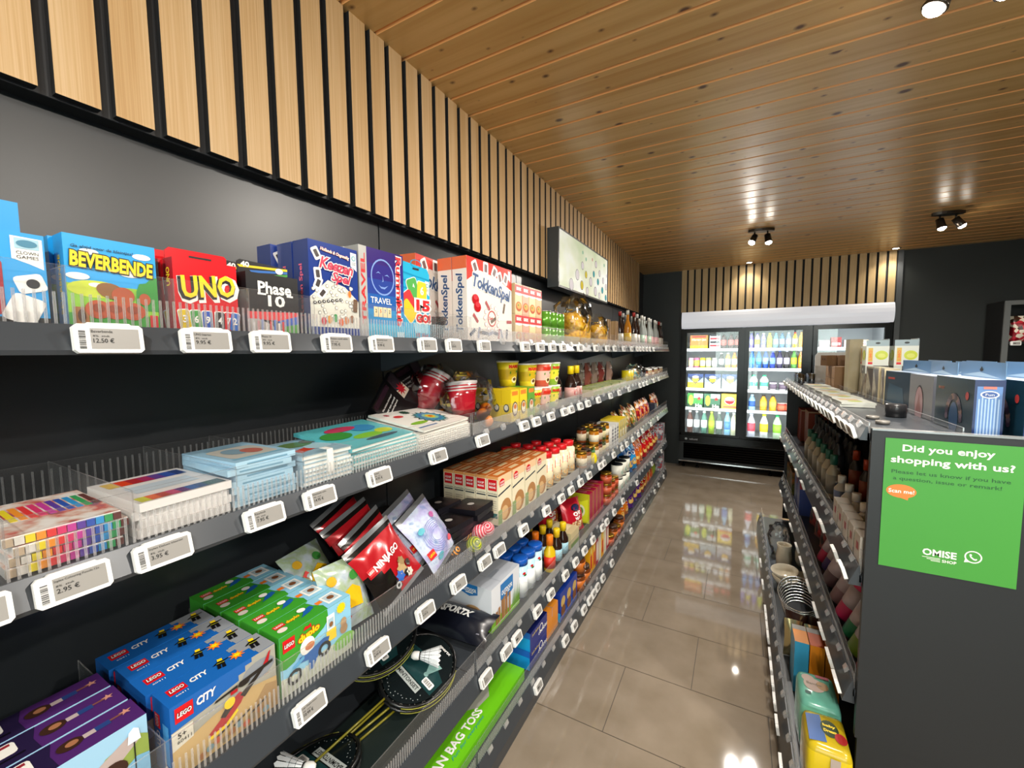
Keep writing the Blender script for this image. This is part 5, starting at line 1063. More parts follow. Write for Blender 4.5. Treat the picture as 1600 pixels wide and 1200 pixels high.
JR = [bottle('jar', 'jar', jp, b, (.031, .083, .098, l), (.015, .06, .0335, lb), n=12) for b, l, lb in ((c('#7c3c1c', .1), JL, c('#c8b89c')), (c('#b8741c', .08), mat('gold_lid', '#a8802c', .25, .8), c('#e8dcc0')), (c('#a88c5c', .1), c('#e8e8e4'), c('#8c6c4c')), (c('#3c4c20', .1), mat('gold_lid'), c('#d8cc9c')), (c('#c8b83c', .1), c('#d8b81c'), c('#e8e4c8')))]
for i, y in enumerate((4.25, 4.36, 4.47, 4.58, 4.69, 4.80, 4.91, 5.02, 5.13)):
    for r in range(2): JR[2 if i % 3 else 0].put((-.82 - .08 * r, y, S2), i, 'small jar at the far end of the second shelf, %s row, %s' % (RW[r], ow(i, 9)), 'small jars on the second shelf')
# ---- third shelf
def a_(m, F):
    f, g, t = F['F'], F['L'], F['T']
    m.rect(f, 0, .165, .112, .198, c('#efc89c', .3), 1); m.ell(f, .03, .17, .02, .016, RED, 2); m.rect(f, .012, .155, .048, .18, RED, 3); m.text(f, 'KOOP', .03, .172, .03, .008, WH, 4, .03); m.text(f, 'MANS', .03, .161, .03, .008, WH, 4, .03)
    m.pol(f, [(.0, .118), (.1, .135), (.1, .142), (0, .125)], c('#28323c'), 2); m.ell(f, .062, .05, .045, .045, c('#b07c48', .3), 1); m.ell(f, .05, .04, .03, .028, c('#d8b07c', .3), 2); m.rect(f, 0, .0, .03, .06, c('#8ca06c', .3), 2)
    m.rect(g, .006, .14, .046, .185, RED, 1); m.text(g, 'KOOP', .026, .168, .03, .009, WH, 2, .03); m.text(g, 'MANS', .026, .154, .03, .009, WH, 2, .03); m.rect(g, 0, .187, .052, .198, c('#e8a05c', .3), 1); m.text(g, 'Pannenkoeken', .026, .128, .044, .006, c('#30383c'), 1, .01); m.rect(g, .004, .116, .048, .121, c('#28323c'), 1)
    for k in range(5): m.rect(g, .008, .06 + .009 * k, .044, .063 + .009 * k, c('#b8ac94'), 1)
    m.rect(g, .004, .028, .048, .048, c('#4c7c78'), 1); m.rect(t, 0, 0, .112, .052, c('#d0702c', .3), 1); m.rect(t, .02, .015, .09, .037, c('#e8c898', .3), 2)
PK = carton('baking_mix_carton', 'baking mix carton', .112, .052, .198, c('#e9dfc0', .35), a_, side=c('#ece2c4', .35))
for j, y in enumerate((1.44, 1.56, 1.68, 1.80)):
    for i in range(5 if j < 3 else 4):
        PK.put((-.827 - .055 * i - .026, y, S3), RZ, 'cream baking mix carton with red badge, %s row, %s column' % (RW[i], ['nearest', 'second', 'third', 'farthest'][j]), 'baking mix cartons')
def a2(q, f): q.rect(f, -.018, .085, .018, .125, RED, 1); q.text(f, 'KOOP', 0, .112, .028, .008, WH, 2, .03); q.text(f, 'MANS', 0, .099, .028, .008, WH, 2, .03); q.rect(f, -.03, .062, .03, .068, c('#28408c'), 1); q.ell(f, 0, .035, .028, .022, c('#c88c44'), 1); q.ell(f, .005, .038, .018, .012, c('#e0b87c'), 2)
SB = bottle('shaker_bottle', 'bottle', [(.034, 0), (.037, .005), (.037, .13), (.032, .15), (.027, .158)], c('#efe3c4', .3), (.030, .156, .185, mat('red_cap', '#d81c24', .3)), (.01, .145, .0375, c('#efe0bc', .3)), art=a2, n=18)
k = 0
for j, (y, n) in enumerate(((1.915, 4), (2.02, 4), (2.125, 3), (2.23, 2))):
    for i in range(n): SB.put((-.855 - .078 * i, y, S3), RZ - .55, 'pancake shaker bottle with red cap, %s row, %s column' % (RW[i], ow(j, 4)), 'shaker bottles')
def a2(q, f): q.rect(f, -.02, .02, .02, .055, c('#e8dcb8'), 1); q.ell(f, 0, .036, .012, .012, c('#a83c1c'), 2)
k = 0
for i, y in enumerate((2.35, 2.43, 2.51, 2.59, 2.67, 2.75, 2.83)):
    for r in range(3):
        for l in range(1 if (i < 3 or r == 2) else 2): JR[[1, 0, 3][(i + r) % 3]].put((-.815 - .085 * r, y, S3 + .099 * l), i + r, 'glass jar with metal lid on the third shelf, %s row, %s, %s layer' % (RW[r], ow(i, 7), ['lower', 'upper'][l]), 'jars on the third shelf')
p = bottle('juice_bottle', 'bottle', [(.02, 0), (.026, .02), (.022, .05), (.01, .07)], c('#e0cc1c', .2), (.012, .07, .08, c('#2c8c44')), None); p.parts[0][1].star(lambda x, y, o=0: (x, -.006 - o, y), 0, .095, .022, c('#2c8c44'), 1, 7, .3); p.put((-.782, 2.47, S3), RZ, 'little yellow pineapple shaped bottle at the shelf edge before the jars')
p = carton('food_carton', 'food carton', .06, .15, .16, c('#d8d8d4'), lambda m, F: [m.rect(F['F'], .01, .02 + .025 * k, .05, .035 + .025 * k, c('#6c6c74'), 1) for k in range(5)], side=c('#e8e8e6'))
for i, y in enumerate((2.94, 3.01, 3.08)): p.put((-.86, y, S3), RZ, 'white carton with grey print after the jars, %s' % ow(i, 3), 'white cartons')
p = carton('food_carton', 'food carton', .07, .15, .17, c('#c8b468'), lambda m, F: (m.rect(F['F'], .005, .02, .065, .12, c('#a89c5c'), 1), m.ell(F['F'], .035, .07, .024, .03, c('#e8e0c0'), 2)), top=c('#e8c820'), side=c('#dcc44c'))
for i, y in enumerate((3.17, 3.25, 3.33)): p.put((-.86, y, S3), RZ, 'yellow topped carton after the white cartons, %s' % ow(i, 3), 'yellow topped cartons')
VEG = ramp_mat('pasta_bag_print', ['#5c6c2c', '#b8842c', '#d8c890', '#8c3c1c', '#e0dccc'], (45, 45, 45), .2, coat=.3)
p = bag('pasta_bag', .15, .2, .06, VEG, None, None, 31, cat='pasta bag')
for i, y in enumerate((3.5, 3.63, 3.76, 3.9, 4.05)): p.put((-.86 + .02 * (i % 2), y, S3), RZ + .3 * (i % 2), 'printed clear pasta bag leaning on the third shelf, %s' % ow(i, 5), 'pasta bags', (-.4, .15 * (i % 3)))
RDP = ramp_mat('red_snack_print', ['#8c141c', '#b8282c', '#d8843c', '#e8d8c8'], (40, 40, 40), .25, coat=.3)
p = bag('snack_bag', .16, .2, .06, RDP, None, None, 33, cat='snack bag'); p2 = carton('box', 'box', .12, .1, .11, c('#1c2438'), None)
for i, y in enumerate((4.25, 4.45, 4.65, 4.85, 5.05, 5.22)):
    (p if i != 3 else p2).put((-.86, y, S3), RZ, 'red printed snack bag near the far end of the third shelf, %s' % ow(i, 6) if i != 3 else 'dark blue box between red snack bags on the third shelf', 'red snack bags' if i != 3 else None, (-.25, 0) if i != 3 else (0, 0))
# ---- fourth shelf
S4 = SH[3][0]
def racket(x, y, z, rot, lab, accent='#c8cc2c'):
    """badminton racket pair packed face to face on a printed card with a shuttlecock"""
    p = Prod('badminton_set', 'badminton set', .24, .66, .03); rim = mat('racket_rim', '#121314', .25)
    for k in (0, 1):
        q = p.part('racket', 'black racket frame'); pts = []
        for i in range(28): a = 2 * math.pi * i / 28; pts.append((.108 * math.cos(a), .13 * math.sin(a), -.012 + .020 * k))
        q.tube(pts, .006, rim, 6, True); q.tube([(0, -.13, -.012 + .020 * k), (0, -.36, -.012 + .020 * k)], .0035, mat('racket_shaft', '#77701a', .3)); q.tube([(0, -.36, -.012 + .02 * k), (0, -.48, -.012 + .02 * k)], .012, BLACK)
        arc = [(.1145 * math.cos(R_(t)), .1365 * math.sin(R_(t)), -.010 + .02 * k) for t in range(-60, 40, 8)]; q.tube(arc, .0014, c('#9a9a38')); 
        for s_ in range(-4, 5):
            xx = s_ * .022; hh = .125 * math.sqrt(max(0, 1 - (xx / .105) ** 2)); q.box(xx - .0005, xx + .0005, -hh, hh, -.0125 + .02 * k, -.0118 + .02 * k, c('#8c8c88'))
            yy = s_ * .027; ww = .104 * math.sqrt(max(0, 1 - (yy / .127) ** 2)); q.box(-ww, ww, yy - .0005, yy + .0005, -.0118 + .02 * k, -.0111 + .02 * k, c('#8c8c88'))
    q = p.part('backing_card', 'dark teal printed card'); ca = [(.100 * math.cos(2 * math.pi * i / 30), .122 * math.sin(2 * math.pi * i / 30)) for i in range(30)]
    q.prism(ca, .0, .012, c('#0c1416', .25), 'z'); g = lambda a, b, o=0: (a, b, .012 + o)
    q.pol(g, [(-.08, -.035), (.09, -.035), (.09, .02), (.02, .05), (-.07, .04)], c('#17383a', .25), 1)
    q.rect(g, -.082, -.062, .055, -.038, c('#a8b0ae', .3), 2); q.text(g, 'BADMINTONSET', -.012, -.05, .125, .013, BK, 3, .02)
    q.rr(g, .06, -.015, .04, .022, WH, 2)
    for i in range(9): q.rect(g, .044 + .0035 * i, -.022, .0455 + .0035 * i + .0008 * (i % 2), -.008, BK, 3)
    q.pol(g, [(.03, .005), (.04, .005), (.058, .05), (.008, .05)], c('#7ca09c', .3), 2); q.ell(g, .035, .0, .008, .007, c('#7ca09c', .3), 3); q.text(g, 'sportx', .02, .098, .05, .012, WH, 2, .02, .1)
    for i in range(60):
        a = i * 2.4; q.ell(g, .092 * math.cos(a) * (1 - .05 * (i % 3)), .113 * math.sin(a) * (1 - .05 * (i % 3)), .0016, .0016, c('#8c9494'), 1, 6) if math.sin(a) < -.5 else None
    q = p.part('shuttlecock', 'white shuttlecock'); M = Matrix.Translation((-.035, -.005, .036)) @ Matrix.Rotation(R_(60), 4, 'Z') @ Matrix.Rotation(R_(80), 4, 'Y') @ Matrix.Rotation(.4, 4, 'X')
    q.lathe([(.0001, -.002), (.008, .0), (.0125, .008), (.013, .02), (.0115, .026)], WH, n=14, M=M); q.lathe([(.0118, .026), (.0118, .030)], BK, n=14, M=M)
    fe = mat('feather', '#e9edf0', .5)
    for i in range(14):
        a = 2 * math.pi * i / 14; b_ = a + .36; r0, r1 = .011, .031
        q.face([M @ Vector((r0 * math.cos(a), r0 * math.sin(a), .028)), M @ Vector((r0 * math.cos(a + .3), r0 * math.sin(a + .3), .028)), M @ Vector((r1 * math.cos(a + .38), r1 * math.sin(a + .38), .088)), M @ Vector((r1 * 1.04 * math.cos(a + .2), r1 * 1.04 * math.sin(a + .2), .093)), M @ Vector((r1 * math.cos(a), r1 * math.sin(a), .088))], fe)
    for zz in (.045, .06): q.tube([M @ Vector(((.011 + (zz - .028) / .06 * .02) * math.cos(2 * math.pi * i / 14), (.011 + (zz - .028) / .06 * .02) * math.sin(2 * math.pi * i / 14), zz)) for i in range(14)], .0006, BK, 4, True)
    o = p.put((0, 0, 0), 0, lab); o.matrix_world = Matrix.Translation((x, y, z)) @ Euler(rot, 'XYZ').to_matrix().to_4x4(); return o
racket(-.895, .975, .515, (R_(6), R_(20), R_(-6)), 'badminton set with white shuttlecock on a teal card, upper front one near the rail')
racket(-1.03, .93, .60, (R_(8), R_(22), R_(-12)), 'badminton set partly under the third shelf, behind the front set')
racket(-.93, .60, .475, (R_(0), R_(12), R_(172)), 'badminton set lying upside down at the bottom edge of the picture')
p = Prod('box', 'box', .36, .2, .05); p.mb.box(-.18, .18, -.1, .1, 0, .02, c('#1a2322', .35)); p.put((-.90, .76, S4), RZ, 'flat dark green box under the badminton sets')
NV = mat('navy_nylon', '#10131f', .3, 0, .2)
def a_(m, f): m.text(f, 'SPORTX', .17, .085, .15, .034, WH, 6, .05, .1, 0); m.rect(f, .02, .03, .3, .034, c('#8c8c98', .2), 5)
p = bag('sports_bag', .33, .14, .09, NV, a_, None, 41, 16, 12, cat='sports bag', wr=.6)
p.put((-.955, 1.205, S4), R_(4), 'black folded sports bag with white lettering between badminton sets and outdoor game box', None, (-1.2, 0))
p = carton('game_box', 'game box', .235, .235, .178, c('#dfe3ea', .3), None, top=c('#c2c8d2', .3))
def a_(m, F):
    for f, w_ in ((F['L'], 0), (F['F'], .0)):
        m.pol(f, [(0, 0), (.235, 0), (.235, .05), (.2, .035), (.15, .03), (.08, .045), (.04, .035), (0, .06)], c('#7cb82c', .3), 1)
        for i in range(26): x = .003 + .009 * i; h = .055 + .02 * math.sin(i * 2.1) + (.02 if i > 18 or i < 4 else 0); m.pol(f, [(x, .03), (x + .004, .03), (x + .003, h)], c('#8cc040' if i % 2 else '#a8cc70', .3), 2)
    f = F['L']; m.pol(f, [(.09, .178), (.17, .178), (.17, .14), (.13, .128), (.09, .14)], c('#2474b8', .3), 2); m.text(f, 'OUTDOOR', .13, .155, .07, .015, WH, 3, .04); m.rect(f, .112, .141, .148, .146, WH, 3)
    m.ell(f, .148, .062, .045, .032, c('#c8a070', .4), 3); m.ell(f, .14, .055, .032, .026, c('#e0bc88', .4), 4)
    for i in range(22): m.ell(f, .125 + .009 * (i % 5), .04 + .008 * (i // 5), .0035, .003, c('#8a6034', .5), 5, 8)
    m.ell(f, .195, .062, .012, .012, BK, 4); m.ell(f, .195, .062, .0095, .0095, YEL, 5); m.ell(f, .12, .045, .012, .02, c('#2c2418', .5), 4)
    f = F['F']; m.pol(f, [(.07, .165), (.175, .165), (.175, .1), (.12, .082), (.07, .1)], c('#2474b8', .3), 2); m.text(f, 'OUTDOOR', .122, .125, .09, .02, WH, 3, .04); m.rect(f, .1, .108, .145, .113, WH, 3)
    for i, (x, h) in enumerate(((.03, .07), (.05, .08), (.075, .1), (.09, .105), (.11, .115), (.135, .1))): m.rect(f, x, .012, x + .015, h, c(['#9a6c40', '#a87c50'][i % 2], .5), 4 + i % 2)
    for i in range(8): m.pol(f, [(.17 + .008 * i, .02), (.176 + .008 * i, .02), (.175 + .008 * i, .08 + .02 * (i % 3))], c('#6c9c38', .3), 4)
    t = F['T']; m.rect(t, .08, .05, .15, .07, c('#aab2be', .3), 1); m.rect(t, .075, .0, .0765, .235, c('#98a0ac', .3), 1); m.text(t, 'OUTDOOR GAME', .12, .16, .17, .018, c('#6c8c50', .3), 1, .02, 0, 0)
a_(p.mb, frames(.235, .235, .178)); p.put((-.829 - .1175, 1.445, S4), RZ, 'white outdoor game box with blue shield emblem and wooden pins on a green lawn')
BC = mat('blue_cap', '#1656b4', .3)
def a2(q, f): q.pol(f, [(-.03, .06), (.03, .09), (.03, .02), (-.03, .02)], c('#dfe8ea', .3), 1); q.ell(f, .0, .115, .008, .006, RED, 1); q.ell(f, .006, .106, .008, .005, c('#3c7c3c'), 1)
MK = bottle('milk_bottle', 'bottle', [(.032, 0), (.034, .004), (.034, .155)], c('#b8dcea', .25), (.036, .15, .178, BC), (.003, .10, .0344, c('#eef2f2', .3)), art=a2, n=18)
for j, y in enumerate((1.62, 1.70, 1.78)):
    for i in range(4): MK.put((-.855 - .075 * i, y, S4), RZ - .5, 'pale blue milk bottle with blue cap, %s row, %s column' % (RW[i], ow(j, 3)), 'milk bottles')
cpY = mat('yellow_cap', '#e8c41c', .3); cpO = mat('orange_cap', '#f07c1c', .3)
MG1 = bottle('sauce_bottle', 'bottle', [(.028, 0), (.03, .004), (.03, .10), (.014, .135), (.013, .15)], GLS, (.018, .142, .185, cpY), (.02, .08, .0305, c('#9cc8d8')), n=16)
MG2 = bottle('sauce_bottle', 'bottle', [(.028, 0), (.03, .004), (.03, .10), (.014, .13), (.013, .14)], c('#d8b41c', .2), (.018, .135, .185, cpO), (.02, .08, .0305, c('#c82c1c')), n=16)
for i, (y, x) in enumerate(((1.88, -.82), (1.88, -.90), (1.86, -.98))): MG2.put((x, y, S4), 1, 'squeeze bottle with orange cap beside the milk bottles, %s row' % RW[i], 'orange capped bottles')
for j, y in enumerate((1.97, 2.06)):
    for i in range(3 - j): MG1.put((-.82 - .08 * i, y, S4), 1, 'dark seasoning bottle with yellow cap, %s row, %s column' % (RW[i], ['nearest', 'farthest'][j]), 'yellow capped bottles')
p = carton('food_carton', 'food carton', .13, .18, .09, c('#c8b88c'), lambda m, F: (m.rect(F['F'], .0, .0, .13, .03, c('#6c8c3c'), 1), m.rect(F['T'], .02, .04, .11, .14, c('#dcd0a8'), 1), m.text(F['T'], 'BIO', .065, .09, .05, .03, c('#6c8c5c'), 2, .02))); p.put((-.89, 2.2, S4), RZ, 'flat beige food carton between yellow capped bottles and red nut bags')
def a_(m, f): m.ell(f, .1, .145, .04, .022, BK, 5); m.ell(f, .1, .145, .034, .017, c('#2c2c58', .2), 6); m.text(f, 'CHO', .1, .11, .07, .024, WH, 6, .05, 0, .1); m.text(f, 'NUTS', .1, .083, .06, .018, WH, 6, .05, 0, .1); [m.ell(f, .05 + .018 * (i % 6), .03 + .014 * (i // 6) + .004 * (i % 2), .009, .007, c(['#e8c08c', '#f0d8b0', '#c88c4c'][i % 3], .3), 6, 10) for i in range(18)]
p = bag('nut_bag', .19, .2, .09, foil('#c0182c'), a_, None, 52, 14, 16, cat='nut bag')
for i, (y, x) in enumerate(((2.36, -.86), (2.28, -.99), (2.45, -.98))): p.put((x, y, S4), RZ - .3, 'bright red foil nut bag with round black badge, %s of three' % ['front', 'rear near', 'rear far'][i], 'red nut bags', (-.3, .05))
def a_(m, F):
    m.pol(F['L'], [(.01, .01), (.11, .01), (.11, .16), (.06, .14), (.01, .15)], c('#d8dc2c', .25), 1); m.ell(F['L'], .06, .08, .03, .04, c('#e8e8c0', .25), 2); m.ell(F['L'], .06, .08, .018, .025, c('#5c8c3c', .25), 3); m.ell(F['T'], .04, .06, .02, .03, c('#c85c6c', .25), 1)
CRB = carton('cracker_box', 'cracker box', .075, .12, .195, c('#a31c3c', .25), a_, side=c('#b8b824', .25))
for j, y in enumerate((2.56, 2.64, 2.72, 2.80)):
    for i in range(2): CRB.put((-.82 - .122 * i - .06, y, S4 - .0), RZ, 'crimson cracker box with yellow side, %s row, %s' % (RW[i], ow(j, 4)), 'crimson cracker boxes')
TR = bottle('jar', 'jar', [(.04, 0), (.042, .004), (.042, .06), (.038, .066)], c('#8c3414', .1), (.041, .064, .078, mat('gold_lid')), (.012, .05, .0425, c('#c85c3c')), n=16)
for j, y in enumerate((2.93, 3.03, 3.13)):
    for l in range(3 if j == 0 else 2): TR.put((-.83, y, S4 + .08 * l), j, 'red sauce jar with golden lid, %s layer, %s' % (UPW[l], ow(j, 3)), 'sauce jars')
def a2(q, f): q.ell(f, 0, .05, .02, .02, c('#5cac9c'), 1); q.ell(f, .012, .065, .012, .008, c('#d8c43c'), 2); q.rect(f, -.03, .02, .03, .026, c('#c88c7c'), 1)
CN = bottle('can', 'can', [(.045, 0), (.046, .004), (.046, .105)], c('#dcdccf', .3), (.0465, .105, .112, mat('dark_can_lid', '#1c2024', .3, .6)), (.01, .098, .0465, c('#e0e0d4', .3)), art=a2, n=18)
for j, y in enumerate((3.24, 3.36, 3.48)):
    for l in range(2): CN.put((-.83, y, S4 + .114 * l), RZ, 'pale tall tin with coloured print, %s layer, %s' % (UPW[l], ow(j, 3)), 'pale tins')
def chips(q, q2, nm, lvl, ys, sd, txt='Lays', xs=(-.85,), h=.26, w_=.155, z=None, tilt=(-.28, .1)):
    def a_(m, f): m.ell(f, w_ / 2, h * .62, w_ * .3, w_ * .2, WH, 4); m.ell(f, w_ / 2, h * .62, w_ * .26, w_ * .165, c(q2, .25), 5); m.text(f, txt, w_ / 2, h * .62, w_ * .4, w_ * .12, WH, 6, .03, .1); m.ell(f, w_ * .5, h * .28, w_ * .28, h * .12, c('#e0b04c', .3), 4); m.ell(f, w_ * .42, h * .25, w_ * .12, h * .06, c('#f0d080', .3), 5)
    p = bag('crisps_bag', w_, h, .075, foil(q), a_, None, sd, cat='crisps bag')
    for i, y in enumerate(ys): p.put((xs[i % len(xs)], y, SH[lvl][0] + (z or 0)), RZ - .25 + .15 * math.sin(i * 2), '%s foil crisps bag on the %s shelf, %s' % (nm, SHN[lvl], ow(i, len(ys))) if len(ys) > 1 else '%s foil crisps bag on the %s shelf' % (nm, SHN[lvl]), nm + ' crisps bags', tilt)
chips('#1464b0', '#0c2c6c', 'dark blue', 3, (3.62, 3.78), 61, 'Doritos'); chips('#2c9ce0', '#1c4c9c', 'bright blue', 3, (3.92,), 62); chips('#e86c1c', '#a82c14', 'orange', 3, (4.08, 4.24), 63); chips('#c8141c', '#e8b81c', 'red', 3, (4.42, 4.6, 4.76), 64); chips('#a8202c', '#2c2c4c', 'dark red', 3, (4.94, 5.1), 65)
p = Prod('printed_carton', 'carton', .12, .3, .24); m = p.mb; m.box(-.06, .06, -.15, .15, 0, .24, ramp_mat('grey_red_print', ['#8c8c94', '#b8b8bc', '#a83c44', '#6c6c78', '#c8c8cc'], (50, 50, 50), .3)); 
p.put((-.93, 5.27, S4), RZ, 'grey and red printed carton at the far end of the fourth shelf'); p.put((-.93, 5.27, SH[4][0]), RZ, 'grey and red printed carton at the far end of the bottom shelf')
# ---- bottom shelf
S5 = SH[4][0]
LG = c('#6abf1c', .2)
p = carton('game_box', 'game box', .70, .24, .05, LG, None, side=c('#4f9c14', .2)); F = frames(.70, .24, .05)
t = F['T']; p.mb.text(t, 'BEAN BAG TOSS', .265, .06, .33, .034, WH, 2, .03); p.mb.text(t, 'Fun for everyone', .31, .03, .2, .016, c('#1c8c8c'), 2, .0, .4)
p.mb.pol(t, [(.38, .24), (.40, .10), (.43, .07), (.50, .06), (.555, .10), (.60, .24)], c('#a8a89c', .3), 2); p.mb.pol(t, [(.0, .24), (.0, .14), (.1, .15), (.2, .24)], c('#9c1c2c', .3), 2); p.mb.rect(t, .6, .15, .62, .153, BK, 2)
p.put((-.80 - .12, 1.20, S5), RZ, 'long flat bright green bean bag game box lying on the bottom shelf')
def a_(m, F, dark='#1a2468'):
    f, t, l = F['F'], F['T'], F['L']; m.rect(l, 0, 0, .2, .06, c('#1ca0e8', .25), 1); m.pol(l, [(0, .06), (.2, .06), (.2, .09), (0, .09)], c('#2468c8', .25), 1)
    m.ell(t, .09, .06, .02, .02, WH, 1); m.ell(t, .055, .055, .014, .014, c('#9cc83c'), 1); m.ell(t, .035, .05, .015, .012, c('#2c8cd8'), 1); m.text(t, 'Milka', .02, .1, .05, .016, c('#b8a85c'), 1, .02, .2, R_(90)); m.ring(f, .12, .05, .015, .02, WH, 1, 14); m.text(f, 'cookies', .14, .035, .1, .02, WH, 1, .02, .2); m.text(f, 'Soft Baked', .06, .066, .08, .012, c('#c8b45c'), 1, .02, .2)
BB = carton('biscuit_box', 'biscuit box', .19, .2, .085, c('#1d2a7c', .25), a_, top=c('#141c54', .25))
BB.put((-.90, 1.70, S5), RZ, 'dark blue and light blue biscuit box behind the green game box, nearest'); BB.put((-.90, 1.705, S5 + .086), RZ, 'blue biscuit box stacked on the nearest blue one')
p = carton('snack_carton', 'snack carton', .075, .1, .14, c('#e08c2c', .25), lambda m, F: (m.rect(F['L'], 0, .09, .1, .14, c('#3ca0d8'), 1), m.rect(F['L'], 0, 0, .1, .02, c('#e8c41c'), 1), m.ell(F['L'], .05, .05, .03, .02, c('#c86c2c'), 2)))
for i in range(2): p.put((-.86, 1.85 + .078 * i, S5), RZ, 'orange and blue snack carton, %s of two beyond the biscuit boxes' % ['nearer', 'farther'][i], 'orange snack cartons')
p = carton('biscuit_box', 'biscuit box', .085, .15, .16, c('#1c3c9c', .25), lambda m, F: (m.ell(F['F'], .04, .1, .03, .03, c('#c8a85c'), 1), m.rect(F['L'], 0, 0, .15, .05, c('#2ca0e0'), 1), m.text(F['L'], 'Prince', .075, .1, .1, .03, WH, 1, .03, .1), m.ell(F['F'], .042, .05, .03, .03, c('#7c4c24'), 2)))
for i in range(3): p.put((-.88, 2.03 + .088 * i, S5), RZ, 'upright blue biscuit box in a row of three, %s' % ow(i, 3), 'upright blue biscuit boxes')
NJ = bottle('jar', 'jar', [(.04, 0), (.043, .006), (.043, .08), (.036, .095)], c('#6a3414', .15), (.038, .092, .112, c('#3c2418')), (.015, .07, .0435, c('#c86c24')), n=16, art=lambda q, f: (q.ell(f, 0, .043, .02, .016, c('#2c1810'), 1), q.text(f, 'C', 0, .043, .016, .02, WH, 2, .03)))
for i, y in enumerate((2.34, 2.44)):
    for l in range(2 - i): NJ.put((-.83, y, S5 + .113 * l), RZ, 'brown chocolate spread jar, %s %s' % (['nearer', 'farther'][i], ['lower', 'upper'][l]), 'chocolate spread jars')
YT = carton('snack_tube', 'snack pack', .055, .05, .2, c('#e8a81c', .3), lambda m, F: (m.rect(F['F'], .01, .03, .045, .12, c('#c8401c'), 1), m.ell(F['F'], .027, .15, .018, .018, c('#f0dc6c'), 1))); RTb = carton('snack_tube', 'snack pack', .055, .05, .2, c('#a81c38', .3), lambda m, F: m.rect(F['F'], .01, .03, .045, .16, c('#e8e0d0'), 1)); WT = carton('snack_tube', 'snack pack', .055, .05, .19, c('#e0dcd0', .3), lambda m, F: m.rect(F['F'], .01, .02, .02, .17, c('#e8c81c'), 1))
for i, (q, n) in enumerate(((YT, 'yellow'), (YT, 'yellow'), (RTb, 'crimson'), (WT, 'white'), (YT, 'yellow'), (WT, 'white'), (RTb, 'crimson'))): q.put((-.84, 2.55 + .065 * i, S5), RZ, 'tall narrow %s snack pack on the bottom shelf, %s of seven' % (n, ow(i, 7)), 'tall snack packs')
for i, y in enumerate((3.02, 3.12, 3.22, 3.32)): (NJ if i % 2 else TR).put((-.83, y, S5), RZ, 'brown jar beyond the tall snack packs, %s' % ow(i, 4), 'far brown jars')
chips('#f08014', '#c84c14', 'orange round', 4, (3.46, 3.62), 71, 'Lays', h=.2); chips('#5c1c8c', '#3c1068', 'purple', 4, (3.80, 3.98, 4.12), 72, 'Lays'); chips('#a8141c', '#e8b81c', 'dark red small', 4, (4.28, 4.42), 73, 'Lays', h=.2)
p = ramp_mat('stripe_snack', ['#c8401c', '#e8a81c', '#4c4c54', '#d8d4c8'], (70, 10, 10), .3)
p = bag('crisps_bag', .16, .19, .06, p, None, None, 74, cat='crisps bag'); [p.put((-.85, y, S5), RZ, 'orange striped crisps bag on the bottom shelf, %s' % ow(i, 3), 'orange striped crisps bags', (-.3, 0)) for i, y in enumerate((4.58, 4.74, 4.9))]
p = bag('crisps_bag', .14, .19, .06, foil('#8ca83c'), None, None, 75, cat='crisps bag'); p.put((-.85, 5.06, S5), RZ, 'green crisps bag near the far end of the bottom shelf', None, (-.2, 0))
# ================================================================ DRINKS IN THE COOLER
DN = ['left', 'middle', 'right']; RN = ['bottom', 'fourth', 'third', 'second', 'top']
def cputs(p, door, row, xs, y=6.06, lab='', group=None, rz=0):
    for i, x in enumerate(xs):
        for b in range(1):
            p.put((x, 5.999 + p.d / 2, COOLZ[row]), rz, '%s, %s shelf behind %s cooler door%s' % (lab, RN[row], DN[door], '' if len(xs) == 1 else ', %s in its row' % ['first', 'second', 'third', 'fourth', 'fifth', 'sixth', 'seventh', 'eighth', 'ninth'][i]), group or lab + 's in the cooler')
def drink(body, cap, lab, h=.2, r=.03, nm='bottle', art=None, z=(.25, .6)):
    return bottle(nm, nm, [(r * .9, 0), (r, .006), (r, h * .62), (r * .8, h * .74), (r * .4, h * .9), (r * .38, h * .93)], c(body, .12), (r * .48, h * .92, h, c(cap)), (h * z[0], h * z[1], r + .0006, c(lab)), n=12, art=art)
def canp(body, lab, h=.135, r=.031): return bottle('can', 'can', [(r * .85, 0), (r, .008), (r, h - .012), (r * .85, h)], c(body, .25), None, (h * .2, h * .75, r + .0005, c(lab)), n=12)
# left door
def a_(m, F): f = F['F']; m.rect(f, 0, .045, .21, .18, c('#d8783c'), 1); m.text(f, 'Hertog Jan', .105, .12, .17, .035, c('#e8d8b0'), 2, .03); m.rect(f, 0, 0, .21, .045, YEL, 2); m.rect(f, .02, .15, .19, .172, c('#a8342c'), 2)
cputs(carton('beer_crate_pack', 'multipack', .21, .18, .18, c('#e8cc2c'), a_), 0, 4, [-.47], lab='yellow and orange drinks pack')
def a_(m, F): f = F['F']; [m.rect(f, .005, .03 + .045 * k, .12, .055 + .045 * k, c('#242428' if k % 2 else '#b8343c'), 1) for k in range(4)]
cputs(carton('drinks_pack', 'multipack', .125, .12, .175, c('#dcdcdc'), a_), 0, 4, [-.28], lab='white and black drinks pack')
cputs(drink('#3c1414', '#1a1414', '#d85c54', .19, .034), 0, 4, [-.18, -.095, -.02], lab='dark bottle with salmon label')
for x, b, l, k in ((-.56, '#e8a0b4', '#f0dca0', 0), (-.49, '#e86c8c', '#e8d84c', 1), (-.42, '#e0d02c', '#e8e0c0', 2), (-.35, '#c8dc7c', '#e8e8e0', 3), (-.28, '#a8a8a0', '#e8e8e4', 4)): cputs(canp(b, l), 0, 3, [x], lab=['pink can', 'rose can', 'yellow can', 'lime can', 'silver can'][k])
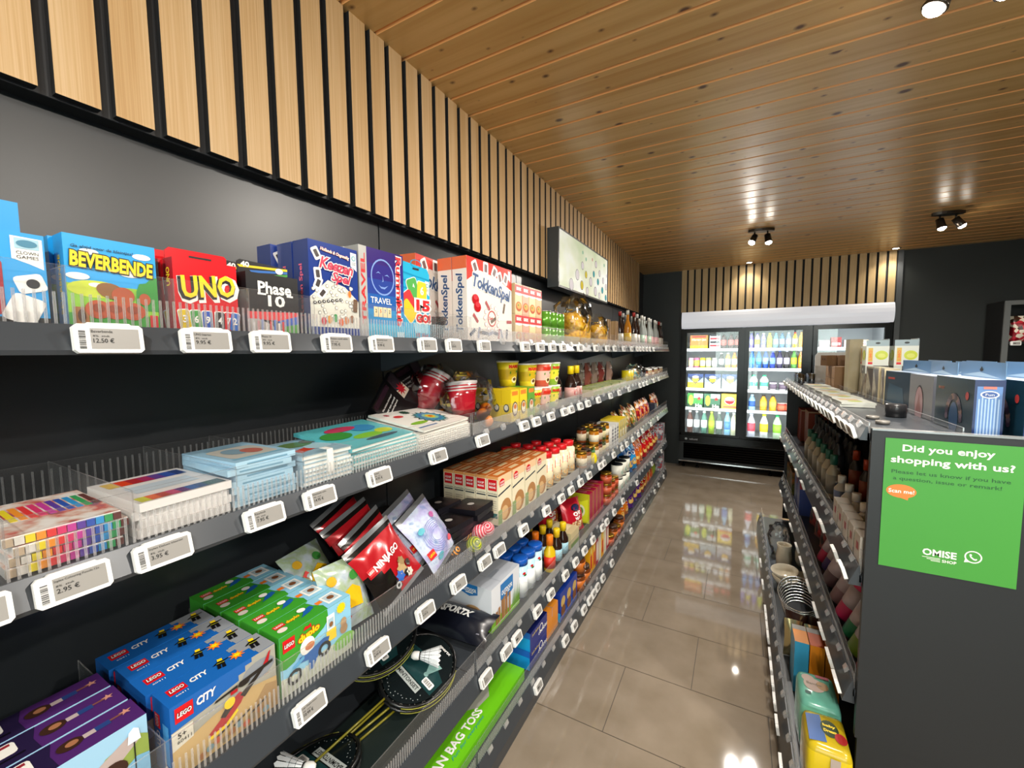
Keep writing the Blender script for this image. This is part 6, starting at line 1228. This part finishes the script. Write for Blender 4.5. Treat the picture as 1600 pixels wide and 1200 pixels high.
for x, b, cp, l, k in ((-.20, '#2a2422', '#e8e8e8', '#e8ecf4', 0), (-.125, '#d8b848', '#d8d8d0', '#dce4e8', 1), (-.05, '#f08c1c', '#e87c1c', '#f0e8e0', 2)): cputs(drink(b, cp, l, .2, .031), 0, 3, [x], lab=['dark bottle with white label', 'pale yellow bottle with white label', 'orange juice bottle'][k])
def a_(m, F, q='#e0b82c'): f = F['F']; m.rect(f, 0, 0, .19, .08, c(q), 1); m.rect(f, 0, .15, .19, .19, c('#2c4478'), 1); m.pol(f, [(.0, .15), (.095, .06), (.19, .15)], c('#28344c'), 2); m.star(f, .095, .12, .045, c('#e8c030'), 3, 8, .75); m.ell(f, .095, .15, .04, .018, WH, 4); m.ell(f, .095, .115, .02, .018, c('#d89c2c'), 5)
for i, (x, q) in enumerate(((-.5, '#e0b82c'), (-.295, '#a8b8bc'), (-.09, '#b0b0b4'))): cputs(carton('beer_carrier', 'multipack', .19, .14, .19, c('#8c98a8'), lambda m, F, q=q: a_(m, F, q)), 0, 2, [x], lab=['gold six pack with eagle style badge', 'pale grey six pack with gold badge', 'silver six pack with gold badge'][i])
def a_(m, F): f = F['F']; m.rect(f, 0, 0, .19, .05, c('#103c20'), 1); m.ell(f, .045, .1, .03, .07, c('#c8d83c'), 1); m.star(f, .145, .125, .03, RED, 3); m.text(f, 'He', .14, .03, .08, .045, WH, 3, .05); m.rect(f, .08, .13, .19, .19, c('#c8d0cc'), 1)
for i, (x, q) in enumerate(((-.5, '#3c8c3c'), (-.295, '#3c6c50'))): cputs(carton('beer_carrier', 'multipack', .19, .14, .19, c(q), a_), 0, 1, [x], lab=['green beer pack with red star', 'dark green beer pack with red star'][i])
def a_(m, F): f = F['F']; m.ell(f, .095, .11, .06, .05, WH, 1); m.pol(f, [(.035, .11), (.155, .11), (.13, .075), (.095, .062), (.06, .075)], RED, 2); m.rect(f, .02, .02, .17, .04, c('#d85c4c'), 1); m.rect(f, .03, .115, .16, .125, c('#a83c3c'), 3)
cputs(carton('beer_carrier', 'multipack', .19, .14, .195, c('#ecd04c'), a_), 0, 1, [-.09], lab='yellow beer pack with red and white oval')
for k, (x, b, cp, l) in enumerate(((-.56, '#5c3c34', '#d8d0c8', '#d8d8d4'), (-.475, '#5c6464', '#c8c8c8', '#d8dcdc'), (-.385, '#5c8c7c', '#d8e8dc', '#e4ecdc'), (-.295, '#8ca83c', '#d0dc6c', '#a8c83c'), (-.205, '#3c5044', '#c8ccc8', '#d8dcd8'), (-.11, '#7cb8dc', '#5ca8e0', '#3c7cc8'), (-.035, '#c8c8a0', '#e8e8e0', '#e8e4c0'))): cputs(drink(b, cp, l, .295, .037), 0, 0, [x], lab=['brown bottle', 'grey bottle', 'pale green bottle', 'lime wine bottle', 'dark wine bottle', 'blue water bottle', 'cream bottle'][k])
# middle door
for k, (b, cp, l) in enumerate((('#6c5cb8', '#3c3c8c', '#8c8cd0'), ('#b8a8d8', '#3c3c8c', '#e8dc2c'), ('#8c7cc8', '#e8e8e8', '#7c7cc8'), ('#e0e43c', '#b8c82c', '#c8d82c'), ('#5c94a8', '#4c8ca8', '#a8b8d8'), ('#3c6c8c', '#2c4c6c', '#9cb4e0'), ('#6c84c8', '#a8b0c8', '#a8a8d8'), ('#d89c3c', '#b83c2c', '#e8dca0'), ('#f0b41c', '#e88c1c', '#f0a01c'))): cputs(drink(b, cp, l, .19, .027), 1, 4, [.13 + .065 * k], lab=['violet bottle', 'violet bottle with yellow label', 'lilac bottle', 'lime yellow bottle', 'teal bottle', 'dark teal bottle', 'soft blue bottle', 'amber bottle', 'orange bottle'][k])
for k, (b, cp, l) in enumerate((('#2c6cb8', '#2c6cc8', '#4c9cd8'), ('#2c6cb8', '#2c6cc8', '#4c9cd8'), ('#1c4ca0', '#1c4ca0', '#8cb0e0'), ('#1c3c98', '#1c3c98', '#7ca0e0'), ('#28204c', '#3c5c9c', '#b8b0d8'), ('#1c1820', '#c8c8e0', '#c8b8d8'), ('#4c8c3c', '#3c7c3c', '#d8d83c'), ('#e0842c', '#1c1c1c', '#e0a82c'))): cputs(drink(b, cp, l, .225, .030), 1, 3, [.145 + .073 * k], lab=['first blue water bottle', 'second blue water bottle', 'deep blue water bottle', 'indigo water bottle', 'dark cola bottle', 'black cola bottle', 'green lemonade bottle', 'orange drink bottle'][k])
cputs(bottle('milk_jug', 'milk jug', [(.04, 0), (.045, .01), (.045, .13), (.02, .17), (.018, .175)], c('#e4ece8', .3), (.022, .172, .19, c('#3cac84')), (.05, .1, .0455, c('#5cc09c')), n=14), 1, 2, [.17, .285], lab='white milk jug with green label')
cputs(bottle('yogurt_cup', 'cup', [(.03, 0), (.04, .1)], c('#e8e4e4', .3), (.042, .1, .105, c('#5c4c5c')), (.02, .08, .040, c('#6c5c6c')), n=12), 1, 2, [.38, .48, .56], lab='white dessert cup with dark print')
for k, (x, b, cp, l, h) in enumerate(((.16, '#8cbce8', '#b8d8f0', '#2c5ca8', .2), (.285, '#e8a028', '#2c2418', '#e8b84c', .2), (.385, '#e8a028', '#2c2418', '#e8b84c', .2), (.63, '#4c3c44', '#e8e4e4', '#8c7c84', .16))): cputs(drink(b, cp, l, h, .038), 1, 1, [x], lab=['light blue milk bottle', 'first amber juice bottle', 'second amber juice bottle', 'small dark bottle'][k])
cputs(bottle('dessert_cup', 'cup', [(.038, 0), (.046, .1)], c('#a8443c', .3), (.047, .1, .106, c('#d8c8b8')), (.02, .08, .0462, c('#d86c4c')), n=12), 1, 1, [.475, .555], lab='red dessert cup')
for k, (b, cp, l) in enumerate((('#c8ccd8', '#c8d0e8', '#d84c5c'), ('#d8dcd8', '#d8e02c', '#e8d02c'), ('#b8d0b0', '#1c9c5c', '#8cc83c'), ('#e8dc3c', '#d85c5c', '#e89c7c'))): cputs(drink(b, cp, l, .295, .045), 1, 0, [.16 + .14 * k], lab=['large clear bottle with red and blue label', 'large clear bottle with yellow cap', 'large bottle with green cap', 'large yellow bottle with red cap'][k])
# right door
for k, (x, q, l) in enumerate(((.87, '#e0b8b8', 'pale pink'), (.98, '#8c2c2c', 'dark red'), (1.1, '#e8e4e4', 'white'), (1.22, '#c8a88c', 'beige'))): cputs(carton('dairy_box', 'food box', .095, .08, .085 if k != 1 else .12, c(q), lambda m, F: (m.rect(F['F'], .01, .03, .085, .055, WH, 1), m.rect(F['F'], .02, .035, .075, .045, c('#8c3c3c'), 2))), 2, 4, [x], lab=l + ' dairy box')
for k, x in enumerate((.86, .96, 1.06, 1.16, 1.26, 1.34)): cputs(canp(['#d8d4cc', '#a8442c'][k % 2], '#e8e0d0', .11, .038), 2, 3, [x], lab=['cream tub', 'red tub'][k % 2] + ' %s' % ['a', 'b', 'c', 'd', 'e', 'f'][k] if False else ['nearest to the mullion tub', 'second tub', 'third tub', 'fourth tub', 'fifth tub', 'sixth tub'][k])

# ================================================================ GOODS ON THE ISLAND
RM = R_(-90)
TZ = 1.262
IK = 0.865    # the island stands closer to the aisle than first paced out: spots and goods in these lists are brought to measure
def ipos(x, y, z):
    i = 0 if z > 1.1 else 1 if z > 0.7 else 2
    return (x * IK, y * IK, RS[i][0] + (z - (1.262, 0.79, 0.375)[i]) * IK)
def iput(p, loc, rz, label, group=None, tilt=(0, 0)): return p.put(ipos(*loc), rz, label, group, tilt, (IK, IK, IK))
def put_i(p, xf, y, z, label, group=None, rz=0, tilt=(0, 0)): return iput(p, (xf + p.d / 2, y, z), RM + rz, label, group, tilt)
NVY = c('#1d2d5c', .25); TL = c('#173848', .25); GB = c('#5d83a8', .3)
def kit(body, front, w_, h, art, spine=None):
    """craft kit box with a hanging flap on top"""
    p = Prod('craft_kit_box', 'craft kit box', w_, .07, h); m = p.mb; m.box(-w_ / 2, w_ / 2, -.035, .035, 0, h, body, F=front, T=c('#9fb0c4', .3)); F = frames(w_, .07, h)
    q = p.part('hanging_flap', 'pale blue flap with euro hole'); q.box(-w_ / 2, w_ / 2, .032, .034, h, h + .055, GB); g = lambda x, y, o=0: (x, .032 - o, h + y); q.ell(g, 0, .028, .012, .006, BK, 1); q.ell(g, .0, .033, .005, .006, BK, 1); q.pol(g, [(-w_ / 2 + .01, .005), (-.01, .02), (w_ / 2 - .02, .003)], c('#9fb9cc', .3), 1)
    art(m, F)
    if spine: spine(m, F['R'])
    return p
def spine(m, f):
    m.rect(f, .006, .004, .064, .166, c('#5f86c0', .25), 1); 
    for i in range(7): m.rect(f, .010 + .0075 * i, .006, .0135 + .0075 * i, .125 + .012 * (i % 2), c('#a9c4e4', .3), 2)
    m.rect(f, .02, .158, .05, .166, c('#e07868'), 3); m.ell(f, .035, .14, .022, .012, WH, 3); m.ell(f, .035, .14, .018, .009, c('#3c5c9c'), 4); m.text(f, 'Fun', .035, .14, .02, .008, WH, 5)
def a_(m, F):
    f = F['F']; rn = random.Random(5)
    for i in range(18): a = math.pi * (.0 + i / 17); x, y = .16 + .055 * math.cos(a) * 1.0, .045 + .075 * math.sin(a); m.ell(f, x, y, .013, .012, c(['#3c2c44', '#6c5c6c', '#8c6c64', '#2c2434'][i % 4], .3), 2, 10)
    m.ell(f, .16, .04, .035, .06, c('#27507c', .3), 1); m.ell(f, .255, .13, .012, .014, c('#b83c3c'), 2); m.text(f, 'BRACELET', .05, .145, .05, .01, c('#c87c5c'), 1, .02)
K1 = kit(NVY, TL, .30, .188, a_, spine)
def a_(m, F): f = F['F']; m.ell(f, .12, .05, .05, .085, BK, 1); m.ell(f, .12, .048, .045, .08, c('#b88c94', .3), 2); m.pol(f, [(.09, .02), (.12, .1), (.15, .02)], c('#9c5c5c', .3), 3)
K2 = kit(c('#6c7078', .3), c('#7c7f86', .3), .26, .18, a_)
def a_(m, F): f = F['F']; m.pol(f, [(.02, .01), (.2, .02), (.18, .1), (.04, .12)], c('#3c5c74', .3), 1); m.rect(f, .03, .14, .1, .15, c('#b8483c'), 1)
K3 = kit(NVY, c('#2c4458', .3), .26, .18, a_, spine)
put_i(K1, .68, 2.06, TZ, 'dark teal craft kit box with bracelet picture and striped spine, nearest on the island')
put_i(K1, .775, 2.01, TZ, 'blue striped craft kit box directly behind the nearest one'); put_i(K1, .87, 1.99, TZ, 'blue craft kit box, third from the aisle, at the picture edge'); put_i(K2, .69, 2.40, TZ, 'grey craft kit box with pink oval picture, behind the bracelet box'); put_i(K2, .775, 2.42, TZ, 'grey craft kit box at the rear of the pink oval one'); put_i(K3, .69, 2.70, TZ, 'blue craft kit box with red corner flash, turned slightly', None, .12); put_i(K3, .78, 2.74, TZ, 'blue craft kit box at the rear, only its red flash and flap showing'); put_i(K3, .87, 2.6, TZ, 'blue craft kit box in the rear row beside the others')
PH = ramp_mat('photo_print', ['#a8a08c', '#c8c0a8', '#5c4c40', '#8c9c98'], (14, 14, 8), .3, 'noise')
p = carton('frame_box', 'box', .11, .06, .19, PH, lambda m, F: (m.pol(F['F'], [(.01, .18), (.1, .02), (.1, .18)], c('#4c3c34', .3), 1), m.pol(F['R'], [(0, .19), (.06, .0), (0, 0)], c('#c8bc98', .3), 1)), side=c('#b8ac90', .3))
for i, y in enumerate((2.90, 3.03, 3.15)): put_i(p, .68, y, TZ, 'slim photo printed box between blue kits and kitchen boxes, %s' % ow(i, 3), 'photo printed boxes', .1 * i - .1)
def a_(m, F):
    for f, w_ in ((F['R'], .11), (F['F'], .13)):
        m.rect(f, .0, .05, w_, .17, c('#dfe4dc', .3), 1); m.ell(f, w_ * .68, .115, w_ * .28, w_ * .26, c('#c8d42c', .2), 2); m.ell(f, w_ * .68, .112, w_ * .17, w_ * .13, c('#e0e468', .2), 3); m.rect(f, w_ * .1, .075, w_ * .3, .16, c('#e0b84c', .3), 2); m.rect(f, w_ * .1, .058, w_ * .3, .072, RED, 2); m.text(f, 'LIMO', w_ * .2, .115, .06, .014, ORA, 3, .03, 0, R_(90)); m.rect(f, w_ * .35, .0, w_, .05, c('#2c2c30', .3), 2); m.ell(f, w_ * .6, .025, .012, .01, c('#b8b8bc'), 3)
KB = carton('kitchen_box', 'kitchen box', .13, .11, .172, c('#c9cfc8', .3), a_)
q = KB.part('hanging_flap'); q.box(-.065, .065, .05, .054, .172, .215, c('#8c989c', .3)); q.ell(lambda x, y, o=0: (x, .05 - o, y), 0, .19, .012, .005, BK, 1); q.box(.062, .065, -.055, .055, .172, .208, c('#9cb0b8', .3)); q.ell(lambda x, y, o=0: (.065 + o, x, y), 0, .19, .012, .006, BK, 1)
put_i(KB, .70, 3.42, TZ + .14, 'white kitchen gadget box with yellow lime picture, left of the pair'); put_i(KB, .83, 3.40, TZ + .14, 'white kitchen gadget box with yellow lime picture, right of the pair')
p = carton('kitchen_box', 'kitchen box', .15, .24, .14, PH, None); put_i(p, .70, 3.42, TZ, 'low printed box carrying the two lime gadget boxes')
p = carton('tall_box', 'box', .12, .07, .36, ramp_mat('old_paper', ['#8c8468', '#a89c7c', '#b8b098'], (6, 6, 4), .5, 'noise'), lambda m, F: m.rect(F['T'], 0, 0, .12, .07, c('#e0a860'), 1)); put_i(p, .655, 3.62, TZ, 'tall narrow beige printed box left of the lime gadget boxes')
KR = c('#8a6a4a', .6)
p = carton('cardboard_box', 'cardboard box', .11, .09, .17, KR, lambda m, F: m.rect(F['F'], .0, .08, .11, .084, c('#5c4430', .6), 1))
for i, y in enumerate((3.86, 3.98, 4.10)): put_i(p, .62, y, TZ - .002, 'small brown cardboard box on the island top, %s of three' % ow(i, 3), 'brown cardboard boxes'); 
p2 = carton('cardboard_box', 'cardboard box', .09, .08, .08, c('#7a5a3c', .6), lambda m, F: (m.ell(F['F'], .03, .05, .006, .006, BK, 1), m.ell(F['F'], .06, .05, .006, .006, BK, 1))); iput(p2, (.70, 4.0, TZ + .169), RM, 'little cardboard box with two holes on top of the brown boxes'); iput(p2, (.62, 4.02, TZ + .169), RM + .3, 'dark little box leaning beside the holed cardboard box')
p = Prod('display_board', 'display board', .3, .01, .27); m = p.mb; m.prism([(-.15, 0), (.15, 0), (.15, .24), (.13, .27), (-.13, .27), (-.15, .24)], -.004, .004, c('#dcdcd8', .3)); iput(p, (.74, 4.5, TZ), 0, 'white rounded display board at the far end of the island top')
p = Prod('glass_set', 'glass set', .15, .1, .09); 
for i in range(3): p.mb.lathe([(.022, 0), (.024, .003), (.026, .085), (.0245, .085), (.021, .006), (.0001, .006)], GLS if False else clear('drinking_glass', (.85, .88, .88), .2, .02), -.05 + .05 * i, 0, 14)
for i, (x, y) in enumerate(((.47, 4.3), (.47, 4.5), (.56, 4.45))): iput(p, (x, y, TZ), RM, 'set of clear glasses at the far end of the island top, %s' % ['nearer', 'farther', 'rear'][i], 'glass sets')
CP = carton('flat_pack', 'flat pack', .2, .14, .012, c('#b8bcb4', .3), lambda m, F: (m.rect(F['T'], .02, .02, .09, .1, c('#b89c7c', .3), 1), m.ell(F['T'], .14, .07, .03, .03, c('#9ca83c', .3), 1)))
for i, y in enumerate((2.75, 3.0, 3.3, 3.6, 3.9)):
    for l in range(2): iput(CP, (.53, y, TZ + .0125 * l), RM + .05 * l, 'flat clear wrapped pack in the island top bin, %s, %s' % (['lower', 'upper'][l], ow(i, 5)), 'flat packs in the island bin')
p = bottle('roll', 'tape roll', [(.022, 0), (.022, .012)], c('#6f6c66', .4), None, None, n=18); [iput(p, (.50, y, TZ), 0, 'pale round roll lying near the corner of the island top, %s' % ['nearer', 'farther'][i], 'pale rolls') for i, y in enumerate((2.1, 2.24))]
p = Prod('round_tin', 'tin', .1, .1, .1); p.mb.lathe([(.0001, 0), (.036, 0), (.036, .05), (.032, .055), (.0001, .055)], c('#2a2a2c', .3), n=20); iput(p, (.60, 2.35, TZ - .0), 0, 'dark round tin behind the clear divider on the island top')
# upper middle shelf: cleaning bottles
Z2 = 0.79
RB2 = carton('cardboard_box', 'cardboard box', .2, .25, .28, c('#7c2c10', .6), lambda m, F: m.rect(F['R'], 0, .27, .25, .28, c('#b89c7c', .5), 1)); put_i(RB2, .50, 4.53, Z2, 'rust brown cardboard box at the far end of the island upper middle shelf'); put_i(RB2, .52, 4.26, Z2 + .02, 'rust brown box half hidden behind dark bottles on the island')
def trig(body, cap, lab, h=.26, r=.032): return bottle('cleaning_bottle', 'bottle', [(r * .95, 0), (r, .006), (r, h * .6), (r * .5, h * .74), (r * .35, h * .8)], c(body, .3), (r * .55, h * .78, h, c(cap, .35)), (h * .12, h * .55, r + .0006, c(lab)), n=12)
T1, T2, T3, T4 = trig('#1c1c22', '#101014', '#3c3c44', .30), trig('#a89c84', '#1c5c48', '#8c887c', .24), trig('#20100c', '#b8401c', '#8c3c24', .24), trig('#b8b4ac', '#e4e0d8', '#5c6c8c', .17)
for i, y in enumerate((4.0, 3.85, 3.7, 3.55, 3.42, 3.3, 3.18)):
    for r in range(2): iput(T1, (.56 + .085 * r, y, Z2), 0, 'black bottle on the island upper middle shelf, %s row, %s from the far end' % (RW[r], ['first', 'second', 'third', 'fourth', 'fifth', 'sixth', 'seventh'][i]), 'black bottles on the island')
for i, y in enumerate((3.62, 3.45, 3.26, 3.08, 2.92, 2.78)): iput(T2, (.47, y, Z2), 0, 'grey cleaning bottle with green cap, %s from the far end' % ['first', 'second', 'third', 'fourth', 'fifth', 'sixth'][i], 'green capped bottles')
for i, y in enumerate((2.95, 2.72, 2.5, 2.32, 2.14)): iput(T3, (.60, y, Z2), 0, 'dark bottle with rust red cap, %s from the far end' % ['first', 'second', 'third', 'fourth', 'fifth'][i], 'rust capped bottles')
for i, y in enumerate((2.78, 2.62, 2.46, 2.32, 2.18, 2.05, 1.93)): iput(T4, (.48, y, Z2), 0, 'white squeeze bottle near the end panel, %s from the far end' % ['first', 'second', 'third', 'fourth', 'fifth', 'sixth', 'seventh'][i], 'white squeeze bottles')
p = carton('medicine_box', 'box', .08, .05, .13, c('#c8c0b4', .35), lambda m, F: (m.rect(F['F'], .03, .07, .06, .1, c('#a82434'), 1), m.rect(F['F'], .01, .02, .07, .03, c('#8c8880'), 1)))
for i, y in enumerate((2.32, 2.22, 2.12, 2.02, 1.92)): put_i(p, .405, y, Z2 - 0, 'upright white box with dark red square at the island rail, %s from the far end' % ['first', 'second', 'third', 'fourth', 'fifth'][i], 'white boxes with red square')
# lower middle shelf
Z3 = 0.375
p = carton('snack_box', 'box', .2, .2, .2, ramp_mat('autumn_print', ['#b8501c', '#7c5c1c', '#3c3c1c', '#8c8c3c'], (14, 14, 14), .3, 'noise')); put_i(p, .43, 4.3, Z3, 'orange and olive printed box at the far end of the island lower middle shelf'); put_i(p, .43, 4.52, Z3, 'orange printed box, farthest on the island lower middle shelf')
p = carton('paper_roll_pack', 'pack', .14, .16, .26, c('#3c5094', .3), lambda m, F: m.rect(F['R'], 0, .2, .16, .26, c('#a82434'), 1)); put_i(p, .43, 3.95, Z3, 'blue pack with red top on the island lower middle shelf'); put_i(p, .43, 3.78, Z3, 'second blue pack with red top, nearer to the camera')
RP = ramp_mat('red_black_print', ['#7c1418', '#a82418', '#c8801c', '#2c1c14', '#8c1c28'], (24, 24, 24), .35, coat=.2)
p = bag('pet_food_bag', .19, .24, .09, RP, None, None, 81, cat='food bag')
for i, y in enumerate((3.5, 3.28, 3.08)): iput(p, (.50, y, Z3), RM + .2, 'dark red printed food bag on the island lower middle shelf, %s from far' % ['first', 'second', 'third'][i], 'dark red food bags', (-.3, 0))
def gar(q, nm, y, x, z=0, r=.045, h=.16, rot=(-1.0, 0)):
    p = bottle('rolled_pack', 'rolled pack', [(r * .9, 0), (r, .01), (r, h * .5), (r, h - .01), (r * .9, h)], c(q, .35), None, (h * .3, h * .7, r + .0008, c('#b8a8ac', .3)), n=16); iput(p, (x + .02, y, Z3), RM, nm, None, rot)
for a_ in (('#b8284c', 'pink rolled pack standing on the island lower middle shelf', 2.92, .45, 0, .04), ('#3c2c6c', 'violet rolled pack beside the pink one', 2.8, .46, 0, .045), ('#5c4448', 'large mauve brown round pack at the rail', 2.62, .45, 0, .06), ('#8c6c70', 'pale mauve round pack next to the large brown one', 2.46, .45, 0, .05), ('#c01c54', 'magenta rolled pack near the end panel', 2.32, .45, 0, .052), ('#8c1c3c', 'dark crimson rolled pack deeper behind the magenta one', 2.28, .57, 0, .05), ('#1c7c50', 'green rolled pack next to the magenta one', 2.18, .445, 0, .045), ('#6c8c1c', 'olive green pack before the end panel', 2.06, .445, 0, .05), ('#a81c3c', 'crimson pack touching the end panel', 1.94, .445, 0, .045), ('#141014', 'black rolled pack behind the mauve one', 2.68, .60, 0, .06)): gar(*a_, h=.24, rot=(-.35, .1))
# bottom shelf
Z4 = RS[3][0]
CER = mat('cream_ceramic', '#d8d0bc', .15)
def bowl(r, h, x, y, z, lab, tilt=(0, 0)):
    p = Prod('bowl', 'bowl', 2 * r, 2 * r, h); p.mb.lathe([(.0001, 0), (r * .45, 0), (r * .5, .006), (r * .85, h * .55), (r, h), (r * .95, h), (r * .8, h * .55), (r * .4, .012), (.0001, .01)], CER, n=24); p.put((x, y, Z4 + z), 0, lab, 'cream bowls', tilt, rest=False)
bowl(.07, .055, .285, 2.90, 0, 'cream ceramic bowl at the island bottom rail, lowest of the stack'); bowl(.073, .055, .285, 2.90, .045, 'cream ceramic bowl, topmost of the stack', (.1, -.1)); bowl(.065, .055, .40, 2.96, 0, 'cream ceramic bowl behind the stacked pair')
p = Prod('jug', 'jug', .1, .1, .16); p.mb.lathe([(.0001, 0), (.036, 0), (.043, .03), (.045, .075), (.038, .135), (.042, .16), (.039, .16), (.035, .135), (.041, .075), (.036, .01), (.0001, .008)], CER, n=20); p.put((.295, 3.14, Z4), 0, 'tall cream ceramic jug beyond the bowls'); p.put((.41, 3.24, Z4), 0, 'cream ceramic jug, farthest one on the island bottom shelf')
b_ = wrap_bag(.13, .15, .22, 9, FILMG); p = Prod('plastic_bag', 'plastic bag', .13, .15, .22); p.mb = b_; p.put((.28, 3.36, Z4), .4, 'loose clear plastic bag standing beyond the cream bowls')
ST = mat('steel_wire', '#c8ccce', .2, .9)
p = Prod('wire_basket', 'wire basket', .2, .24, .15)
for k in range(9):
    pts = [(.095 * math.cos(2 * math.pi * i / 30) * (.75 + .03 * k), .12 * math.sin(2 * math.pi * i / 30) * (.75 + .03 * k), .012 + .017 * k) for i in range(30)]; p.mb.tube(pts, .003, ST, 5, True)
for i in range(10): a = 2 * math.pi * i / 10; p.mb.tube([(.095 * math.cos(a) * .76, .12 * math.sin(a) * .76, .012), (.095 * math.cos(a), .12 * math.sin(a), .15)], .002, ST, 4)
p.put((.325, 2.56, Z4), 0, 'chrome wire basket of many rings on the island bottom shelf', None, (0.3, -.1))
p = bag('tea_bag_pack', .09, .15, .03, foil('#3c1c14'), None, None, 91, 8, 8, cat='pouch'); [p.put((.28 + .08 * i, 2.34, Z4), R_(-20) + .3 * i, 'dark brown pouch in front of the wire basket, %s' % ['nearest the rail', 'deeper'][i], 'dark brown pouches') for i in range(2)]
GF = mat('gold_foil', '#c8b888', .25, .8)
p = bag('foil_pouch', .07, .18, .04, GF, None, None, 92, 10, 10, cat='pouch', wr=2); [p.put((.255 + .075 * i, 2.22 - .01 * i, Z4), 0, 'crinkled gold and silver foil pouch, %s' % ['at the rail', 'second', 'third'][i], 'foil pouches') for i in range(3)]
for i, (x, q, q2, nm) in enumerate(((.262, '#3c9cc8', '#e08c2c', 'light blue box with orange band beside the foil pouches'), (.314, '#d8801c', '#b8501c', 'orange box, first right of the light blue one'), (.366, '#c06c14', '#a8440c', 'darker orange box, deeper on the island bottom shelf'))):
    p = carton('food_box', 'box', .049, .125, .22, c(q, .3), lambda m, F, q2=q2: m.rect(F['T'], 0, .09, .049, .125, c('#8c8c88', .3), 1), top=c(q2, .3)); p.put((x, 2.05, Z4), 0, nm)
def softbox(name, w_, d, h, top, side, art, cat='diaper pack'):
    """soft wrapped block with rounded edges and a printed top and front"""
    p = Prod(name, cat, w_, d, h); m = p.mb; n = 28; K = [(.0001, 0), (.86, 0), (.97, .06), (1, .25), (1.01, .6), (.98, .88), (.9, .97), (.72, 1.0), (.0001, 1.005)]; b = len(m.v)
    for s_, t in K:
        for i in range(n):
            a = 2 * math.pi * i / n; ca, sa = math.cos(a), math.sin(a); q = 1 + .02 * math.sin(3 * a + 5 * t)
            m.v.append((w_ / 2 * s_ * q * math.copysign(abs(ca) ** .3, ca), d / 2 * s_ * q * math.copysign(abs(sa) ** .3, sa), h * t))
    for k in range(len(K) - 1):
        for i in range(n): m.f.append((b + k * n + i, b + k * n + (i + 1) % n, b + (k + 1) * n + (i + 1) % n, b + (k + 1) * n + i)); m.m.append(m.mi(top if k >= 5 else side)); m.s.append(True)
    art(m, lambda x, y, o=0: (-w_ / 2 + x, -d / 2 + y, h * 1.006 + o), lambda x, y, o=0: (-w_ / 2 + x, -d / 2 * 1.035 - o, y)); return p
MT = c('#6fb8a4', .2)
def a_(m, t, f):
    m.ell(t, .05, .095, .032, .035, c('#c8b0a4', .25), 1); m.ell(t, .035, .125, .02, .02, c('#c8b0a4', .25), 1); m.rect(t, .06, .14, .10, .155, c('#a84450', .25), 2); m.ell(t, .075, .10, .018, .022, c('#b89468', .25), 2); m.rect(t, .018, .04, .035, .055, c('#1c4c44', .25), 2); m.text(t, 'Bambo', .05, .1, .045, .012, c('#6c5c44'), 3, .02)
    m.rect(f, .055, .06, .075, .15, WH, 1); m.ell(f, .092, .12, .012, .014, c('#c88c84'), 1)
p = softbox('diaper_pack', .12, .175, .20, MT, c('#7cd0b8', .2), a_); p.put((.285, 1.765, Z4), 0, 'mint green wrapped diaper pack on the island bottom shelf beside the end panel')
def a_(m, t, f):
    m.pol(t, [(.008, .02), (.055, .03), (.05, .14), (.01, .13)], c('#3c5c94', .25), 1); m.ell(t, .07, .09, .024, .035, c('#2c3c1c', .25), 2); m.text(t, 'baby', .07, .1, .034, .014, YEL, 3, .04); m.text(t, 'Dream', .07, .08, .034, .012, YEL, 3, .04); m.ell(t, .095, .06, .016, .022, c('#a82c2c', .25), 3)
    m.ell(f, .06, .08, .03, .03, c('#a82c2c', .25), 1); m.rect(f, .06, .1, .085, .17, c('#b8a89c', .25), 1)
p = softbox('diaper_pack', .12, .165, .19, c('#b8a01c', .2), c('#d8bc14', .2), a_); p.put((.283, 1.585, Z4), 0, 'yellow and blue wrapped diaper pack at the bottom edge beside the end panel')
# the other side of the room
p = Prod('snack_stand', 'shelving', 1.0, .35, 2.03); m = p.mb; GF2 = mat('stand_grey', '#5c5f5f', .45)
m.box(-.5, -.46, -.14, .17, 0, 1.99, BLACK); m.box(.46, .5, -.14, .17, 0, 1.99, BLACK); m.box(-.5, .5, -.14, .17, 1.99, 2.0, BLACK); m.box(-.5, -.46, -.155, -.14, 0, 2.0, GF2); m.box(.46, .5, -.155, -.14, 0, 2.0, GF2); m.box(-.46, .46, -.155, -.14, 1.96, 2.0, GF2); m.box(-.46, .46, .15, .17, 0, 1.99, BLACK)
for z in (.3, .8, 1.3, 1.6): q = p.part('shelf'); q.box(-.46, .46, -.14, .15, z, z + .02, BLACK)
p.put((2.68, 5.83, 0), 0, 'dark grey framed snack stand against the back wall at the right picture edge')
p = bag('crisps_bag', .16, .24, .07, ramp_mat('snack_red_print', ['#8c1420', '#c82c3c', '#e8dcc8', '#3c2418'], (30, 30, 30), .3), None, None, 99, cat='crisps bag')
for i, x in enumerate((2.34, 2.52, 2.70, 2.88)): p.put((x, 5.79, 1.62), 0, 'red printed snack bag on the stand at the back wall, %s from its left' % ['first', 'second', 'third', 'fourth'][i], 'snack bags on the stand')
for i, x in enumerate((2.27, 2.39)): 
    a, b = TAGS[(None, None)]; o = link('price_tag', a, None, 'price tag on the snack stand at the right edge, %s' % ['left one', 'right one'][i], 'price tag'); s_ = link('screen', b, o); o.location = (x, 5.688, 1.582)
treatbag(.14, .25, 1.98, .98, 'clear pack of beige and red sweets standing at the right picture edge', ramp_mat('beige_sweets', ['#b89870', '#d8bc8c', '#a8483c'], (40, 40, 40), .4), 1.301, seed=11)
